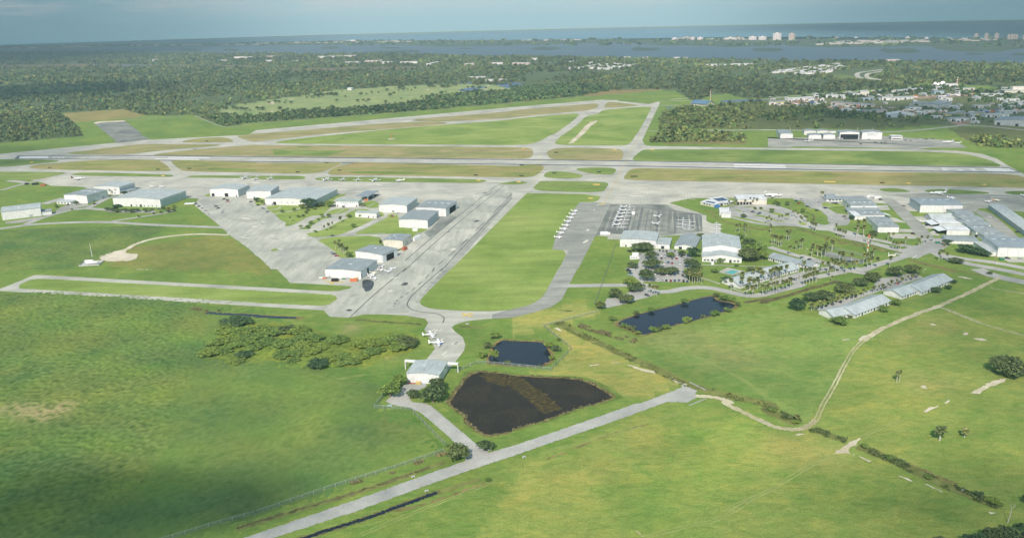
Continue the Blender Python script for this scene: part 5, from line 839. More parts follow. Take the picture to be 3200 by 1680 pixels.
for s, kd, lb in (('22:1040,290,165,125', 'oak1', 'left of two rounded dark oaks on the gravel lot above the long pond'), ('22:1150,345,180,120', 'oak2', 'lower of two rounded dark oaks above the long pond, lamp post before it'), ('22:890,402,115,100', 'oak3', 'small round tree alone at the end of the grey guard rail'), ('22:1245,222,180,110', 'oak1', 'dark oak at the road bend left of the four palms'), ('22:1180,160,130,90', 'bright', 'orange-tinged tree left of the car park entrance'),
                  ('c:330,590,170,110', 'oak2', 'round oak below the parked white motorhome'), ('c:460,355,330,130', 'oak3', 'wide oak in front of the broad white hangar'), ('c:570,470,170,150', 'oak1', 'oak between the motorhome lane and the car rows'), ('c:600,590,270,170', 'oak2', 'wide oak at the middle left of the car park'), ('c:520,760,230,210', 'oak1', 'large oak at the lower left corner of the car park'), ('c:720,680,210,130', 'oak3', 'left of two oaks between the lower car rows'), ('c:860,675,190,140', 'oak1', 'right of two oaks between the lower car rows'),
                  ('c:840,445,130,90', 'bright', 'small light tree among the upper car rows, left one'), ('c:990,425,120,90', 'oak3', 'small grey tree among the upper car rows, right one'), ('c:1140,445,200,180', 'dark', 'dark oak against the narrow gabled hall'), ('c:1120,590,250,170', 'oak2', 'upper of two big oaks at the right end of the car park'), ('c:1130,730,260,190', 'oak1', 'lower of two big oaks at the right end of the car park, palms beside it'),
                  ('c:1880,500,300,230', 'oak3', 'grey-green oak in front of the grove right of the two-tiered hangar'), ('c:1960,420,330,220', 'bright', 'bright oak in the grove right of the two-tiered hangar'), ('c:1920,330,250,160', 'oak2', 'rear oak in the grove right of the two-tiered hangar'), ('c:2070,480,170,180', 'bright', 'right oak of the grove beside the rear dormitory'), ('c:1240,200,140,100', 'oak3', 'oak beside the ramp behind the blue canopy'), ('c:1770,200,120,90', 'bright', 'bright tree at the back corner of the two-tiered hangar'), ('c:1510,515,130,80', 'bush', 'shrub tree in the middle of the two-tiered hangar front'), ('c:1720,570,70,50', 'bush', 'small round shrub at the right of the two-tiered hangar lawn'), ('c:1910,630,130,80', 'bushd', 'dark shrub right of the swimming pool'), ('c:1430,650,120,70', 'bush', 'pale shrub left of the swimming pool'), ('c:1600,790,200,110', 'dark', 'dark hedge-like tree below the swimming pool'), ('c:1700,760,120,90', 'dark', 'dark tree between the pool and the palm-lined dormitory'), ('c:1850,230,90,60', 'bright', 'small tree by the grey drain wall'),
                  ('32:290,412,200,150', 'dark', 'dark tree at the left end of the tree row above the diagonal dormitories'), ('32:430,330,180,130', 'oak2', 'second tree of the row above the diagonal dormitories'), ('32:570,310,200,120', 'oak1', 'third tree of the row above the diagonal dormitories'), ('32:770,235,220,130', 'oak2', 'fourth tree of the row, before the sandy car park'), ('32:930,170,170,100', 'oak3', 'fifth tree of the row above the diagonal dormitories'), ('32:1050,120,190,110', 'oak1', 'sixth tree, where the row meets the car park entrance'), ('32:1280,75,190,130', 'oak2', 'left of two round oaks on the lawn inside the road bend'), ('32:1450,45,180,120', 'oak3', 'right of two round oaks on the lawn inside the road bend'),
                  ('32:715,552,180,100', 'bright', 'round bright shrub at the gable end of the nearest dormitory'), ('32:1165,432,110,85', 'bright', 'round shrub before the second dormitory segment'), ('32:1278,368,115,90', 'bright', 'round bright shrub between the second and third dormitory segments'), ('32:1690,242,110,80', 'dark', 'left dark shrub before the farthest dormitory'), ('32:1810,205,80,55', 'dark', 'middle dark shrub before the farthest dormitory'), ('32:1790,150,80,55', 'dark', 'shrub growing against the end roof of the farthest dormitory'), ('32:1870,150,65,55', 'dark', 'shrub at the far corner of the farthest dormitory'), ('32:830,498,50,45', 'bushd', 'small shrub between first and second dormitory segments'), ('32:2230,55,65,40', 'bushd', 'lone round bush at the fork of road and dirt track'),
                  ('31:1800,1115,105,80', 'dark', 'round tree before the low grey-roofed workshop'), ('31:1980,1190,180,110', 'dark', 'left dark tree of the clump before the lean-to'), ('31:2090,1210,170,100', 'dark', 'middle dark tree of the clump before the lean-to'), ('31:2180,1225,130,70', 'dark', 'right dark tree of the clump before the lean-to'), ('31:1060,1020,100,70', 'oak3', 'thin tree at the corner of the front box hangar'), ('31:1890,1290,160,60', 'oak3', 'sparse grey tree on the median at the lower right'), ('31:840,855,70,55', 'dark', 'dark tree against the white canopy hangar'), ('31:800,785,45,35', 'dark', 'small tree by the porch of the flight hangar'),
                  ('11:530,745,170,135', 'dark', 'big dark tree at the corner of the vast vented hangar'), ('11:470,745,90,60', 'bright', 'bright low tree left of the big dark one'), ('11:650,725,90,60', 'oak3', 'grey tree right of the vast vented hangar'), ('11:750,728,110,75', 'bright', 'tangle of low trees left of the white flat-roofed office'), ('11:10,680,80,60', 'dark', 'dark tree at the gap between two white hangars'),
                  ('01:1250,608,80,50', 'dark', 'dark tree between the lean-to hangar and the long gabled one'), ('01:1185,770,110,90', 'dark', 'largest dark tree before the long gabled hangar'), ('11:935,1238,75,75', 'bright', 'leafy tree beside the hangar with the bluish roof panel')):
    grove(s, kd, lb, None)
grove('01:1080,765,60,45 1130,775,70,50 1175,785,70,50 1265,778,60,45 1330,785,80,50 1385,778,60,45 1470,780,75,50 1530,768,45,35 1640,752,50,40 1695,785,55,42 1748,740,48,40 1748,775,48,38 1620,792,36,28 1548,802,32,26 1395,832,36,28', 'oak1/oak2/bright/oak3', '{n} clipped round tree from the left along the long gabled hangar', 'round trees before the long gabled hangar')
grove('01:770,708,55,50 725,762,30,24 565,728,36,30', 'oak2/bush', '{n} small tree counted from the right around the office annex', 'trees by the office annex')
grove('11:665,832,52,45 735,832,56,45 555,905,56,48 630,866,32,28 450,945,46,45 522,946,52,44 598,988,42,34', 'bush/bushd', '{n} clipped round shrub of the double drive before the offices', 'clipped shrubs along the double drive')
grove('11:980,938,65,55 940,835,52,40 1055,832,52,42 1215,840,30,25 1010,725,36,26 880,738,40,30 1075,725,60,45', 'bush/oak3', '{n} shrub tree around the flat-roofed outbuilding', 'shrubs round the outbuilding')
grove('11:265,788,42,45 382,772,46,48 505,798,40,40 430,838,40,40 520,772,44,44 590,758,40,36 475,830,40,34 605,730,36,40 680,705,40,34 60,690,44,40', 'oak3/bright', '{n} young lawn tree before the vast vented hangar', 'young trees on the hangar lawn')
# thicket at left centre
TH = [(2390, 560, 260, 130, 'dark'), (2280, 640, 190, 120, 'bright'), (2440, 660, 220, 140, 'bright'), (2180, 760, 170, 110, 'bright'), (2330, 740, 190, 110, 'bright'), (2120, 860, 190, 110, 'bright'), (2250, 840, 150, 90, 'bright'), (2420, 770, 200, 110, 'bright'), (2450, 890, 150, 110, 'dark'), (2390, 940, 140, 70, 'bush'), (2530, 720, 180, 110, 'bright'), (2540, 820, 150, 100, 'bright')]
for k, (x, y, w, h, kd) in enumerate(TH): grove('02:%d,%d,%d,%d' % (x, y, w*1.3, h*0.66), kd, '%s bush of the thicket left of the lone hangar, counted from its left end' % ordw(k), 'thicket of bushes left of the lone hangar')
TH2 = [(60, 640, 190, 120, 'bright'), (180, 660, 200, 120, 'bright'), (300, 640, 180, 120, 'oak1'), (420, 650, 200, 130, 'bright'), (520, 700, 180, 110, 'bright'), (120, 760, 190, 110, 'bright'), (260, 780, 190, 110, 'bright'), (380, 760, 180, 110, 'bright'), (480, 790, 180, 110, 'bright'), (600, 720, 150, 100, 'bright'), (280, 880, 180, 100, 'bright'), (400, 860, 170, 100, 'bright'), (560, 850, 170, 100, 'bright'), (680, 800, 150, 90, 'bright'), (620, 980, 190, 130, 'dark'), (690, 930, 130, 100, 'bright'), (810, 740, 190, 110, 'bright'), (780, 920, 130, 90, 'bright'), (880, 900, 150, 90, 'bright'), (960, 950, 150, 90, 'bright'), (1040, 900, 160, 100, 'bright'), (1080, 780, 200, 130, 'bright'), (1180, 760, 180, 120, 'bright'), (1150, 850, 160, 90, 'bright'), (1280, 760, 170, 110, 'bright'), (1400, 740, 210, 140, 'bright'), (1510, 770, 200, 150, 'oak1'), (1450, 800, 180, 110, 'bright'), (1570, 760, 120, 110, 'oak3'), (860, 960, 120, 60, 'bush'), (380, 930, 120, 60, 'bush'), (1230, 830, 130, 70, 'bush')]
for k, (x, y, w, h, kd) in enumerate(TH2): grove('12:%d,%d,%d,%d' % (x, y, w*1.3, h*0.66), kd, '%s bush of the thicket left of the lone hangar, counted from its left end' % ordw(k+len(TH)), 'thicket of bushes left of the lone hangar')
# pond shrubs
for lb, s in (('{n} shrub along the upper bank of the long pond, from the left', '22:1010,520,90,60 1250,460,80,50 1400,430,80,55 1740,345,90,60 2060,285,90,60 2130,320,100,80 2220,330,90,60 2270,375,70,60'), ('{n} shrub along the lower bank of the long pond, from the left', '22:1130,590,90,55 1200,620,110,70 1270,655,70,40 1420,635,100,70 1480,620,90,60 1550,600,100,50 1760,540,110,70 1920,490,60,45 2040,470,110,70 2170,430,90,50'), ('{n} shrub around the square pond', '12:2400,700,130,80 2330,800,120,80 2280,890,110,80 2400,890,110,90 2530,955,90,40'), ('{n} shrub on the right bank of the square pond', '22:370,800,120,90 440,830,110,80 400,910,70,50 470,720,60,40 280,985,60,40'), ('{n} shrub in the weedy ditch at lower right', '33:45,85,80,45 190,150,90,60 280,200,90,50 980,450,90,60 1060,500,100,60 1230,560,90,50 1610,760,90,60 2120,930,110,60 2250,1000,140,80 2330,1030,80,50')):
    grove(s, 'bush/bushd/bright', lb, lb.replace('{n} shrub', 'shrubs'))
# palms
grove('32:1292,1140 1322,1128', 'palm1/palm2', '{n} lone cabbage palm of the pair on the right-hand field', None, None, 6.6); grove('32:-9000,-9000', 'palm1', '', None) if False else None
grove('33:1725,372,150,150 1975,340,100,95', 'palm3', '{n} low bushy palm on the right-hand field, from the left', None); grove('33:290,190,80,90', 'palm3', 'short palm in the ditch beside the dirt track bend', None)
PG = 'tall palms along the loop road'
grove('22:1382,255 1408,272 1432,268 1456,275', 'palm1/palm2', '{n} palm from the left in the clump of four at the car park exit', 'four palms at the car park exit', None, 8)
grove('c:1090,780 1130,800 1160,790 1195,800 1220,785 1255,805 1245,700', 'palm1/palm2', '{n} palm right of the lower car row', 'palms right of the car park', None, 8)
grove('d:35,590 300,555 330,420 480,600 640,610 620,330 720,280 790,300 870,390 1065,355 1150,300 1240,280 1290,290 1520,220 1360,260 540,560 740,560', 'palm1/palm2', '{n} palm in front of the palm-lined dormitory, left to right', PG, None, 10)
grove('d:450,760 600,755 880,735 975,735 1020,705 1160,660 1255,650 1425,610 1520,590 1620,540 1975,470 2050,435 2135,410 2220,380 2305,355', 'palm2/palm1', '{n} palm on the outer verge of the loop road, left to right', PG, None, 9)
grove('r:90,890 160,880 215,880 265,930 440,780 480,860 495,720 545,740 570,770 620,790 690,760 730,800 830,770 890,760 1080,720 1150,700 1235,710 1440,690 50,770 345,780', 'palm1/palm2', '{n} palm where the loop road nears the tennis courts, left to right', PG, None, 9)
grove('r:180,540 275,520 340,540 400,530 410,470 510,430 680,650 820,650 1015,650 1070,640 1140,620 1175,560 630,620 30,400', 'palm2/palm1', '{n} palm around the tennis courts, left to right', 'palms round the tennis courts', None, 9.5)
grove('r:175,80 205,100 245,115 575,120 605,200 640,205 680,220 720,235 1060,300 1140,330 1160,300 1410,270 1490,410 1540,420 1580,425 1610,410 2230,590 2290,560 2360,600 2300,460', 'palm1/palm2', '{n} palm along the divided ring road, left to right', 'palms on the ring-road median', None, 7.5)
grove('r:905,205 930,120 1020,110 1015,210', 'palm2/palm1', '{n} very tall palm on the lawn beside the front box hangar', 'tall palms by the box hangars', None, 11)
grove('r:1690,330 1910,360 1950,310 1490,260 2040,310', 'palm1', '{n} palm on the wedge of lawn beside the hangar lane', 'palms on the wedge lawn', None, 7)
grove('t:400,440 440,480 470,470 510,440 660,430 740,400 800,400 845,410 780,440 800,560 830,560 900,560 920,560 1000,720 1040,700 1080,740 1200,690 1250,690 1320,660 1345,660 1425,610 1470,610 1500,640 1540,700 1570,720 1610,690 1650,700 1720,790 1755,810 1790,820 1880,300 1910,300', 'palm1/palm2', '{n} palm of the terminal car park, left to right', 'palms of the terminal car park', None, 7)
grove('t:1190,430 1140,400 1340,420 1090,540 630,620 1590,540', 'oak3/bright', '{n} leafy tree in the terminal car park, left to right', 'trees of the terminal car park', 6.5)
grove('t:510,850 565,850 640,840 660,860 1070,870', 'coco/palm1', '{n} shaggy palm between the drain and the hangar roof', 'shaggy palms behind the two-tiered hangar', None, 8)
grove('t:1320,980 1355,990 1380,970 1130,1050 1160,1060 1195,1080 1225,1085 1250,1070 1370,1230 1475,1150 1540,1130 1085,1050', 'palm2/palm1', '{n} slender palm on the lawn above the rear dormitory', 'slender palms above the rear dormitory', None, 9)
grove('t:1830,1230 1890,1250 1950,1210 2060,1150 2230,1330 1740,1180 1960,1100', 'palm1/coco', '{n} palm on the court-side lawn', 'palms on the court-side lawn', None, 9)
grove('11:800,1160 830,1180 850,1190 868,1185 885,1210 905,1225 925,1215 845,1145', 'palm1/palm2', '{n} palm of the copse beside the old ramp', 'copse of palms beside the old ramp', None, 8)
grove('11:690,975 732,952 772,938 850,885 345,882 180,690 235,695 375,700 410,700', 'palm1/palm3', '{n} short palm on the left hangar lawns', 'short palms on the hangar lawns', None, 6)
grove('11:1258,1132 720,728', 'palm3', '{n} stout palm against a hangar wall', 'stout palms against hangars', None, 6); grove('01:1112,608 1172,602', 'palm1', '{n} palm beside the lean-to hangar', 'palms by the lean-to hangar', None, 7)
grove('32:435,420 460,410 520,400 560,385 620,370 660,360 700,350 720,320 770,310 820,300 860,290 900,280 950,270 1000,250 1060,240 1110,230 1150,220 1200,200 1240,180 1290,170 1340,150 1400,130 1450,120 1370,120 1500,100 640,130', 'palm3/palm1', '{n} palm of the planting strip before the diagonal dormitories, left to right', 'palms before the diagonal dormitories', None, 5)
# bottom right: trees rising into the picture from close below
grove('33:2080,1460,260,200 2250,1420,240,220 2430,1400,260,220 2560,1350,200,200 1750,1440,200,110 2590,1000,90,110', 'dark/oak1/oak2', '{n} dark tree rising from the bottom right corner, left to right', 'trees in the bottom right corner')
root = empty('bare_tree', G(P('33:2410,1200')[0]), 0, 'bare grey dead tree standing in the bottom right corner', 'tree')
mb = MB(); mb.tube([(0, 0, 0), (0.5, 0, 4), (0.8, 0.2, 7)], [0.22, 0.17, 0.12], 6)
for q in ((1.9, 0, 10), (0.0, 0.6, 10), (1.4, -0.6, 9.4), (2.4, 0.3, 8.6)): mb.tube([(0.8, 0.2, 7), (0.8+(q[0]-0.8)*0.5, q[1]*0.4, 8.2), q], [0.1, 0.07, 0.03], 5)
mb.build('trunk', MAT['bark_pale'], root)
# ------------------------------------------------------------------ golf-course trees, one by one
gp = [p for p in GP(GOLF)]; random.seed(21); XS = [p.x for p in gp]; YS = [p.y for p in gp]; k = 0; clus = []
while k < 150:
    if clus and random.random() < 0.55: q = random.choice(clus); p = Vector((q.x+random.gauss(0, 22), q.y+random.gauss(0, 16), 0))
    else: p = Vector((random.uniform(min(XS), max(XS)), random.uniform(min(YS), max(YS)), 0))
    if not inside(gp, np.array([p.x]), np.array([p.y]))[0]: continue
    clus.append(p); w = random.choice((7, 8, 10, 12, 14)); plant(random.choice(('oak1', 'oak2', 'oak3', 'dark')), p, 'round tree standing on the pale fairways of the golf course', 'trees on the golf course', w, w*random.uniform(0.62, 0.85)); k += 1
for s in ["10:110,1028 180,1022 185,1048 140,1052", "10:10,1068 60,1066 60,1074", "10:1020,1078 1130,1070 1120,1082", "10:1260,1040 1350,1036 1340,1046", "10:1690,900 1750,896 1740,906", "10:1840,892 1890,888 1880,896", "10:2310,862 2360,862 2340,872", "10:2250,898 2340,894 2330,902", "10:2430,892 2500,888 2480,896", "10:130,1120 180,1118 170,1128", "10:300,998 380,994 370,1004", "10:1540,975 1580,974 1570,980"]:
    sheet('golf_bunker', s, 0.09, MAT['sand'], 1)
# ------------------------------------------------------------------ far woodland: one mass
def wood(name, polys, excl, step, n_try, hs, mat, shade, sparse=None, seed=1, tri=14):
    """clumps of crowns filling an area; the nearer the camera the smaller the clumps"""
    r = np.random.default_rng(seed); pts = []
    for poly in polys:
        g = GP(poly); gx = np.array([p.x for p in g]); gy = np.array([p.y for p in g])
        x = r.uniform(gx.min(), gx.max(), n_try); 
        u = r.uniform(0, 1, n_try); y0, y1 = max(gy.min(), 300), gy.max(); y = 1/(1/y0*(1-u)+1/y1*u) if step else r.uniform(y0, y1, n_try)
        m = inside(g, x, y); x, y = x[m], y[m]; pts.append(np.stack([x, y], 1))
    q = np.concatenate(pts)
    for e in excl:
        g = GP(e) if isinstance(e, str) else e; q = q[~inside(g, q[:, 0], q[:, 1])]
    if sparse is not None:
        nz = np.array([mnoise.noise((a/260.0, b/420.0, 4.0))+0.6*mnoise.noise((a/90.0, b/140.0, 9.0)) for a, b in q]); q = q[nz+r.uniform(-0.35, 0.35, len(q)) > sparse]
    q = q[np.abs(q[:, 0]) < q[:, 1]*0.74+60]
    n = len(q); dist = np.hypot(q[:, 0], q[:, 1]); s = hs*r.uniform(0.45, 1.5, n)*np.clip(dist/2600, 0.75, 2.3)
    hgt = np.minimum(s*r.uniform(0.55, 1.25, n), 12)
    # each crown: tri leaf clumps on a dome
    d = r.normal(size=(n, tri, 3)); d /= np.linalg.norm(d, axis=2)[..., None]; d[..., 2] = np.abs(d[..., 2])*0.9+0.05
    c = np.zeros((n, tri, 3)); c[..., 0] = q[:, None, 0]+d[..., 0]*s[:, None]*0.55; c[..., 1] = q[:, None, 1]+d[..., 1]*s[:, None]*0.55; c[..., 2] = d[..., 2]*hgt[:, None]*0.8+hgt[:, None]*0.12
    nr = d+r.normal(size=d.shape)*0.45; nr /= np.linalg.norm(nr, axis=2)[..., None]; a = np.cross(nr, r.normal(size=d.shape)); a /= np.linalg.norm(a, axis=2)[..., None]; b = np.cross(nr, a)
    z = (s[:, None]*r.uniform(0.22, 0.42, (n, tri)))[..., None]
    v = np.stack([c-a*z, c-b*z, c+a*z, c+b*z], 2).reshape(-1, 3); v[:, 2] = np.maximum(v[:, 2], 0.05); f = np.arange(len(v)).reshape(-1, 4)
    nz = np.array([mnoise.noise((a_/500.0, b_/900.0, 1.0)) for a_, b_ in q]); br = np.clip(1.0+0.55*nz+r.normal(0, 0.22, n), 0.45, 1.9); yl = 1+0.25*r.normal(0, 0.5, n)
    cc = np.stack([br*shade[0]*yl, br*shade[1], br*shade[2], np.ones(n)], 1); cc = np.repeat(cc, tri*4, 0)
    me = bpy.data.meshes.new(name); me.vertices.add(len(v)); me.vertices.foreach_set('co', v.ravel()); me.loops.add(len(v)); me.loops.foreach_set('vertex_index', f.ravel()); me.polygons.add(len(f)); me.polygons.foreach_set('loop_start', np.arange(0, len(v), 4)); me.polygons.foreach_set('loop_total', np.full(len(f), 4))
    at = me.color_attributes.new('Col', 'FLOAT_COLOR', 'POINT'); at.data.foreach_set('color', cc.ravel()); me.materials.append(MAT[mat]); me.update(); me.validate()
    o = bpy.data.objects.new(name, me); C.objects.link(o); return o
GREEN1 = "10:-420,1100 -250,1060 0,1030"
clr = [GOLF]+MARSH+["00:625,1135 1230,1095 1470,1165 1300,1195 930,1222 730,1235", "00:1195,665 1300,655 1480,655 1660,660 1560,672 1250,678", "20:690,970 800,930 1050,905 1640,900 1900,925 1500,905", "30:560,735 900,690 1200,690 1150,740 1000,770 1200,810 1000,815 700,800", "20:0,825 300,830 470,850 300,880 290,925 0,910", "20:1000,830 1160,835 1180,860 1080,865", INDUS]
o = wood('forest', [FOREST], clr, True, 135000, 7.2, 'leaf_forest', (1.06, 1.03, 0.98), -0.27, 1); tag(o, 'dense low green forest stretching from the airfield to the lagoon', 'forest', None, 'stuff')
o = wood('scrub', SCRUB, [], False, 2600, 9.0, 'leaf_forest', (1.25, 1.15, 0.9), -0.15, 2); tag(o, 'dark scrub woodland right of the runway end', 'scrub', None, 'stuff')
o = wood('treeline', ["10:-480,1190 -300,1170 0,1165 500,1125 1100,1085 1500,1045 1900,965 2200,935 2575,920;20:100,905 350,900 700,900 900,890 1000,905 690,965 0,1028;10:1800,1105 1000,1162 0,1230 -350,1265", "20:0,900 300,880 600,870 900,880 700,950 0,1020"], [], False, 5200, 9.5, 'leaf_forest', (0.95, 1.0, 0.9), None, 3); tag(o, 'thick belt of trees between the golf course and the airfield', 'trees', None, 'stuff')
o = wood('woodland', [INDUS, "h:0,470 300,520 900,560 1240,600 1740,650 2380,700 2575,700 2575,900 0,900;i:0,900 560,890 900,1050 560,1080 0,1140"], ["20:2575,985 2575,1010 2000,1050 2000,1030", "h:200,240 2100,120 2100,190 1000,260 150,320"], False, 4600, 6.8, 'leaf_forest', (0.8, 0.95, 0.85), 0.0, 4); tag(o, 'clumps of trees scattered among the warehouses', 'trees', None, 'stuff')
o = wood('mangroves', ["F:-90,119 200,116 640,107 1000,103 1290,101 1930,95 2690,97 2690,122 2575,122 1930,116 1287,115 644,115 200,118 -90,122"], [], False, 5200, 12, 'leaf_forest', (1.0, 1.05, 1.0), -0.2, 5, 8); tag(o, 'low mangrove cover on the barrier island beyond the lagoon', 'mangroves', None, 'stuff')
# ------------------------------------------------------------------ rough weeds, reeds
def tufts(name, label, poly, n, size, mat, hgt, thr=0.0, seed=3, excl=(), ns=14.0, per=5, soft=0.0):
    r = np.random.default_rng(seed); g = GP(poly) if isinstance(poly, str) else poly; gx = np.array([p[0] for p in g]); gy = np.array([p[1] for p in g])
    x = r.uniform(gx.min(), gx.max(), n); y = r.uniform(gy.min(), gy.max(), n); m = inside(g, x+r.normal(0, soft, n), y+r.normal(0, soft, n))
    for e in excl: m &= ~inside(GP(e), x, y)
    q = np.stack([x[m], y[m]], 1); nz = np.array([mnoise.noise((a/ns, b/ns*0.7, seed))+0.5*mnoise.noise((a/4.0, b/4.0, seed)) for a, b in q]); q = q[nz > thr]; n = len(q)
    c = np.zeros((n, per, 3)); c[..., 0] = q[:, None, 0]+r.normal(0, size*0.5, (n, per)); c[..., 1] = q[:, None, 1]+r.normal(0, size*0.5, (n, per)); c[..., 2] = r.uniform(0.25, 1.0, (n, per))*hgt
    nr = r.normal(size=c.shape)*0.6; nr[..., 2] += 0.9; nr /= np.linalg.norm(nr, axis=2)[..., None]; a = np.cross(nr, r.normal(size=c.shape)); a /= np.linalg.norm(a, axis=2)[..., None]; b = np.cross(nr, a); z = size*r.uniform(0.3, 0.75, (n, per))[..., None]
    v = np.stack([c-a*z, c-b*z*0.7, c+a*z, c+b*z*0.7], 2).reshape(-1, 3); v[:, 2] = np.maximum(v[:, 2], 0.03)
    o = link_mesh(name, v.tolist(), np.arange(len(v)).reshape(-1, 4).tolist(), MAT[mat]); return tag(o, label, None, None, 'stuff')
def rough(label, poly, step, amp, seed, fade, shade):
    """knee-high growth as one lumpy surface that sinks into the ground at its edges"""
    g = GP(poly); gx = np.array([p.x for p in g]); gy = np.array([p.y for p in g]); xs = np.arange(gx.min(), gx.max(), step); ys = np.arange(gy.min(), gy.max(), step*1.25); A_, B_ = np.meshgrid(xs, ys)
    r = np.random.default_rng(seed); A_ = A_+r.uniform(-0.35, 0.35, A_.shape)*step; B_ = B_+r.uniform(-0.35, 0.35, B_.shape)*step; f = np.zeros(A_.shape)
    for k in range(10): f += inside(g, A_+r.normal(0, fade), B_+r.normal(0, fade))/10.0
    N1 = np.zeros(A_.shape); N2 = np.zeros(A_.shape); N3 = np.zeros(A_.shape)
    for ij in zip(*np.nonzero(f > 0)):
        x, y = A_[ij], B_[ij]; N1[ij] = mnoise.noise((x/34, y/24, seed)); N2[ij] = 1-2*abs(mnoise.noise((x/7.5, y/5.5, seed+3.3))); N3[ij] = mnoise.noise((x/2.6, y/2.6, seed+7.1))
    cov = np.clip(N1*1.7+0.62, 0.12, 1)*f; z = amp*(0.35+0.65*cov)*(0.25*N2+0.75*N3)+0.42*amp*f-0.25*(1-f); keep = (f > 0.05)
    idx = np.full(A_.shape, -1); idx[keep] = np.arange(keep.sum()); v = np.stack([A_[keep], B_[keep], z[keep]], 1); q = np.stack([idx[:-1, :-1], idx[:-1, 1:], idx[1:, 1:], idx[1:, :-1]], -1).reshape(-1, 4); q = q[(q >= 0).all(1)]
    t = np.clip(0.5+0.30*N2+0.65*N3+0.15*N1, 0, 1)[keep][:, None]; w = np.clip(N1*1.2+0.5, 0, 1)[keep][:, None]; cc = (np.array(al(*shade[0]))*(1-t)+np.array(al(*shade[1]))*t); cc = cc*(1-0.5*w)+np.array(al(*shade[2]))*0.5*w
    vv = np.array([(mnoise.noise((x/75, y/60, 21.0))+0.6*mnoise.noise((x/26, y/20, 5.0)), mnoise.noise((x/50, y/40, 33.0))+0.5*mnoise.noise((x/14, y/11, 12.0))) for x, y, _ in v]); cc = cc*np.stack([1+0.42*vv[:, 0]+0.10*vv[:, 1], 1+0.20*vv[:, 0]+0.16*vv[:, 1], 1+0.05*vv[:, 0]+0.05*vv[:, 1]], 1)
    for p in GP('03:300,110 420,100 560,90 250,60 480,130 640,40 100,60'):
        k_ = np.clip(0.62*np.exp(-((v[:, 0]-p.x)**2+(v[:, 1]-p.y)**2)/60.0)*np.clip(2.6*t[:, 0]-0.75, 0, 1.3), 0, 0.8)[:, None]; cc = cc*(1-k_)+np.array(al(158, 156, 104))*k_
    o = link_mesh('weeds', v.tolist(), q.tolist(), m_rough); at = o.data.color_attributes.new('Col', 'FLOAT_COLOR', 'POINT'); at.data.foreach_set('color', np.concatenate([cc, np.ones((len(cc), 1))], 1).ravel()); o.data.polygons.foreach_set('use_smooth', [True]*len(o.data.polygons)); return tag(o, label, None, None, 'stuff')
m_rough, nt, b = base_mat('rough_growth', 0.95, 0.05); at = nt.nodes.new('ShaderNodeAttribute'); at.attribute_name = 'Col'; a3 = wnoise(nt, 1.3, 4, None, 0.7)
nt.links.new(mix(nt, 1.0, at.outputs['Color'], ramp(nt, a3, [(0.3, (0.76, 0.8, 0.72)), (0.7, (1.2, 1.15, 1.15))]), 'MULTIPLY'), b.inputs['Base Color'])
rough('rough knee-high weeds over the large left-hand field', "02:-300,250 0,250 900,310 1500,345 1950,400 2100,700 2000,900 1900,1100 1800,1352;03:1750,300 1350,900 900,1480 -400,1480", 0.85, 1.5, 3, 16, ((66, 98, 44), (124, 148, 76), (88, 124, 52)))
rough('darker weed patches in the left-hand field below the fuel tanks', "01:-300,1000 1000,930 1650,950 1300,1110 1000,1220 700,1352 -300,1352", 1.4, 1.2, 4, 12, ((68, 102, 48), (122, 146, 76), (80, 114, 56)))
rough('short ragged grass over the field behind the fence', "02:1800,420 2300,450;12:0,420 300,620 700,1020 1250,1100 1230,1352;13:1180,100 1550,120 1850,440 0,1060;03:2575,1060 1700,1330 1500,1480 600,1480 600,700 900,150;02:1100,1352 1600,900", 1.2, 0.5, 5, 14, ((82, 114, 54), (116, 142, 72), (94, 130, 58)))
rough('low leafy undergrowth filling the thicket left of the lone hangar', '02:2040,850 2200,680 2330,560 2500,540 2575,590;12:150,560 480,600 680,680 900,700 1000,740 1150,690 1400,640 1620,700 1600,780 1350,840 1150,900 1000,965 700,990 560,960 350,930 0,900;02:2400,950 2150,900', 1.3, 2.0, 8, 5, ((66, 92, 36), (134, 156, 66), (112, 138, 54)))
def around(s, k): return grow(s, k)
for s, n, lab in ((POND1, 5200, 'brown reeds round the big marsh pond'), (POND2, 1500, 'reeds round the square pond'), (POND3, 2400, 'reeds round the long dark pond')):
    tufts('reeds', lab, [G(p) for p in grow(s, 0.06)], n*2, 0.8, 'leaf_reed', 0.8, -0.15, 6, ns=6, excl=[s], per=4)
def band(s, w):
    p = spline(GP(s), 6); v = strip_verts(p, w); return v[0::2]+v[1::2][::-1]
for s, w, n, lab in (("22:470,540 900,765 1400,990 1900,1205 2575,1360", 10, 9000, 'weedy growth along the diagonal ditch'), ("33:0,50 300,190", 8, 1400, 'weedy growth in the ditch beside the dirt track'), ("33:440,260 780,375", 7, 1300, 'weeds on the short ditch by the sandy crossing'), ("33:920,430 1300,590 1600,740 1900,870 2330,1030", 8, 4200, 'weeds filling the lower right ditch'), ("22:650,560 900,640 1250,730", 9, 2200, 'reddish rough growth above the diagonal ditch'), ("13:950,810 1390,690", 2.2, 900, 'dry straw along the foot of the fence'), ("13:1600,610 1910,500", 2.2, 700, 'dry straw near the driveway end of the fence'), ("02:1900,400 2200,425", 5, 700, 'reeds at the head of the narrow canal')):
    tufts('weeds' if 'straw' not in lab else 'dry_grass', lab, band(s, w*0.8), n*2, 0.8, 'leaf_reed' if 'straw' in lab or 'reddish' in lab or 'reeds' in lab else 'leaf_scrub', 0.8, 0.02, 7, ns=7, per=4)
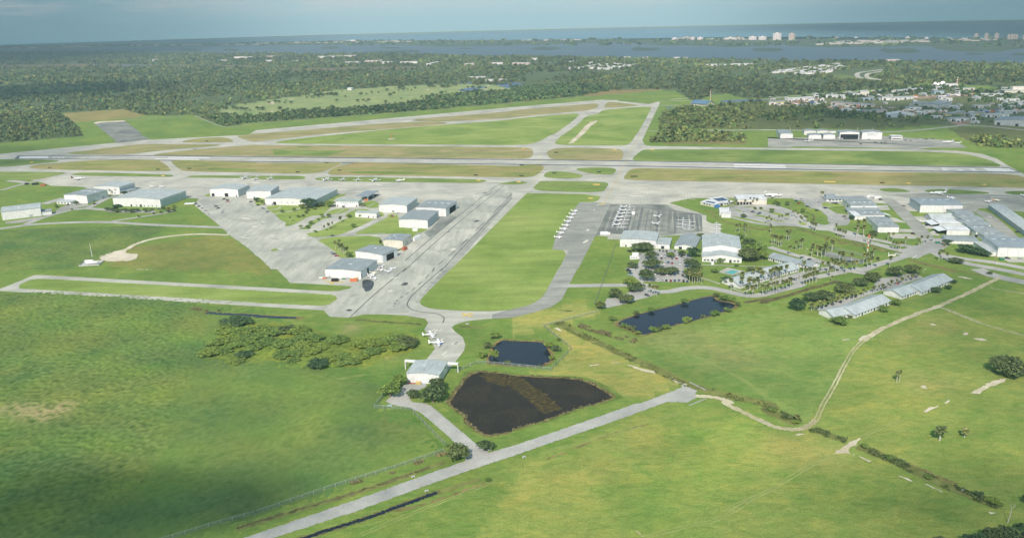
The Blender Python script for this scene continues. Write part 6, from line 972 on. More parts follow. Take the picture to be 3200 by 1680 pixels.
# ------------------------------------------------------------------ aircraft
plain('aircraft_white', (0.82, 0.82, 0.80), 0.35, 0.4, 0.03); plain('aircraft_blue', (0.08, 0.16, 0.42), 0.35, 0.4); plain('aircraft_red', (0.45, 0.10, 0.06), 0.4, 0.4); plain('aircraft_orange', (0.62, 0.16, 0.05), 0.4, 0.4); plain('aircraft_maroon', (0.16, 0.06, 0.06), 0.4, 0.4); plain('aircraft_cream', (0.78, 0.74, 0.60), 0.4, 0.4); plain('tyre', (0.02, 0.02, 0.02), 0.9)
def wing_bm(x0, x1, y0, y1, xt0, xt1, z0, z1, t=0.16):
    return MB().plate([(x0, y0, z0), (x1, y0, z0), (xt1, y1, z1), (xt0, y1, z1)], (0, 0, t))
def make_plane(name, label, L, S, zc, r, wx, chord, zw, cat='aircraft', engines='nose', ttail=False, high=False, stripe=None, paint='aircraft_white', tail=None, sweep=0.0, tip=False):
    """nose at +x; L length, S span, zc fuselage height, r fuselage radius, wx wing position 0..1 from the nose"""
    root = empty(name, (0, 0, 0), 0, label, cat); A = MAT[paint]; TP = MAT[tail] if tail else A; N, T = L/2, -L/2
    MB().loft([(N, r*0.15, r*0.15, zc-r*0.15), (N-L*0.05, r*0.6, r*0.6, zc-r*0.08), (N-L*0.16, r*0.92, r*0.95, zc), (N-L*0.32, r, r*1.08, zc+r*0.08), (N-L*0.52, r*0.95, r, zc), (N-L*0.72, r*0.6, r*0.66, zc+r*0.12), (N-L*0.93, r*0.22, r*0.28, zc+r*0.3), (T, r*0.06, r*0.1, zc+r*0.36)], 12).build('fuselage', A, root, True)
    MB().loft([(N-L*0.15, r*0.62, r*0.3, zc+r*0.5), (N-L*0.2, r*0.88, r*0.42, zc+r*0.72), (N-L*0.255, r*0.86, r*0.36, zc+r*0.88)], 10).build('windscreen', MAT['glass_dark'], root)
    if engines != 'nose' or L > 9:
        mb = MB()
        for k in range(5):
            x = N-L*(0.29+0.05*k)
            for s in (-1, 1): mb.box(x-0.18, x+0.18, s*r*0.99-0.04, s*r*0.99+0.04, zc+r*0.28, zc+r*0.6)
        mb.build('cabin_windows', MAT['glass_dark'], root)
    xw = N-L*wx
    for s in (-1, 1):
        y0 = s*r*0.6; w = wing_bm(xw+chord*0.5, xw-chord*0.5, y0, s*S/2, xw+chord*0.28-sweep, xw-chord*0.34-sweep, zw, zw+S*0.035)
        if tip: w.loft([(xw+chord*0.9-sweep, 0.05, 0.05, zw+S*0.035), (xw+chord*0.4-sweep, 0.28, 0.26, zw+S*0.035), (xw-chord*0.5-sweep, 0.26, 0.24, zw+S*0.035), (xw-chord*0.9-sweep, 0.05, 0.05, zw+S*0.035)]); n = 40; w.v[-n:] = [Vector((v.x, v.y+s*S/2, v.z)) for v in w.v[-n:]]
        w.build('wing', A, root)
        zt = zc+r*0.35 if not ttail else zc+L*0.20
        wing_bm(T+L*0.12, T+L*0.02, s*0.05, s*S*0.17, T+L*0.085-(L*0.03 if ttail else 0), T+L*0.015-(L*0.03 if ttail else 0), zt, zt+0.06, 0.09).build('tailplane', TP, root)
    hf = L*0.21
    MB().plate([(T+L*0.17, -0.07, zc+r*0.3), (T+L*0.01, -0.07, zc+r*0.25), (T-L*0.035 if ttail else T, -0.07, zc+hf), (T+L*0.06, -0.07, zc+hf)], (0, 0.14, 0)).build('fin', TP, root)
    if engines == 'nose':
        mb = MB(); mb.box(N+0.0, N+0.07, -0.95, 0.95, zc-0.22, zc-0.08); mb.loft([(N-0.05, 0.14, 0.14, zc-0.15), (N+0.25, 0.03, 0.03, zc-0.15)], 8); mb.build('propeller', MAT['steel'], root)
    else:
        for s in (-1, 1):
            if engines == 'wing':
                y = s*S*0.17; zE = zw+S*0.012; mb = MB(); mb.loft([(xw+chord*1.25, 0.2, 0.22, 0), (xw+chord*1.0, 0.42, 0.42, 0), (xw+chord*0.3, 0.46, 0.40, 0), (xw-chord*0.6, 0.15, 0.12, 0.0)], 10); mb.v = [Vector((v.x, v.y+y, v.z+zE)) for v in mb.v]
                e = mb.build('engine', MAT[stripe] if stripe else A, root, True); MB().box(xw+chord*1.27, xw+chord*1.33, y-1.15, y+1.15, zE-0.08, zE+0.08).build('propeller', MAT['steel'], e)
            else:
                y = s*r*1.45; zE = zc+r*0.45; xE = N-L*0.70; mb = MB(); mb.loft([(xE+1.7, 0.42, 0.42, 0), (xE+1.2, 0.55, 0.55, 0), (xE-0.6, 0.52, 0.52, 0), (xE-1.6, 0.34, 0.34, 0)], 10); mb.v = [Vector((v.x, v.y+y, v.z+zE)) for v in mb.v]; mb.build('engine', A, root, True)
    if stripe and engines == 'nose':
        mb = MB()
        for s in (-1, 1): mb.plate([(N-L*0.1, s*r*0.96, zc-r*0.15), (N-L*0.62, s*r*0.9, zc+r*0.05), (N-L*0.62, s*r*0.9, zc+r*0.22), (N-L*0.1, s*r*0.96, zc+r*0.1)], (0, s*0.05, 0))
        mb.build('stripe', MAT[stripe], root)
    for x, y in ((N-L*0.17, 0), (xw-chord*0.2, S*0.14), (xw-chord*0.2, -S*0.14)):
        q = MB(); q.box(x-0.05, x+0.05, y-0.05, y+0.05, 0.3, zc if y == 0 else max(zw, 0.5)); g = q.build('landing_leg', MAT['steel'], root); q = MB(); rr = 0.24
        q.add([(x+rr*math.cos(a), y+d, 0.25+rr*math.sin(a)) for d in (-0.09, 0.09) for a in [2*math.pi*j/10 for j in range(10)]], [tuple(range(10))[::-1], tuple(range(10, 20))]+[(j, (j+1) % 10, 10+(j+1) % 10, 10+j) for j in range(10)]); q.build('wheel', MAT['tyre'], g)
    return root
PL = {'low': make_plane('light_aircraft', '', 7.6, 10.6, 1.15, 0.62, 0.33, 1.65, 0.72, stripe='aircraft_blue'), 'red': make_plane('light_aircraft', '', 7.6, 10.6, 1.15, 0.62, 0.33, 1.65, 0.72, stripe='aircraft_red'), 'high': make_plane('light_aircraft', '', 8.2, 11.0, 1.25, 0.62, 0.33, 1.6, 1.95, high=True, stripe='aircraft_blue'),
      'jet': make_plane('business_jet', '', 16.5, 16.0, 2.0, 1.15, 0.52, 3.0, 1.2, engines='rear', ttail=True, sweep=2.2), 'small_jet': make_plane('business_jet', '', 13.5, 14.0, 1.8, 0.95, 0.5, 2.4, 1.1, engines='rear', ttail=True, sweep=0.8), 'twin': make_plane('twin_aircraft', '', 10.6, 13.0, 1.5, 0.72, 0.36, 1.9, 0.85, engines='wing', tip=True), 'bluetwin': make_plane('twin_aircraft', '', 11.2, 14.2, 1.6, 0.76, 0.36, 2.0, 0.9, engines='wing', stripe='aircraft_blue'),
      'maroon': make_plane('business_jet', '', 17.0, 16.0, 2.0, 1.15, 0.52, 3.0, 1.2, engines='rear', ttail=True, sweep=2.2, tail='aircraft_maroon'), 'orange': make_plane('light_aircraft', '', 8.5, 9.5, 1.4, 0.7, 0.33, 1.8, 0.8, tail='aircraft_orange', stripe='aircraft_orange'), 'cream': make_plane('light_aircraft', '', 8.5, 10.5, 1.4, 0.7, 0.33, 1.8, 0.8, paint='aircraft_cream')}
USED = set()
def fly(kind, tail, nose, label, group=None, scale=None, mid=None):
    """park an aircraft with its tail and nose over two surveyed ground points"""
    a, b = GP(tail)[0], GP(nose)[0]; d = b-a; rz = math.atan2(d.y, d.x); loc = (a+b)/2 if mid is None else mid; o = PL[kind]
    if kind not in USED: USED.add(kind); o.location = loc; o.rotation_euler = (0, 0, rz); tag(o, label, None, group)
    else: o = copy_thing(o, loc, rz, label, group)
    if scale is None and group and 'aircraft' in group and 'disused' not in group: scale = 1.14
    if scale: o.scale = (scale,)*3
    return o
fly('twin', 'k:1195,455', 'k:1585,400', 'white twin with wing-tip tanks and green fin tip, beside the lone white hangar'); fly('bluetwin', 'k:1375,662', 'k:1775,630', 'white twin with blue engine nacelles, nearer the lone white hangar')
GA = 'light aircraft on the tie-down ramp'
for k, (a, b) in enumerate([('478,238', '612,242'), ('440,292', '578,302'), ('400,354', '538,362'), ('352,420', '490,430'), ('320,498', '458,498'), ('282,562', '418,562'), ('215,625', '365,638'), ('180,710', '325,712')]):
    fly('low' if k not in (4, 7) else 'red', 'p:'+a, 'p:'+b, '%s white light aircraft down the slanting left tie-down line' % ordw(k), 'light aircraft along the left tie-down line')
for k, (n_, t_) in enumerate([('1352,178', '1485,165'), ('1328,240', '1470,228'), ('1303,298', '1440,285'), ('1272,362', '1415,352'), ('1243,422', '1388,412'), ('1215,497', '1360,486')]):
    fly('high', 'p:'+t_, 'p:'+n_, '%s high-winged aircraft, nose left, down the double row on dark asphalt' % ordw(k), GA)
for k, (x, y) in enumerate([(1530, 158), (1522, 212), (1482, 270), (1462, 332), (1438, 398), (1412, 464), (1382, 530)]):
    fly('low' if k not in (3, 4, 5) else 'red', 'p:%d,%d' % (x+3, y-30), 'p:%d,%d' % (x-3, y+25), '%s light aircraft, nose toward the hangars, in the double row on dark asphalt' % ordw(k), GA)
fly('high', 'p:1945,325', 'p:2095,358', 'upper of two isolated white aircraft in the middle of the dark ramp'); fly('high', 'p:1912,455', 'p:2068,488', 'lower of two isolated white aircraft in the middle of the dark ramp')
for k, (x, y) in enumerate([(1720, 868), (1787, 888), (1715, 905), (1782, 923), (1712, 942), (1778, 962)]): fly('low', '21:%d,%d' % (x+2, y-16), '21:%d,%d' % (x-2, y+14), '%s aircraft of the staggered six at the right of the dark ramp' % ordw(k), 'staggered light aircraft at the right of the ramp')
for k, (x, y) in enumerate([(2055, 915), (2055, 955), (2055, 995)]): fly('low', '21:%d,%d' % (x+2, y-16), '21:%d,%d' % (x-2, y+14), '%s aircraft of the three beside the lawn at the ramp edge' % ordw(k), 'three light aircraft by the lawn')
JG = 'business jets parked along the north apron'
for k, (kd, t_, n_, lb) in enumerate([('jet', '01:2500,430', '01:2425,465', 'white jet, leftmost of the apron row, tall dark tail'), ('small_jet', '01:2600,447', '01:2540,470', 'small white jet, second from the left of the apron row'), ('small_jet', '11:175,440', '11:110,465', 'small white jet, third from the left of the apron row'), ('jet', '11:745,450', '11:668,480', 'white jet with high T-tail, first right of the taxiway mouth'), ('small_jet', '11:895,450', '11:850,477', 'smallest white jet of the right apron group'), ('small_jet', '11:1045,452', '11:1000,485', 'white jet third in the right apron group'), ('jet', '11:1225,455', '11:1160,492', 'large white jet on the darker stain of the apron')]): fly(kd, t_, n_, lb, JG, 1.12 if kd == 'jet' else 1.0)
fly('bluetwin', '11:1510,472', '11:1390,474', 'bulky white propeller aircraft at the right end of the apron row', None, 1.15); fly('maroon', '01:735,462', '01:850,450', 'jet with dark maroon tail alone on the far left apron', None, 1.1)
fly('low', '01:1500,528', '01:1570,535', 'left of two white light aircraft behind the lean-to hangar', None, 1.2); fly('low', '01:1600,530', '01:1665,534', 'right of two white light aircraft behind the lean-to hangar', None, 1.2)
fly('jet', '31:1775,605', '31:1640,605', 'white jet with raised tail on the dark right-hand apron', None, 1.2); fly('jet', '31:10,628', '31:95,628', 'white jet parked nose right behind the terminal', None, 1.25); fly('low', '31:1810,645', '31:1872,648', 'small white aircraft behind the large ribbed hangar', None, 1.2)
fly('orange', '31:2255,682', '31:2185,686', 'stubby orange-tailed aircraft on the right apron', None, 1.2); fly('cream', '31:2262,670', '31:2318,672', 'cream light aircraft nose to tail with the orange one', None, 1.1); fly('low', '31:1510,885', '31:1625,890', 'white low-winged aircraft on a hangar pad beside the white awnings', None, 1.0); fly('low', '31:2590,620', '31:2560,620', 'white aircraft cut by the right edge of the picture')
fly('small_jet', '31:1870,88', '31:1745,86', 'left of two white aircraft at the right of the far apron', None, 1.2); fly('low', '31:1945,92', '31:1880,94', 'right of two white aircraft at the right of the far apron', None, 1.4); fly('high', '31:450,75', '31:350,82', 'white aircraft left on the far apron', None, 1.3); fly('high', '31:455,68', '31:400,70', 'white aircraft behind the left one on the far apron', None, 1.2); fly('low', '31:705,46', '31:750,50', 'white aircraft before the raised hangar door', None, 1.2)
for k, (t_, n_) in enumerate([('n:1270,690', 'n:1450,690'), ('n:1280,740', 'n:1480,755'), ('n:1330,800', 'n:1570,790'), ('n:1540,470', 'n:1700,500'), ('n:2030,520', 'n:1850,540'), ('n:1700,590', 'n:1950,600'), ('n:1560,560', 'n:1700,560'), ('n:1300,640', 'n:1560,650')]):
    fly(['low', 'high', 'low', 'high', 'low', 'low', 'red', 'cream'][k], t_, n_, '%s disused aircraft in the cluttered heap right of the nearest grey-roofed hangar' % ordw(k), 'disused aircraft beside the hangar', 0.85)
# ------------------------------------------------------------------ vehicles
CARC = {'white': (0.75, 0.75, 0.74), 'silver': (0.45, 0.47, 0.48), 'black': (0.02, 0.022, 0.026), 'grey': (0.14, 0.15, 0.16), 'red': (0.35, 0.025, 0.02), 'blue': (0.03, 0.08, 0.18), 'teal': (0.04, 0.13, 0.15), 'maroon': (0.12, 0.02, 0.025), 'green': (0.02, 0.07, 0.05)}
for nm, cc in CARC.items(): plain('paint_'+nm, cc, 0.3, 0.5, 0.05)
CARS = {}
def make_car(colr, suv=False):
    name = 'parked_car'; root = empty(name, (0, 0, 0), 0, '', 'car'); h = 1.75 if suv else 1.42
    prof = [(-2.2, 0.35), (2.2, 0.35), (2.25, 0.62), (2.1, 0.82), (1.0, 0.92), (-1.7 if not suv else -2.15, 0.95), (-2.2, 0.9), (-2.25, 0.6)]
    MB().plate([(x, -0.88, z) for x, z in prof], (0, 1.76, 0)).build('body', MAT['paint_'+colr], root)
    gl = [(1.05, 0.92), (0.35, h-0.06), (-1.1 if not suv else -2.0, h-0.06), (-1.75 if not suv else -2.14, 0.95)]
    MB().add([(x, s*(0.82 if z < 1 else 0.66), z) for s in (-1, 1) for x, z in gl], [(0, 1, 2, 3), (7, 6, 5, 4), (0, 4, 5, 1), (2, 6, 7, 3)]).build('windows', MAT['glass_dark'], root)
    MB().add([(x, s*0.68, z) for z in (h-0.06, h) for x in (0.37, -1.12 if not suv else -2.02) for s in (-1, 1)], [(0, 1, 3, 2), (4, 6, 7, 5), (0, 4, 5, 1), (2, 3, 7, 6), (0, 2, 6, 4), (1, 5, 7, 3)]).build('roof', MAT['paint_'+colr], root)
    for x in (-1.35, 1.4):
        for s in (-1, 1):
            q = MB(); q.add([(x+0.33*math.cos(a), s*0.86+d, 0.33+0.33*math.sin(a)) for d in (-0.08, 0.08) for a in [2*math.pi*j/10 for j in range(10)]], [tuple(range(10))[::-1], tuple(range(10, 20))]+[(j, (j+1) % 10, 10+(j+1) % 10, 10+j) for j in range(10)]); q.build('wheel', MAT['tyre'], root)
    return root
def car(at, toward, colr, label, group, suv=False):
    a, b = GP(at)[0], GP(toward)[0]; rz = math.atan2(b.y-a.y, b.x-a.x); key = (colr, suv)
    if key not in CARS: o = make_car(colr, suv); CARS[key] = o; o.location = a; o.rotation_euler = (0, 0, rz); tag(o, label, None, group)
    else: o = copy_thing(CARS[key], a, rz, label, group)
    return o
def carrow(view, items, toward, where, group):
    """items: 'x,y,colour' ; every car points the same way (dx,dy in survey units)"""
    L = items.split()
    for i, it in enumerate(L):
        x, y, cl = it.split(','); x, y = float(x), float(y); nm = {'grey': 'dark grey'}.get(cl, cl); same = [j for j, q in enumerate(L) if q.endswith(','+cl)]
        lb = ('%s car %s' % (nm, where)) if len(same) == 1 else ('%s %s car from left %s' % (ordw(same.index(i)), nm, where))
        car('%s:%f,%f' % (view, x, y), '%s:%f,%f' % (view, x+toward[0], y+toward[1]), cl, lb, group, (i*7) % 3 == 0)
CG = 'cars parked in the shaded car park'
carrow('c', '672,758,white 730,762,silver 782,762,black 842,766,red 894,764,teal 953,760,grey 1013,770,black 1063,774,blue', (1, -30), 'in the lowest row of the shaded car park', CG)
carrow('c', '630,672,white 678,680,silver 788,686,white 842,684,black 895,684,blue 1000,694,black', (1, 30), 'in the second lowest row of the shaded car park', CG); carrow('c', '958,650,silver 1005,648,grey 690,568,white 650,640,grey', (1, 30), 'under the oaks between the lower rows', CG)
carrow('c', '752,532,white 808,520,blue 860,532,red 965,535,white', (1, 30), 'in the open middle row of the shaded car park', CG); carrow('c', '718,465,maroon 762,465,silver 862,470,grey 918,467,red 966,475,white 1018,465,silver', (1, -30), 'in the fourth row up of the shaded car park', CG)
carrow('c', '670,420,green 718,430,white 765,425,silver 875,440,grey 925,440,white 985,440,black 1070,432,blue', (1, 30), 'in the fifth row up of the shaded car park', CG); carrow('c', '693,360,green 740,366,grey 785,368,black 840,362,silver 893,366,grey', (1, -30), 'in the top row of the shaded car park', CG)
carrow('c', '280,632,black 300,662,teal 290,690,silver 325,605,white 270,610,silver', (30, 6), 'nosed in at the left edge of the car park', CG); carrow('c', '290,372,black 435,415,silver 312,905,black 525,962,grey', (30, 8), 'parked apart around the car park', CG)
carrow('d', '1120,425,grey 1460,350,maroon 1545,365,black 1640,290,blue 1710,300,grey 1770,280,silver 1920,235,white', (60, 12), 'before the palm-lined dormitory', 'cars before the palm-lined dormitory')
carrow('r', '1815,160,maroon 2045,25,black 2155,130,white 2120,270,silver 150,575,black 30,545,grey', (40, -8), 'beside the ring-road hangars and rear dormitory', 'cars near the ring-road hangars')
carrow('t', '640,542,white 670,548,white 705,515,silver 775,530,grey 575,585,white 665,605,teal 880,562,teal 730,690,white', (-40, 4), 'in the terminal car park', 'cars in the terminal car park'); carrow('t', '1485,355,teal 1525,390,red 1570,325,silver 1605,365,white 1660,440,black 1655,425,white 1725,475,white 1810,348,white 1850,380,silver 1865,402,white 1815,508,black 1925,460,silver 1960,470,black 2040,388,white 2085,392,grey 2130,397,black 2035,628,white 2260,605,maroon 2290,645,silver 1410,292,white', (40, -5), 'around the flight-office lot', 'cars in the flight-office lot')
carrow('01', '2250,655,black 2285,662,maroon 2290,678,red 2155,715,white 2175,728,maroon 2195,745,black 2240,775,white 2235,790,silver', (-40, 6), 'in the short diagonal file on the cracked ramp', 'cars on the cracked ramp'); carrow('01', '1965,702,black 1990,715,white 2000,728,grey 2030,748,white 2065,772,silver 2098,805,white', (-40, 8), 'along the grass edge of the cracked ramp', 'cars on the cracked ramp')
carrow('01', '955,702,maroon 1180,628,blue 580,735,black 690,712,grey 2525,680,black 1600,752,grey 1700,748,orange'.replace(',orange', ',red'), (40, -6), 'near the left-hand hangars', 'cars near the left hangars'); carrow('11', '25,715,black 90,706,grey 68,742,silver 78,750,silver 118,780,grey 1385,818,white 1375,828,red 1432,795,silver 770,1022,black 770,1195,silver 790,1205,black 812,1225,red', (40, -4), 'around the central hangars', 'cars around the central hangars')
carrow('11', '1150,640,black 1165,632,grey 1180,625,silver 1195,618,black 1210,610,grey 1130,650,black', (30, 14), 'parked in the shade of the open canopy', 'cars under the canopy')
carrow('32', '485,405,grey 540,390,blue 585,375,black 650,362,grey 730,335,black 790,300,black 840,290,grey 880,280,black 1170,190,black 1280,155,silver 1305,148,red 1490,70,white', (20, -40), 'among the palms before the diagonal dormitories', 'cars before the diagonal dormitories')
carrow('31', '1645,1070,white 1665,985,white 1600,912,black 2225,835,white 2510,985,black 1365,722,grey 2410,1250,black 2540,1255,silver 1060,650,white 1130,660,black', (40, 3), 'in the right-hand hangar lanes', 'cars in the hangar lanes')
carrow('31', '1240,45,black 1385,62,black 1435,66,grey 1530,48,white 1560,50,silver 1590,52,black 1625,52,white 1660,48,grey 1080,84,black 1145,88,grey 1180,86,black 1110,94,grey 935,100,maroon 1015,52,silver', (40, 0), 'on the far apron', 'vehicles on the far apron')
def crate(name, label, cat, view, x, y, sx, sy, sz, mat, rz=0.0, parts=None, group=None):
    w = GP('%s:%f,%f' % (view, x, y))[0]; root = empty(name, w, rz, label, cat, group); b = 0.03*min(sx, sy)
    mb = MB(); mb.box(-sx/2, sx/2, -sy/2, sy/2, 0.25, sz)
    for k in range(6): X_ = -sx/2+sx*(k+0.5)/6; mb.box(X_-sx*0.03, X_+sx*0.03, -sy/2-0.06, sy/2+0.06, 0.3, sz-0.1)
    mb.build('body', MAT[mat], root); mb = MB()
    for s in (-1, 1): mb.box(s*sx*0.36-0.25, s*sx*0.36+0.25, -sy/2+0.1, sy/2-0.1, 0, 0.5)
    mb.build('wheels' if 'trailer' in name or 'truck' in name else 'skids', MAT['tyre'], root)
    if parts: parts(root)
    return root
ang_lane = math.radians(62)
crate('semitrailer', 'long white semitrailer parked beside the cream hangar', 'trailer', '11', 1618, 1060, 12.5, 2.6, 3.8, 'aircraft_white', ang_lane); crate('cargo_trailer', 'small white box trailer below the blue-grey hangar', 'trailer', '11', 1602, 972, 5.5, 2.4, 2.8, 'aircraft_white', 0.0); crate('shipping_container', 'rust-red container at the corner of the cream hangar', 'container', '11', 1495, 1162, 5.5, 3.2, 3.2, 'rust_red', ang_lane)
crate('skip_container', 'rust-red skip on the grass left end of the far apron', 'container', '01', 435, 518, 7, 4, 2.6, 'rust_red', 0.1); crate('dumpster', 'black rubbish skip at the wall of the nearest grey-roofed hangar', 'skip', 'n', 405, 845, 6.0, 2.6, 2.4, 'black_paint', 0.0); crate('dumpster', 'orange-brown crate beside the nearest grey-roofed hangar', 'crate', 'n', 910, 845, 6.2, 3.0, 2.4, 'orange_paint', 0.0); crate('dumpster', 'green skip against the workshop at the lane corner', 'skip', '31', 1705, 1095, 4, 2.2, 1.8, 'dumpster_green', 0.2); crate('dumpster', 'green skip before the biggest hangar', 'skip', '31', 2350, 1262, 4, 2.2, 1.8, 'dumpster_green', 0.1)
crate('shed', 'white hut standing on the tie-down ramp between aircraft rows', 'hut', '21', 1218, 806, 3.4, 3.0, 3.6, 'aircraft_white', 0.1); crate('utility_box', 'turquoise tarpaulin-covered heap inside the fence corner', 'heap', '13', 1345, 30, 3.0, 1.4, 1.0, 'trim_teal', 0.1); crate('loader', 'orange loader standing under the end of the canopy', 'loader', '11', 1108, 668, 4.5, 2.6, 2.4, 'orange_paint', 0.3); crate('flatbed_trailer', 'white flat trailer on the grass left of the cracked ramp', 'trailer', '01', 1912, 700, 13, 6.5, 1.2, 'aircraft_white', 0.1); crate('excavator', 'yellow digger at the front wall of the lone hangar', 'digger', 'm', 1090, 855, 3.2, 1.6, 1.7, 'yellow_paint', 0.2); crate('timber_stack', 'brown plank stack at the foot of the lone hangar wall', 'planks', 'm', 900, 845, 5.0, 1.0, 0.6, 'rust_red', -0.15)
for k, (x, y) in enumerate([(270, 505), (345, 508), (370, 506)]): crate('tractor', '%s dark tractor on the dirt patch at the far left' % ordw(k), 'tractor', '01', x, y, 5.0, 2.6, 2.6, 'black_paint', 0.2, group='tractors at the far left')
for k, (x, y, mt) in enumerate([(230, 760, 'steel'), (540, 770, 'aircraft_white'), (640, 790, 'dumpster_green'), (740, 790, 'steel'), (30, 770, 'aircraft_white'), (120, 780, 'orange_paint'), (980, 790, 'yellow_paint')]): crate('scrap_heap', '%s piece of scrap along the wall of the nearest grey-roofed hangar, from the left' % ordw(sorted([230, 540, 640, 740, 30, 120, 980]).index(x)), 'scrap', 'n', x, y, random.uniform(2, 4), random.uniform(1, 1.8), random.uniform(0.8, 1.7), mt, random.uniform(-0.4, 0.4), group='scrap along the hangar wall')
def truck_cab(root): MB().box(4.2, 6.2, -1.15, 1.15, 0.4, 2.5).build('cab', MAT['aircraft_white'], root); MB().box(6.0, 6.25, -1.0, 1.0, 1.4, 2.3).build('windscreen', MAT['glass_dark'], root)
crate('fuel_truck', 'white box truck on the edge of the dark tie-down ramp', 'truck', 'p', 1075, 648, 8.0, 2.5, 3.2, 'aircraft_white', -0.05, truck_cab)
def van_parts(root): MB().box(3.5, 5.2, -1.1, 1.1, 0.4, 2.0).build('cab', MAT['aircraft_white'], root); e = MB(); [e.box(-2.6+2.1*k, -1.4+2.1*k, -1.33, -1.2, 1.5, 2.2) for k in range(3)]; e.build('window', MAT['glass_dark'], root)
crate('motorhome', 'white motorhome with dark windows at the left of the car park', 'motorhome', 'c', 345, 470, 7.2, 2.4, 3.1, 'aircraft_white', 0.0, van_parts); crate('motorhome', 'white motorhome parked behind the one with dark windows', 'motorhome', 'c', 365, 425, 6.0, 2.4, 3.0, 'aircraft_white', 0.0); crate('box_truck', 'white van at the door of the two-tiered hangar', 'van', 'c', 1393, 540, 2.1, 5.0, 2.4, 'aircraft_white', 0.0)
for k, (x, y, mt) in enumerate([(1025, 635, 'aircraft_white'), (1060, 640, 'aircraft_cream'), (1095, 645, 'aircraft_white'), (1045, 655, 'steel')]): crate('fuel_truck', '%s tanker truck of the cluster behind the flight office, left to right' % ordw(k), 'truck', '31', x, y, 8, 2.6, 3.0, mt, 0.1+0.2*k, truck_cab, 'tanker trucks behind the flight office')
# ------------------------------------------------------------------ fuel farm, masts, poles, lamps, signs
w = GP('01:915,1312')[0]; root = empty('fuel_depot', w, 0.12, 'two white horizontal fuel tanks on a low walled concrete pad', 'fuel tanks'); root.scale = (0.6, 0.7, 0.8); mb = MB(); mb.box(-17, 14, -4, 16, 0, 0.35); mb.build('pad', MAT['concrete'], root); mb = MB()
for q in ((-17, 14, -4, -3.6), (-17, 14, 15.6, 16), (-17, -16.6, -3.6, 15.6), (13.6, 14, -3.6, 15.6)): mb.box(*q, 0.36, 1.3)
mb.build('containment_wall', MAT['concrete'], root)
for x0, x1, y in ((-8, 11, 1.5), (-13, 1, 9.5)):
    mb = MB(); mb.loft([(x0, 0.5, 0.5, 2.6), (x0+0.5, 1.7, 1.7, 2.6), (x1-0.5, 1.7, 1.7, 2.6), (x1, 0.5, 0.5, 2.6)], 14); mb.v = [Vector((v.x, v.y+y, v.z)) for v in mb.v]; t_ = mb.build('tank', MAT['aircraft_white'], root, True); mb = MB(); [mb.box(x-0.3, x+0.3, y-1.2, y+1.2, 0.36, 1.3) for x in (x0+3, x1-3)]; mb.build('saddle', MAT['concrete'], t_)
def pole(name, label, cat, view, x, y, ytop, r0_=0.16, mat='wood_pole', group=None, arms=None):
    b_ = P('%s:%f,%f' % (view, x, y))[0]; t_ = P('%s:%f,%f' % (view, x, ytop))[0]; h = height_at(b_, t_); root = empty(name, G(b_), 0, label, cat, group)
    MB().tube([(0, 0, 0), (0, 0, h*0.5), (0, 0, h)], [r0_, r0_*0.85, r0_*0.6], 7).build('pole', MAT[mat], root)
    if arms == 'cross': MB().box(-1.3, 1.3, -0.08, 0.08, h-1.0, h-0.8).build('crossarm', MAT[mat], root)
    if arms == 'lamp': a = MB().tube([(0, 0, h-0.1), (0.6, 0, h+0.15), (1.2, 0, h+0.1)], 0.07, 5).build('bracket', MAT[mat], root); MB().box(0.8, 1.7, -0.25, 0.25, h-0.02, h+0.22).build('lamp_head', MAT['aircraft_white'], a)
    return root, h
pole('light_mast', 'tall plain white mast behind the fuel tanks', 'mast', '01', 928, 1232, 1098, 0.25, 'aircraft_white')
for lb, v, x, y, yt in (('at the gravel lot above the long pond', 'c', 277, 1052, 945), ('by the parked motorhomes', 'c', 375, 385, 325), ('between the motorhome lane and the upper car rows', 'c', 600, 395, 357), ('behind the two-tiered hangar', 'c', 1833, 200, 145), ('on the lawn above the rear dormitory', 't', 1107, 1080, 985), ('left of the tennis courts', 'r', 92, 505, 400), ('below the tennis courts', 'r', 637, 640, 535), ('on the lawn before the farthest dormitory', 'r', 1985, 800, 725), ('in the left ramp drive island', 'g', 963, 745, 650), ('on the lawn by the terminal wing', '21', 1740, 695, 640), ('beside the lowest car row palms', 'c', 1090, 775, 700), ('on the wet ramp before the nearest hangar', '12', 392, 95, 5), ('near the far end of the loop road', 'r', 1655, 930, 830)):
    pole('lamp_post', 'pale lamp post '+lb, 'lamp post', v, x, y, yt, 0.16, 'concrete', 'lamp posts', 'lamp')
for k, (v, x, y, yt, lb) in enumerate([('31', 222, 755, 685, 'on the lawn left of the flight-office lot'), ('31', 690, 800, 742, 'in the flight-office lot'), ('31', 1388, 1145, 1048, 'on the ring-road median near the junction'), ('31', 2277, 1318, 1220, 'on the right end of the ring-road median'), ('t', 1390, 492, 372, 'at the edge of the terminal car park'), ('t', 1068, 770, 590, 'tall, at the foot of the terminal car park'), ('11', 1600, -10, -20, 'far')][:6]): pole('utility_pole', 'wooden utility pole '+lb, 'pole', v, x, y, yt, 0.18, 'wood_pole', 'utility poles', 'cross')
FP = [('10', x, 630, 588) for x in (265, 420, 575, 730, 890, 1065, 1230, 1400, 1580, 1740, 1920, 2125, 2318, 2518)]+[('20', x, 640, 596) for x in (155, 370, 615, 880, 1130, 1385, 1665, 1930, 2225, 2545)]+[('30', x, 690, 640) for x in (298, 612, 1660, 2050, 2460)]+[('30', 992, 925, 865), ('h', 445, 950, 885), ('h', 1800, 945, 890), ('h', 2110, 940, 900)]
for k, (v, x, y, yt) in enumerate(FP): pole('power_pylon', 'tall thin power pole, %s from the left across the far woodland' % ordw(k), 'power pole', v, x, y, yt, 0.55, 'concrete', 'power poles across the woodland', 'cross')
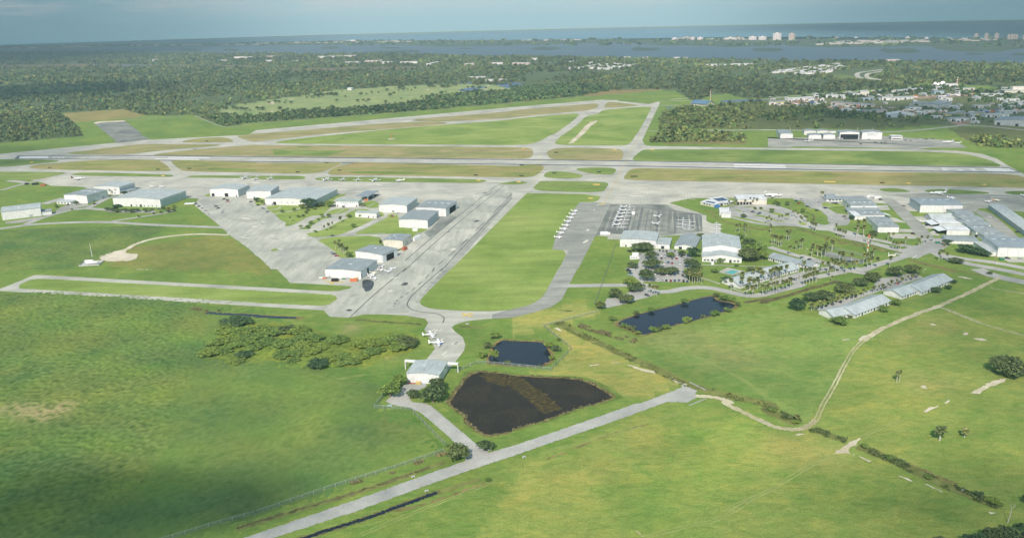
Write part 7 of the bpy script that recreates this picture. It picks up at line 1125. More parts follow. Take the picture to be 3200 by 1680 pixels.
def banded_mast(name, label, view, x, y, ytop, xt, bands, r_, top=None):
    b_ = P('%s:%f,%f' % (view, x, y))[0]; t_ = P('%s:%f,%f' % (view, xt, ytop))[0]; h = height_at(b_, t_); root = empty(name, G(b_), 0, label, 'tower')
    for k in range(bands): MB().tube([(0, 0, h*k/bands), (0, 0, h*(k+1)/bands)], r_*(1-0.35*k/bands), 8).build('mast_section', MAT['aircraft_orange'] if k % 2 == 0 else MAT['aircraft_white'], root)
    if top: MB().box(-1.1, 1.1, -1.1, 1.1, h, h+0.3).build('platform', MAT['aircraft_orange'], root); MB().tube([(0, 0, h+0.3), (0, 0, h+2.2)], 0.6, 8).build('beacon', MAT['aircraft_orange'], root)
    else: MB().tube([(0, 0, h), (0, 0, h*1.08)], r_*0.3, 5).build('antenna', MAT['steel'], root)
    return root
banded_mast('beacon_tower', 'red and white banded beacon tower above the tennis courts', 'r', 1082, 475, 200, 1112, 7, 0.5, True); banded_mast('radio_mast', 'thin red and white mast beside the blue-roofed building', '20', 1993, 1030, 905, 1993, 9, 0.9); banded_mast('radio_mast', 'thick red and white lattice mast behind the far warehouses', 'i', 1225, 205, 75, 1240, 6, 1.6)
w = GP('11:1362,48')[0]; root = empty('wind_indicator', w, 0, 'orange-topped wind indicator in a pale circle on the middle field', 'wind indicator'); mb = MB(); mb.add([(7*math.cos(a), 7*math.sin(a), 0.3) for a in [2*math.pi*j/24 for j in range(24)]], [tuple(range(24))]); mb.build('base_circle', MAT['sand'], root); MB().tube([(0, 0, 0.2), (0, 0, 9)], 0.35, 7).build('post', MAT['aircraft_orange'], root); MB().tube([(0, 0, 8.6), (3.5, 1, 8.3)], [0.8, 0.35], 8).build('sock', MAT['aircraft_orange'], root)
def panel_sign(k, view, x, y, mat, lab, w_=3.2, h_=1.2, group='airfield signs'):
    p = GP('%s:%f,%f' % (view, x, y))[0]; root = empty('airfield_sign', p, random.uniform(-0.2, 0.2), lab, 'sign', group); MB().box(-w_/2, w_/2, -0.2, 0.2, 0.3, 0.3+h_).build('panel', MAT[mat], root); MB().box(-w_/2+0.3, -w_/2+0.5, -0.1, 0.1, 0, 0.3).box(w_/2-0.5, w_/2-0.3, -0.1, 0.1, 0, 0.3).build('legs', MAT['steel'], root)
SG = [('31', 580, 483), ('31', 620, 484), ('31', 655, 485), ('31', 1410, 498), ('31', 2175, 514), ('21', 835, 511), ('21', 862, 512), ('21', 1410, 160), ('21', 1033, 158), ('21', 112, 148), ('21', 68, 485), ('21', 790, 650), ('01', 1640, 422), ('01', 320, 286), ('11', 2240, 468), ('p', 835, 8)]
for k, (v, x, y) in enumerate(SG[:-1]): panel_sign(k, v, x, y, 'yellow_paint', 'small yellow taxiway sign on the turf, %s in order along the field' % ordw(k), 5.5, 1.6)
for k, (v, x, y) in enumerate([('01', 500, 338), ('01', 1590, 356), ('01', 1905, 348), ('01', 2080, 71), ('11', 420, 382), ('11', 842, 366), ('11', 2210, 413), ('11', 707, 287), ('21', 443, 186), ('21', 875, 384), ('21', 425, 394), ('21', 95, 421), ('21', 97, 313), ('21', 1215, 428), ('21', 1242, 428), ('31', 1147, 492)]): panel_sign(k, v, x, y, 'black_paint', 'small dark marker board on the turf, %s in order along the field' % ordw(k), 6, 1.2, 'dark marker boards')
p = GP('31:1243,1222')[0]; root = empty('entrance_sign', p, 0.1, 'low cream entrance sign with an upright post on the road-junction lawn', 'sign'); MB().box(-3, 4, -0.3, 0.3, 0, 1.6).build('panel', MAT['wall_cream'], root); MB().box(-3.4, -3.0, -0.35, 0.35, 0, 3.6).build('post', MAT['aircraft_white'], root)
p = GP('12:2125,552')[0]; root = empty('drain_box', p, 0, 'round pale drain with dark mouth beside the taxiway', 'drain'); mb = MB(); mb.tube([(0, 0, 0), (0, 0, 0.5)], 1.2, 14); mb.build('collar', MAT['concrete'], root); MB().tube([(0, 0, 0.45), (0, 0, 0.53)], 0.55, 12).build('opening', MAT['opening_dark'], root)
for k, (v, x, y) in enumerate([('13', 1580, 738), ('13', 1715, 880), ('23', 120, 540), ('13', 2345, 468), ('33', 1955, 878)]):
    p = GP('%s:%f,%f' % (v, x, y))[0]; root = empty('culvert_head', p, 0.4, ['white concrete drain head in the verge above the main road', 'white concrete drain head beside the dark roadside ditch', 'flat white slab in the grass below the main road', 'white slab under the smaller driveway tree', 'white block in the weedy ditch at lower right'][k], 'drain head', 'concrete drain heads'); MB().box(-0.9, 0.9, -0.5, 0.5, 0, 0.5).build('slab', MAT['concrete'], root); MB().box(-0.35, 0.35, -0.56, -0.48, 0.05, 0.4).build('opening', MAT['opening_dark'], root)
# satellite dishes
for k, (x, y, r_) in enumerate([(785, 232, 4.2), (852, 245, 4.2), (935, 240, 6)]):
    p = GP('i:%f,%f' % (x, y))[0]; root = empty('satellite_dish', p, -0.5, ['left white satellite dish', 'middle white satellite dish', 'largest white satellite dish'][k]+' of three behind the warehouses', 'satellite dish', 'satellite dishes'); vs = [(0, 0, 0)]; fs = []
    for j in range(3):
        for q in range(16): a = 2*math.pi*q/16; rr = r_*(j+1)/3; vs.append((rr*math.cos(a), rr*math.sin(a), 0.12*rr*rr/r_))
    fs += [(0, 1+q, 1+(q+1) % 16) for q in range(16)]+[(1+16*j+q, 17+16*j+q, 17+16*j+(q+1) % 16, 1+16*j+(q+1) % 16) for j in range(2) for q in range(16)]
    M = Matrix.Translation((0, 0, r_*1.05)) @ Matrix.Rotation(math.radians(60), 4, 'X'); link_mesh('dish', [M @ Vector(v) for v in vs], fs, MAT['aircraft_white'], root); MB().tube([(0, 1.0, 0), (0, 0.3, r_*1.0)], r_*0.12, 8).build('pedestal', MAT['concrete'], root)
# ------------------------------------------------------------------ chain-link fences
m, nt, b = base_mat('chain_link', 0.6, 0.3); b.inputs['Base Color'].default_value = (0.26, 0.32, 0.27, 1); tr = nt.nodes.new('ShaderNodeBsdfTransparent'); mx = nt.nodes.new('ShaderNodeMixShader'); mx.inputs[0].default_value = 0.68
nt.links.new(b.outputs[0], mx.inputs[1]); nt.links.new(tr.outputs[0], mx.inputs[2]); nt.links.new(mx.outputs[0], nt.nodes['Material Output'].inputs[0]); MAT['chain_link'] = m
def fence(label, s, h=2.0, step=5.0, mat='chain_link', post='steel'):
    pts = GP(s); root = empty('chain_link_fence', pts[0], 0, label, 'fence'); o = pts[0]; mb = MB(); np_ = 0
    for a, b_ in zip(pts, pts[1:]):
        mb.add([a-o, b_-o, b_-o+Vector((0, 0, h)), a-o+Vector((0, 0, h))], [(0, 1, 2, 3)])
        n = max(1, int((b_-a).length/step))
        for k in range(n):
            if np_ > 95: break
            q = a.lerp(b_, k/n)-o; MB().box(q.x-0.06, q.x+0.06, q.y-0.06, q.y+0.06, 0, h+0.1).build('post', MAT[post], root); np_ += 1
        
    mb.build('mesh_panel', MAT[mat], root); r_ = MB()
    for a, b_ in zip(pts, pts[1:]): r_.tube([a-o+Vector((0, 0, h)), b_-o+Vector((0, 0, h))], 0.05, 4)
    r_.build('top_rail', MAT['steel'], root); return root
fence('chain-link fence from the lone hangar around the square pond to the round tree', '12:2010,1040 2230,945 2575,975;22:395,1016 600,805 315,578 880,430'); fence('chain-link fence with dry straw at its foot, along the main road to the corner tree', '13:1890,485 1400,650 800,835 0,1110;03:2575,1110 2100,1240 1740,1352 1400,1450'); fence('chain-link fence between the driveway and the left field', '12:1225,1352 1290,1285;13:1230,0 1190,45 1550,62 1910,432', 2.2); fence('solid grey guard rail between the taxiway and the car park lawn', '22:830,360 880,230 960,0;21:1045,1105', 1.3, 6, 'steel'); fence('green screen fence around the tennis courts', 'r:330,485 470,400 1110,555 1000,640 870,655', 3.0, 8)
fence('grey drain wall crossing the lawn behind the two-tiered hangar', 't:720,790 755,910', 1.2, 8, 'steel'); fence('dark rail on the lawn left of the white box building', 't:222,490 235,690', 1.2, 8, 'steel'); fence('low pipe barrier at the dead end of the main road', '22:1790,1145 1950,1222', 0.8, 5, 'steel'); fence('low pipe barrier below the dead end of the main road', '22:1950,1308;23:1780,25', 0.8, 5, 'steel')
# ------------------------------------------------------------------ warehouses beyond the scrub
def box_house(name, label, cat, a, b_, h, depth, wall, roof, ridge='w', rise=0.09, group=None, doors=0):
    pa, pb = GP(a)[0], GP(b_)[0]; u = pb-pa; Wd = max(u.length, 2.0); u.normalize(); root = empty(name, pa, math.atan2(u.y, u.x), label, cat, group); n = Vector((-u.y, u.x, 0))
    FOOT.append([(pa-n*6-u*3)[:2], (pb-n*6+u*3)[:2], (pb+n*(depth+2)+u*3)[:2], (pa+n*(depth+2)-u*3)[:2]])
    shell(root, Wd, depth, h, ridge, rise*(depth/2 if ridge == 'w' else Wd/2) if ridge != 'f' else 0, wall, roof, over=0.6)
    for k in range(doors): s = Wd*(k+0.5)/doors; MB().box(s-min(2.5, Wd/doors*0.3), s+min(2.5, Wd/doors*0.3), -0.12, 0.03, 0.05, min(4.5, h*0.7)).build('roll_door', MAT['opening_dark' if k % 2 == 0 else 'trim_grey'], root)
    return root
WG = 'warehouses beyond the scrub wood'
WL = [('h:20,442', 'h:160,440', 7, 18, 'wall_cream', 'roof_mid', 'd', 1, 'cream block at the left end of the warehouse district'), ('h:165,436', 'h:390,422', 7, 20, 'wall_yellow', 'roof_mid', 'w', 2, 'dull yellow block second from the left of the warehouse district'), ('h:420,352', 'h:905,318', 5, 14, 'wall_white', 'roof_white', 'w', 5, 'long thin white shed on the grass at the left of the warehouse district'), ('h:560,492', 'h:865,468', 4.5, 16, 'wall_cream', 'roof_mid', 'w', 3, 'cream shed nearest the scrub, left part of the district'), ('h:1160,292', 'h:1540,296', 6.5, 24, 'wall_white', 'roof_pale', 'w', 3, 'wide white warehouse below the far green strip'), ('h:1690,272', 'h:1850,268', 8, 20, 'wall_white', 'roof_mid', 'd', 2, 'white warehouse adjoining the white-roofed one'), ('h:1850,262', 'h:2025,262', 11, 26, 'wall_cream', 'roof_white', 'w', 3, 'tall white-roofed warehouse at the top of the district'),
      ('h:1255,440', 'h:2080,490', 6.5, 22, 'wall_pink', 'roof_grey', 'w', 6, 'very long slate-roofed warehouse with loading doors'), ('h:1870,612', 'h:2400,585', 5, 18, 'wall_pink', 'roof_mid', 'w', 5, 'pinkish warehouse right of the white cottage'), ('h:1485,568', 'h:1690,562', 4, 14, 'wall_white', 'roof_white', 'w', 2, 'small white-roofed cottage before the long slate roof'), ('h:1900,360', 'h:2270,345', 6, 20, 'wall_blue', 'roof_blue', 'w', 3, 'blue-walled warehouse in the middle of the district'), ('h:2290,345', 'h:2640,352', 7, 20, 'wall_white', 'roof_pale', 'w', 3, 'white warehouse right of the blue one'), ('h:2385,690', 'h:2800,690', 6.5, 22, 'wall_blue', 'roof_white', 'd', 4, 'pale blue warehouse with bright white roof near the scrub'),
      ('i:-60,545', 'i:330,515', 6, 18, 'wall_white', 'roof_pale', 'w', 4, 'white warehouse with pale roof left of the big dark oak'), ('i:20,390', 'i:540,345', 6, 18, 'wall_white', 'roof_pale', 'w', 5, 'long pale warehouse with a row of palms before it'), ('i:770,412', 'i:970,408', 7, 20, 'wall_blue', 'roof_blue', 'w', 2, 'blue-grey workshop right of the dark oak clump'), ('i:985,262', 'i:1240,262', 7, 18, 'wall_white', 'roof_white', 'f', 2, 'flat white studio beside the satellite dishes'), ('i:1190,335', 'i:1590,325', 4, 16, 'wall_cream', 'roof_pale', 'w', 3, 'low cream sheds below the red and white lattice mast'), ('i:2180,418', 'i:2700,412', 9, 30, 'wall_cream', 'roof_pale', 'f', 4, 'large cream store at the right edge with a taller rear block'), ('i:330,640', 'i:855,690', 6.5, 34, 'wall_grey', 'roof_grey', 'w', 4, 'biggest grey-roofed warehouse with white rear wing'), ('i:870,690', 'i:1120,622', 6.5, 34, 'wall_grey', 'roof_grey', 'w', 2, 'right wing of the biggest grey-roofed warehouse'),
      ('i:1080,700', 'i:1250,692', 5, 12, 'wall_white', 'roof_white', 'w', 2, 'white shed right of the biggest warehouse'), ('i:245,738', 'i:515,732', 6, 16, 'wall_white', 'roof_mid', 'd', 2, 'white gabled workshop with one dark door'), ('i:-60,880', 'i:365,862', 6.5, 26, 'wall_white', 'roof_white', 'd', 4, 'broad white vaulted store nearest the scrub'), ('i:1085,865', 'i:1400,805', 5, 15, 'wall_yellow', 'roof_grey', 'w', 3, 'left of two yellow sheds with slate roofs'), ('i:1360,870', 'i:1800,828', 5, 16, 'wall_yellow', 'roof_grey', 'w', 3, 'right of two yellow sheds with slate roofs'), ('i:1575,695', 'i:1760,692', 6, 14, 'wall_cream', 'roof_pale', 'f', 2, 'small cream block alone on the brown lot'), ('i:1090,962', 'i:1475,945', 5, 20, 'wall_white', 'roof_mid', 'w', 4, 'white showroom behind the road fork with two palms'), ('i:1800,882', 'i:2275,868', 5.5, 18, 'wall_white', 'roof_pale', 'w', 4, 'white shed before the pale blue house, right part'), ('i:1970,1030', 'i:2900,1090', 9, 60, 'wall_grey', 'roof_blue', 'd', 5, 'enormous grey warehouse cut by the right edge'), ('i:2080,815', 'i:2440,808', 5.5, 18, 'wall_grey', 'roof_pale', 'w', 3, 'grey shed behind the enormous warehouse'), ('i:1640,440', 'i:2200,452', 4, 14, 'wall_white', 'roof_white', 'f', 5, 'long low white-roofed line of units behind the dark trees'), ('i:560,790', 'i:790,782', 4, 14, 'wall_cream', 'roof_pale', 'w', 2, 'low cream shed amid parked lorries'), ('i:2490,672', 'i:2700,672', 5, 18, 'wall_white', 'roof_white', 'w', 2, 'white shed cut by the right edge'), ('i:1185,388', 'i:1300,390', 4.5, 10, 'wall_white', 'roof_white', 'w', 1, 'small white shed right of the blue-grey workshop'), ('i:1000,560', 'i:1130,555', 7, 12, 'wall_white', 'roof_white', 'f', 2, 'white rear wing of the biggest grey-roofed warehouse'), ('i:700,890', 'i:900,905', 4, 10, 'wall_white', 'roof_white', 'f', 3, 'row of white stalls left of the showroom'), ('i:2240,545', 'i:2480,552', 4, 12, 'wall_white', 'roof_white', 'w', 3, 'pale sheds at far right below the cream store'), ('i:1650,748', 'i:1780,760', 3.5, 10, 'wall_blue', 'roof_blue', 'w', 1, 'small blue-roofed hut below the cream block'), ('i:2110,730', 'i:2280,730', 4, 10, 'wall_white', 'roof_blue', 'w', 2, 'pale blue-roofed house on the red soil lot')]
for k, (a, b_, h, dp, wl, rf, rd, dr, lb) in enumerate(WL): box_house('warehouse', lb, 'warehouse', a, b_, h, dp, wl, rf, rd, 0.09, WG, dr)
MB().box(24, 90, 14, 30, 9.6, 17).build('rear_block', MAT['wall_cream'], [o for o in bpy.data.objects if o.get('label', '').startswith('large cream store')][0])
# yard lorries and trailers in the warehouse district
random.seed(9); IND = GP(INDUS); k = 0; YS_ = GP("h:1250,450 2080,500 2575,520 2575,600 2400,560 1240,560;i:0,480 1000,430 1700,420 1900,460 1000,480 300,520;i:0,720 250,660 700,760 1050,760 1050,800 500,800 0,780;h:200,440 560,380 900,300 1100,280 1200,330 900,400 600,440;i:1750,740 2300,720 2500,760 1900,800")
plain('yard_soil', al(150, 138, 108), 0.95, 0.1, 0.3, 0.05)
for s in ["h:1130,480 1300,520 2000,500 2575,520 2575,470 2100,500 1250,455", "i:0,480 300,520 1000,480 1700,440 1700,420 1000,430 340,470", "i:0,780 500,800 1050,800 1050,740 700,760 300,735", "h:170,450 560,440 920,400 1160,310 900,320 400,370", "i:1750,800 2300,790 2575,740 2300,720 1780,740", "i:1050,960 1230,1040 1400,1040 1560,1000 1560,930 1480,950"]: sheet('yard', s, 0.08, MAT['yard_soil'], 0, rough=5.0)
YC = ['aircraft_white', 'aircraft_white', 'wall_cream', 'steel', 'rust_red', 'aircraft_blue', 'orange_paint']
yards = ["h:1130,480 1300,520 2000,500 2575,520 2575,470 2100,500 1250,455", "i:0,480 300,520 1000,480 1700,440 1700,420 1000,430 340,470", "i:0,780 500,800 1050,800 1050,740 700,760 300,735", "h:170,450 560,440 920,400 1160,310 900,320 400,370", "i:1750,800 2300,790 2575,740 2300,720 1780,740", "h:2040,170 2400,130 2575,140 2575,200 2200,190"]
for j, s in enumerate(yards):
    g = GP(s); gx = [p.x for p in g]; gy = [p.y for p in g]; c_ = 0; t_ = 0
    while c_ < 17 and t_ < 3000:
        t_ += 1; x, y = random.uniform(min(gx), max(gx)), random.uniform(min(gy), max(gy)); X1, Y1 = np.array([x]), np.array([y])
        if not inside(g, X1, Y1)[0] or any(inside(f, X1, Y1)[0] for f in FOOT[-len(WL):]): continue
        mt = random.choice(YC); root = empty('yard_truck', (x, y, 0.1), random.uniform(0, 3.1), 'small lorry or trailer standing in a yard of the warehouse district', 'lorry', 'lorries in the warehouse yards'); L_ = random.uniform(5, 11)
        MB().box(-L_/2, L_/2, -1.25, 1.25, 0.9, 3.3).build('box_body', MAT[mt], root); MB().box(L_/2+0.15, L_/2+2.0, -1.15, 1.15, 0.5, 2.6).build('cab', MAT['aircraft_white'], root); MB().box(-L_/2+0.5, L_/2+1.4, -1.1, 1.1, 0.0, 0.88).build('wheels', MAT['tyre'], root); c_ += 1
random.seed(41); k = 0; t_ = 0; HS = [box_house('shed', '', 'shed', 'i:0,1500', 'i:150,1500', 4.5, 12, 'wall_white', 'roof_pale', 'w', 0.12, None, 2), box_house('shed', '', 'shed', 'i:200,1500', 'i:300,1500', 4, 14, 'wall_cream', 'roof_mid', 'd', 0.12, None, 2), box_house('shed', '', 'shed', 'i:400,1500', 'i:520,1500', 4, 12, 'wall_white', 'roof_white', 'w', 0.1, None, 1)]; FOOT = FOOT[:-3]; HQ = [False]*3
gx = [p.x for p in IND]; gy = [p.y for p in IND]; put = []
while k < 85 and t_ < 9000:
    t_ += 1; x, y = random.uniform(min(gx), max(gx)), random.uniform(min(gy), max(gy)); X1, Y1 = np.array([x]), np.array([y])
    if not inside(IND, X1, Y1)[0] or any(inside(f_, X1, Y1)[0] for f_ in FOOT[-len(WL):]) or any(abs(x-a_)+abs(y-b_) < 26 for a_, b_ in put): continue
    j = random.randrange(3); put.append((x, y)); lb = ('small white shed with pale gabled roof', 'small cream shed with grey gabled roof', 'small shed with bright white roof')[j]+' among the warehouses beyond the scrub'; rz = random.choice((-0.2, 0.1, 0.15))
    if not HQ[j]: HQ[j] = True; o = HS[j]; o.location = (x, y, 0); o.rotation_euler = (0, 0, rz); tag(o, lb, None, 'small sheds among the warehouses')
    else: copy_thing(HS[j], (x, y, 0), rz, lb, 'small sheds among the warehouses', (random.uniform(0.5, 1.4), random.uniform(0.7, 1.5), 1))
    k += 1
# ------------------------------------------------------------------ shops, mobile homes, beach houses, towers
plain('tower_white', (0.80, 0.80, 0.78), 0.6); plain('tower_tan', (0.55, 0.48, 0.40), 0.7)
SH = [('10:105,580', '10:198,576'), ('10:710,584', '10:820,580'), ('10:825,580', '10:1025,572'), ('10:900,642', '10:1030,640'), ('10:1095,630', '10:1265,626'), ('10:1270,642', '10:1400,640'), ('10:1450,642', '10:1620,638'), ('10:1760,660', '10:1850,642'), ('10:2095,664', '10:2195,660'), ('10:2340,652', '10:2480,650'), ('10:615,584', '10:695,584'), ('10:100,625', '10:170,622'), ('10:330,630', '10:420,628'), ('00:1545,616', '00:1645,608'), ('00:2355,588', '00:2450,586'), ('00:2460,588', '00:2545,584'), ('00:2220,625', '00:2285,622'), ('20:190,608', '20:260,606'), ('20:800,648', '20:832,646'), ('20:570,640', '20:615,640'), ('20:0,655', '20:175,656'), ('20:1950,672', '20:2150,672'), ('20:2200,670', '20:2420,665'), ('30:680,665', '30:725,663'), ('30:1200,618', '30:1325,615'), ('10:2135,795', '10:2185,794'), ('10:2220,795', '10:2310,790'), ('10:2310,822', '10:2385,820'), ('10:2450,818', '10:2525,815'), ('10:920,908', '10:960,908'), ('20:1140,585', '20:1190,583'), ('20:1330,590', '20:1380,588'), ('20:1725,595', '20:1770,594'), ('20:1655,590', '20:1690,588')]
for k, (a, b_) in enumerate(SH): box_house('store', 'low white-roofed building, %s of those scattered through the far woodland' % ordw(k), 'building', a, b_, 9 if k < 24 else 6, 24, 'wall_white' if k % 4 else 'wall_pink', 'roof_white', 'w' if k % 3 else 'f', 0.12, 'low buildings in the far woodland')
proto = box_house('mobile_home', 'small white mobile home in the crowded park beyond the woodland', 'mobile home', '20:505,700', '20:530,698', 5.5, 9, 'wall_white', 'roof_white', 'w', 0.25, 'mobile homes beyond the woodland')
random.seed(31)
def scatter(poly, n, fn, rows=0.0):
    g = P(poly); xs = [p[0] for p in g]; ys = [p[1] for p in g]; c_ = 0; t_ = 0
    while c_ < n and t_ < 20000:
        t_ += 1; x, y = random.uniform(min(xs), max(xs)), random.uniform(min(ys), max(ys))
        if inside(g, np.array([x]), np.array([y]))[0]: fn(G((x, y)), c_); c_ += 1
for poly, n in (("20:500,705 520,692 700,684 850,660 1000,650 1150,655 1290,660 1120,690 950,705 760,695 560,712", 95), ("30:0,735 120,715 350,690 480,668 770,672 700,700 600,735 450,755 250,750 60,742", 120)):
    scatter(poly, n, lambda p, i: copy_thing(proto, p, random.uniform(-0.5, 0.9), 'small white mobile home in the crowded park beyond the woodland', 'mobile homes beyond the woodland', (random.uniform(0.7, 1.5), random.uniform(0.8, 1.3), 1)))
proto2 = box_house('beach_house', 'tiny pale house on the barrier island shore', 'house', '00:1560,460', '00:1590,460', 8, 12, 'wall_cream', 'roof_mid', 'w', 0.4, 'houses on the barrier island')
for poly, n in (("00:0,485 400,478 900,460 1600,452 2575,445 2575,455 1700,462 900,470 300,490", 36), ("10:0,436 900,420 1700,414 1700,424 900,430 0,446", 40), ("30:440,452 720,425 900,412 1350,412 1650,415 1400,436 1000,440 700,450 500,458", 60), ("20:1650,392 2350,390 2350,400 1650,402", 14), ("20:0,405 700,404 700,410 0,412", 10), ("30:1700,395 2300,395 2300,415 1800,412", 12)):
    scatter(poly, n, lambda p, i: copy_thing(proto2, p, random.uniform(-0.5, 0.5), 'tiny pale house on the barrier island shore', 'houses on the barrier island', (random.uniform(0.6, 1.4), random.uniform(0.6, 1.0), random.uniform(0.5, 0.9))))
for k, (v, x0, x1, yb, yt, mt) in enumerate([('20', 1607, 1655, 410, 384, 0), ('20', 1715, 1798, 402, 377, 1), ('20', 1802, 1828, 402, 377, 0), ('20', 1862, 1912, 402, 379, 0), ('20', 2140, 2250, 400, 380, 0), ('20', 2250, 2295, 404, 378, 1), ('20', 2380, 2450, 404, 371, 0), ('20', 2478, 2548, 404, 371, 0), ('30', 48, 122, 406, 336, 0), ('30', 205, 260, 406, 339, 1), ('30', 1380, 1420, 396, 376, 0), ('30', 1575, 1608, 396, 379, 0), ('30', 1795, 1830, 398, 383, 0), ('30', 2070, 2105, 392, 342, 1), ('30', 2175, 2207, 390, 340, 1), ('30', 2275, 2312, 390, 339, 1), ('30', 2405, 2428, 398, 350, 1), ('30', 2434, 2460, 398, 348, 1), ('30', 2466, 2484, 396, 350, 1), ('30', 2488, 2506, 396, 352, 1), ('30', 2560, 2590, 398, 352, 1), ('10', 865, 1080, 416, 409, 0), ('30', 660, 700, 386, 378, 0), ('30', 860, 900, 386, 378, 0)]):
    pa, pb = GP('%s:%f,%f' % (v, x0, yb))[0], GP('%s:%f,%f' % (v, x1, yb))[0]; h = height_at(P('%s:%f,%f' % (v, x0, yb))[0], P('%s:%f,%f' % (v, x0, yt))[0]); Wd = (pb-pa).length; u = (pb-pa).normalized()
    root = empty('apartment_tower', pa, math.atan2(u.y, u.x), '%s %s beach apartment block, counted from the left along the shore' % (ordw(k), ('white', 'tan')[mt]), 'apartment block', 'beach apartment blocks'); mb = MB(); mb.box(0, Wd, 0, 22, 0, h); mb.box(Wd*0.35, Wd*0.6, 5, 15, h, h+5); mb.build('wall', MAT[('tower_white', 'tower_tan')[mt]], root); nb = max(2, int(Wd/16))
    for q in range(nb):
        e = MB(); fl = max(1, int(h/7)); [e.box(Wd*(q+0.22)/nb, Wd*(q+0.78)/nb, -0.6, -0.1, h*(j+0.25)/fl, h*(j+0.7)/fl) for j in range(fl)]; e.build('balconies', MAT['trim_grey'], root)
# far road with two bends
strip('highway', "30:1160,806 1040,795 920,780 895,750 930,730 1040,715 1150,700", 16, 0.2, MAT['concrete_pale'], 10); strip('highway', "30:1130,803 1020,785 990,765 1010,742 1080,730 1160,715", 14, 0.22, MAT['concrete_pale'], 10); strip('highway', "10:600,630 900,630 1300,640;10:1930,637 2575,645;20:0,650 180,655", 12, 0.2, MAT['concrete_pale'], 6)
# ------------------------------------------------------------------ camera, sun, sky
cam = bpy.data.cameras.new('camera'); cam.lens = 36.0*FL/W; cam.sensor_width = 36.0; cam.clip_start = 1.0; cam.clip_end = 60000.0
co = bpy.data.objects.new('camera', cam); C.objects.link(co); SC.camera = co
fw = Vector((0, cp_q, -sp_q)); up0 = Vector((0, sp_q, cp_q)); r0 = Vector((1, 0, 0))
cx_ = ca_q*r0-sa_q*up0; cy_ = sa_q*r0+ca_q*up0
co.matrix_world = Matrix(((cx_.x, cy_.x, -fw.x, 0), (cx_.y, cy_.y, -fw.y, 0), (cx_.z, cy_.z, -fw.z, HZ), (0, 0, 0, 1)))
AZ, EL = math.radians(15), math.radians(42)
ld = Vector((math.sin(AZ)*math.cos(EL), math.cos(AZ)*math.cos(EL), -math.sin(EL)))
sl = bpy.data.lights.new('sun', 'SUN'); sl.energy = SUN_E; sl.angle = math.radians(0.5); sl.color = (1.0, 0.965, 0.90)
so = bpy.data.objects.new('sun', sl); C.objects.link(so); so.rotation_euler = ld.to_track_quat('-Z', 'Y').to_euler()
wd = bpy.data.worlds.new('World'); SC.world = wd; wd.use_nodes = True; nt = wd.node_tree
bg = nt.nodes['Background']; sky = nt.nodes.new('ShaderNodeTexSky'); sky.sky_type = 'NISHITA'; sky.sun_disc = False
sky.sun_elevation = EL; sky.sun_rotation = math.pi+AZ; sky.air_density = 1.0; sky.dust_density = 1.2; sky.ozone_density = 2.0
tc = nt.nodes.new('ShaderNodeTexCoord'); sep = nt.nodes.new('ShaderNodeSeparateXYZ'); nt.links.new(tc.outputs['Generated'], sep.inputs[0])
mp = nt.nodes.new('ShaderNodeMapping'); mp.inputs['Scale'].default_value = (3.2, 3.2, 26.0); nt.links.new(tc.outputs['Generated'], mp.inputs[0])
cn = nd(nt, 'ShaderNodeTexNoise', Scale=2.6, Detail=7.0, Roughness=0.62, Distortion=0.4); nt.links.new(mp.outputs[0], cn.inputs['Vector'])
cl = ramp(nt, cn.outputs['Fac'], [(0.42, (0, 0, 0)), (0.66, (1, 1, 1))])
hf = nt.nodes.new('ShaderNodeMapRange'); hf.inputs[1].default_value = -0.002; hf.inputs[2].default_value = 0.024; nt.links.new(sep.outputs['Z'], hf.inputs[0])
mu = nt.nodes.new('ShaderNodeMath'); mu.operation = 'MULTIPLY'; nt.links.new(cl, mu.inputs[0]); nt.links.new(hf.outputs[0], mu.inputs[1])
mu2 = nt.nodes.new('ShaderNodeMath'); mu2.operation = 'MULTIPLY'; nt.links.new(mu.outputs[0], mu2.inputs[0]); mu2.inputs[1].default_value = 0.75
tint = mix(nt, 1.0, sky.outputs[0], SKY_T, 'MULTIPLY')
hz_ = nt.nodes.new('ShaderNodeMapRange'); hz_.inputs[1].default_value = 0.22; hz_.inputs[2].default_value = -0.02; nt.links.new(sep.outputs['Z'], hz_.inputs[0])
glow = mix(nt, hz_.outputs[0], (0, 0, 0), HORIZON); tint = mix(nt, 1.0, tint, glow, 'ADD')
# heavier cloud banks far out to either side of the bright gap ahead
ab = nt.nodes.new('ShaderNodeMath'); ab.operation = 'ABSOLUTE'; nt.links.new(sep.outputs['X'], ab.inputs[0])
bk = nt.nodes.new('ShaderNodeMapRange'); bk.inputs[1].default_value = 0.12; bk.inputs[2].default_value = 0.58; bk.inputs[4].default_value = 0.9; bk.interpolation_type = 'SMOOTHSTEP'; nt.links.new(ab.outputs[0], bk.inputs[0])
bank = mix(nt, bk.outputs[0], tint, BANK)
skyc = mix(nt, mu2.outputs[0], bank, CLOUD)
nt.links.new(skyc, bg.inputs['Color']); bg.inputs['Strength'].default_value = SKY_S
SC.view_settings.view_transform = 'Standard'; SC.view_settings.look = 'None'; SC.view_settings.exposure = 0.0; SC.view_settings.gamma = 1.0
SC.cycles.max_bounces = 5; SC.cycles.diffuse_bounces = 2; SC.cycles.glossy_bounces = 2; SC.cycles.transparent_max_bounces = 12; SC.cycles.volume_bounces = 0
SC.cycles.use_denoising = True
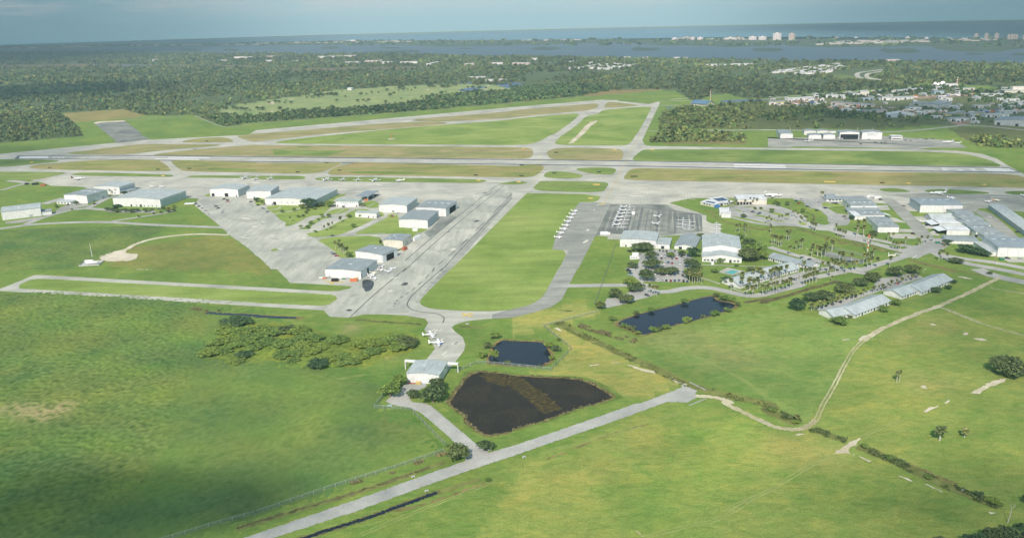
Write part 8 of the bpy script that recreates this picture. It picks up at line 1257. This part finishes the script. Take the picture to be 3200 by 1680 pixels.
# ------------------------------------------------------------------ sea haze lying over the coast
hz = MB().box(-14000, 14000, -4000, 15500, -40, 1400).build('haze', None); hz['kind'] = 'structure'
hm = bpy.data.materials.new('haze'); hm.use_nodes = True; nt = hm.node_tree; nt.nodes.remove(nt.nodes['Principled BSDF'])
vs = nd(nt, 'ShaderNodeVolumeScatter', Density=HAZE, Anisotropy=0.0); vs.inputs['Color'].default_value = HAZE_C
nt.links.new(vs.outputs[0], nt.nodes['Material Output'].inputs['Volume']); hz.data.materials.append(hm)
# ------------------------------------------------------------------ unseen clouds, added for ground shadows, vignette-like dark edges and shaded haze
hm = bpy.data.materials.new('shade_cloud'); hm.use_nodes = True; nt = hm.node_tree; b = nt.nodes['Principled BSDF']; b.inputs['Base Color'].default_value = (0.85, 0.87, 0.9, 1); b.inputs['Roughness'].default_value = 1.0; b.inputs['Specular IOR Level'].default_value = 0.0
tc = nt.nodes.new('ShaderNodeTexCoord'); ln = nt.nodes.new('ShaderNodeVectorMath'); ln.operation = 'LENGTH'; nt.links.new(tc.outputs['Object'], ln.inputs[0])
fa = nt.nodes.new('ShaderNodeMapRange'); fa.inputs[1].default_value = 1.0; fa.inputs[2].default_value = 0.45; fa.interpolation_type = 'SMOOTHSTEP'; nt.links.new(ln.outputs['Value'], fa.inputs[0])
no = nd(nt, 'ShaderNodeTexNoise', Scale=2.6, Detail=6.0, Roughness=0.6); nt.links.new(tc.outputs['Object'], no.inputs['Vector'])
nr_ = nt.nodes.new('ShaderNodeMapRange'); nr_.inputs[1].default_value = 0.25; nr_.inputs[2].default_value = 0.6; nr_.inputs[3].default_value = 0.62; nt.links.new(no.outputs['Fac'], nr_.inputs[0])
mu = nt.nodes.new('ShaderNodeMath'); mu.operation = 'MULTIPLY'; nt.links.new(fa.outputs[0], mu.inputs[0]); nt.links.new(nr_.outputs[0], mu.inputs[1])
mu2 = nt.nodes.new('ShaderNodeMath'); mu2.operation = 'MULTIPLY'; nt.links.new(mu.outputs[0], mu2.inputs[0]); oi = nt.nodes.new('ShaderNodeObjectInfo'); nt.links.new(oi.outputs['Alpha'], mu2.inputs[1])
tr = nt.nodes.new('ShaderNodeBsdfTransparent'); mx = nt.nodes.new('ShaderNodeMixShader'); nt.links.new(mu2.outputs[0], mx.inputs[0]); nt.links.new(tr.outputs[0], mx.inputs[1]); nt.links.new(b.outputs[0], mx.inputs[2]); nt.links.new(mx.outputs[0], nt.nodes['Material Output'].inputs['Surface'])
for (fx, fy, rx, ry, dens) in SHADE_CLOUDS:
    g = G((fx, fy)) if abs(fy) < 3000 else Vector((fx, fy, 0)); hgt = 900.0; c = g-ld*(hgt/-ld.z)*1.0
    vs = [(0, 0, 0)]; fs = []
    for j in range(1, 5):
        for q in range(28): a = 2*math.pi*q/28; vs.append((j/4*math.cos(a), j/4*math.sin(a), 0.02*math.sin(3*a+j)))
    fs += [(0, 1+q, 1+(q+1) % 28) for q in range(28)]+[(1+28*j+q, 29+28*j+q, 29+28*j+(q+1) % 28, 1+28*j+(q+1) % 28) for j in range(3) for q in range(28)]
    o = link_mesh('shade_cloud', vs, fs, hm); o.location = (c.x, c.y, hgt); o.scale = (rx, ry, 60); o.color = (1, 1, 1, dens); o['kind'] = 'structure'
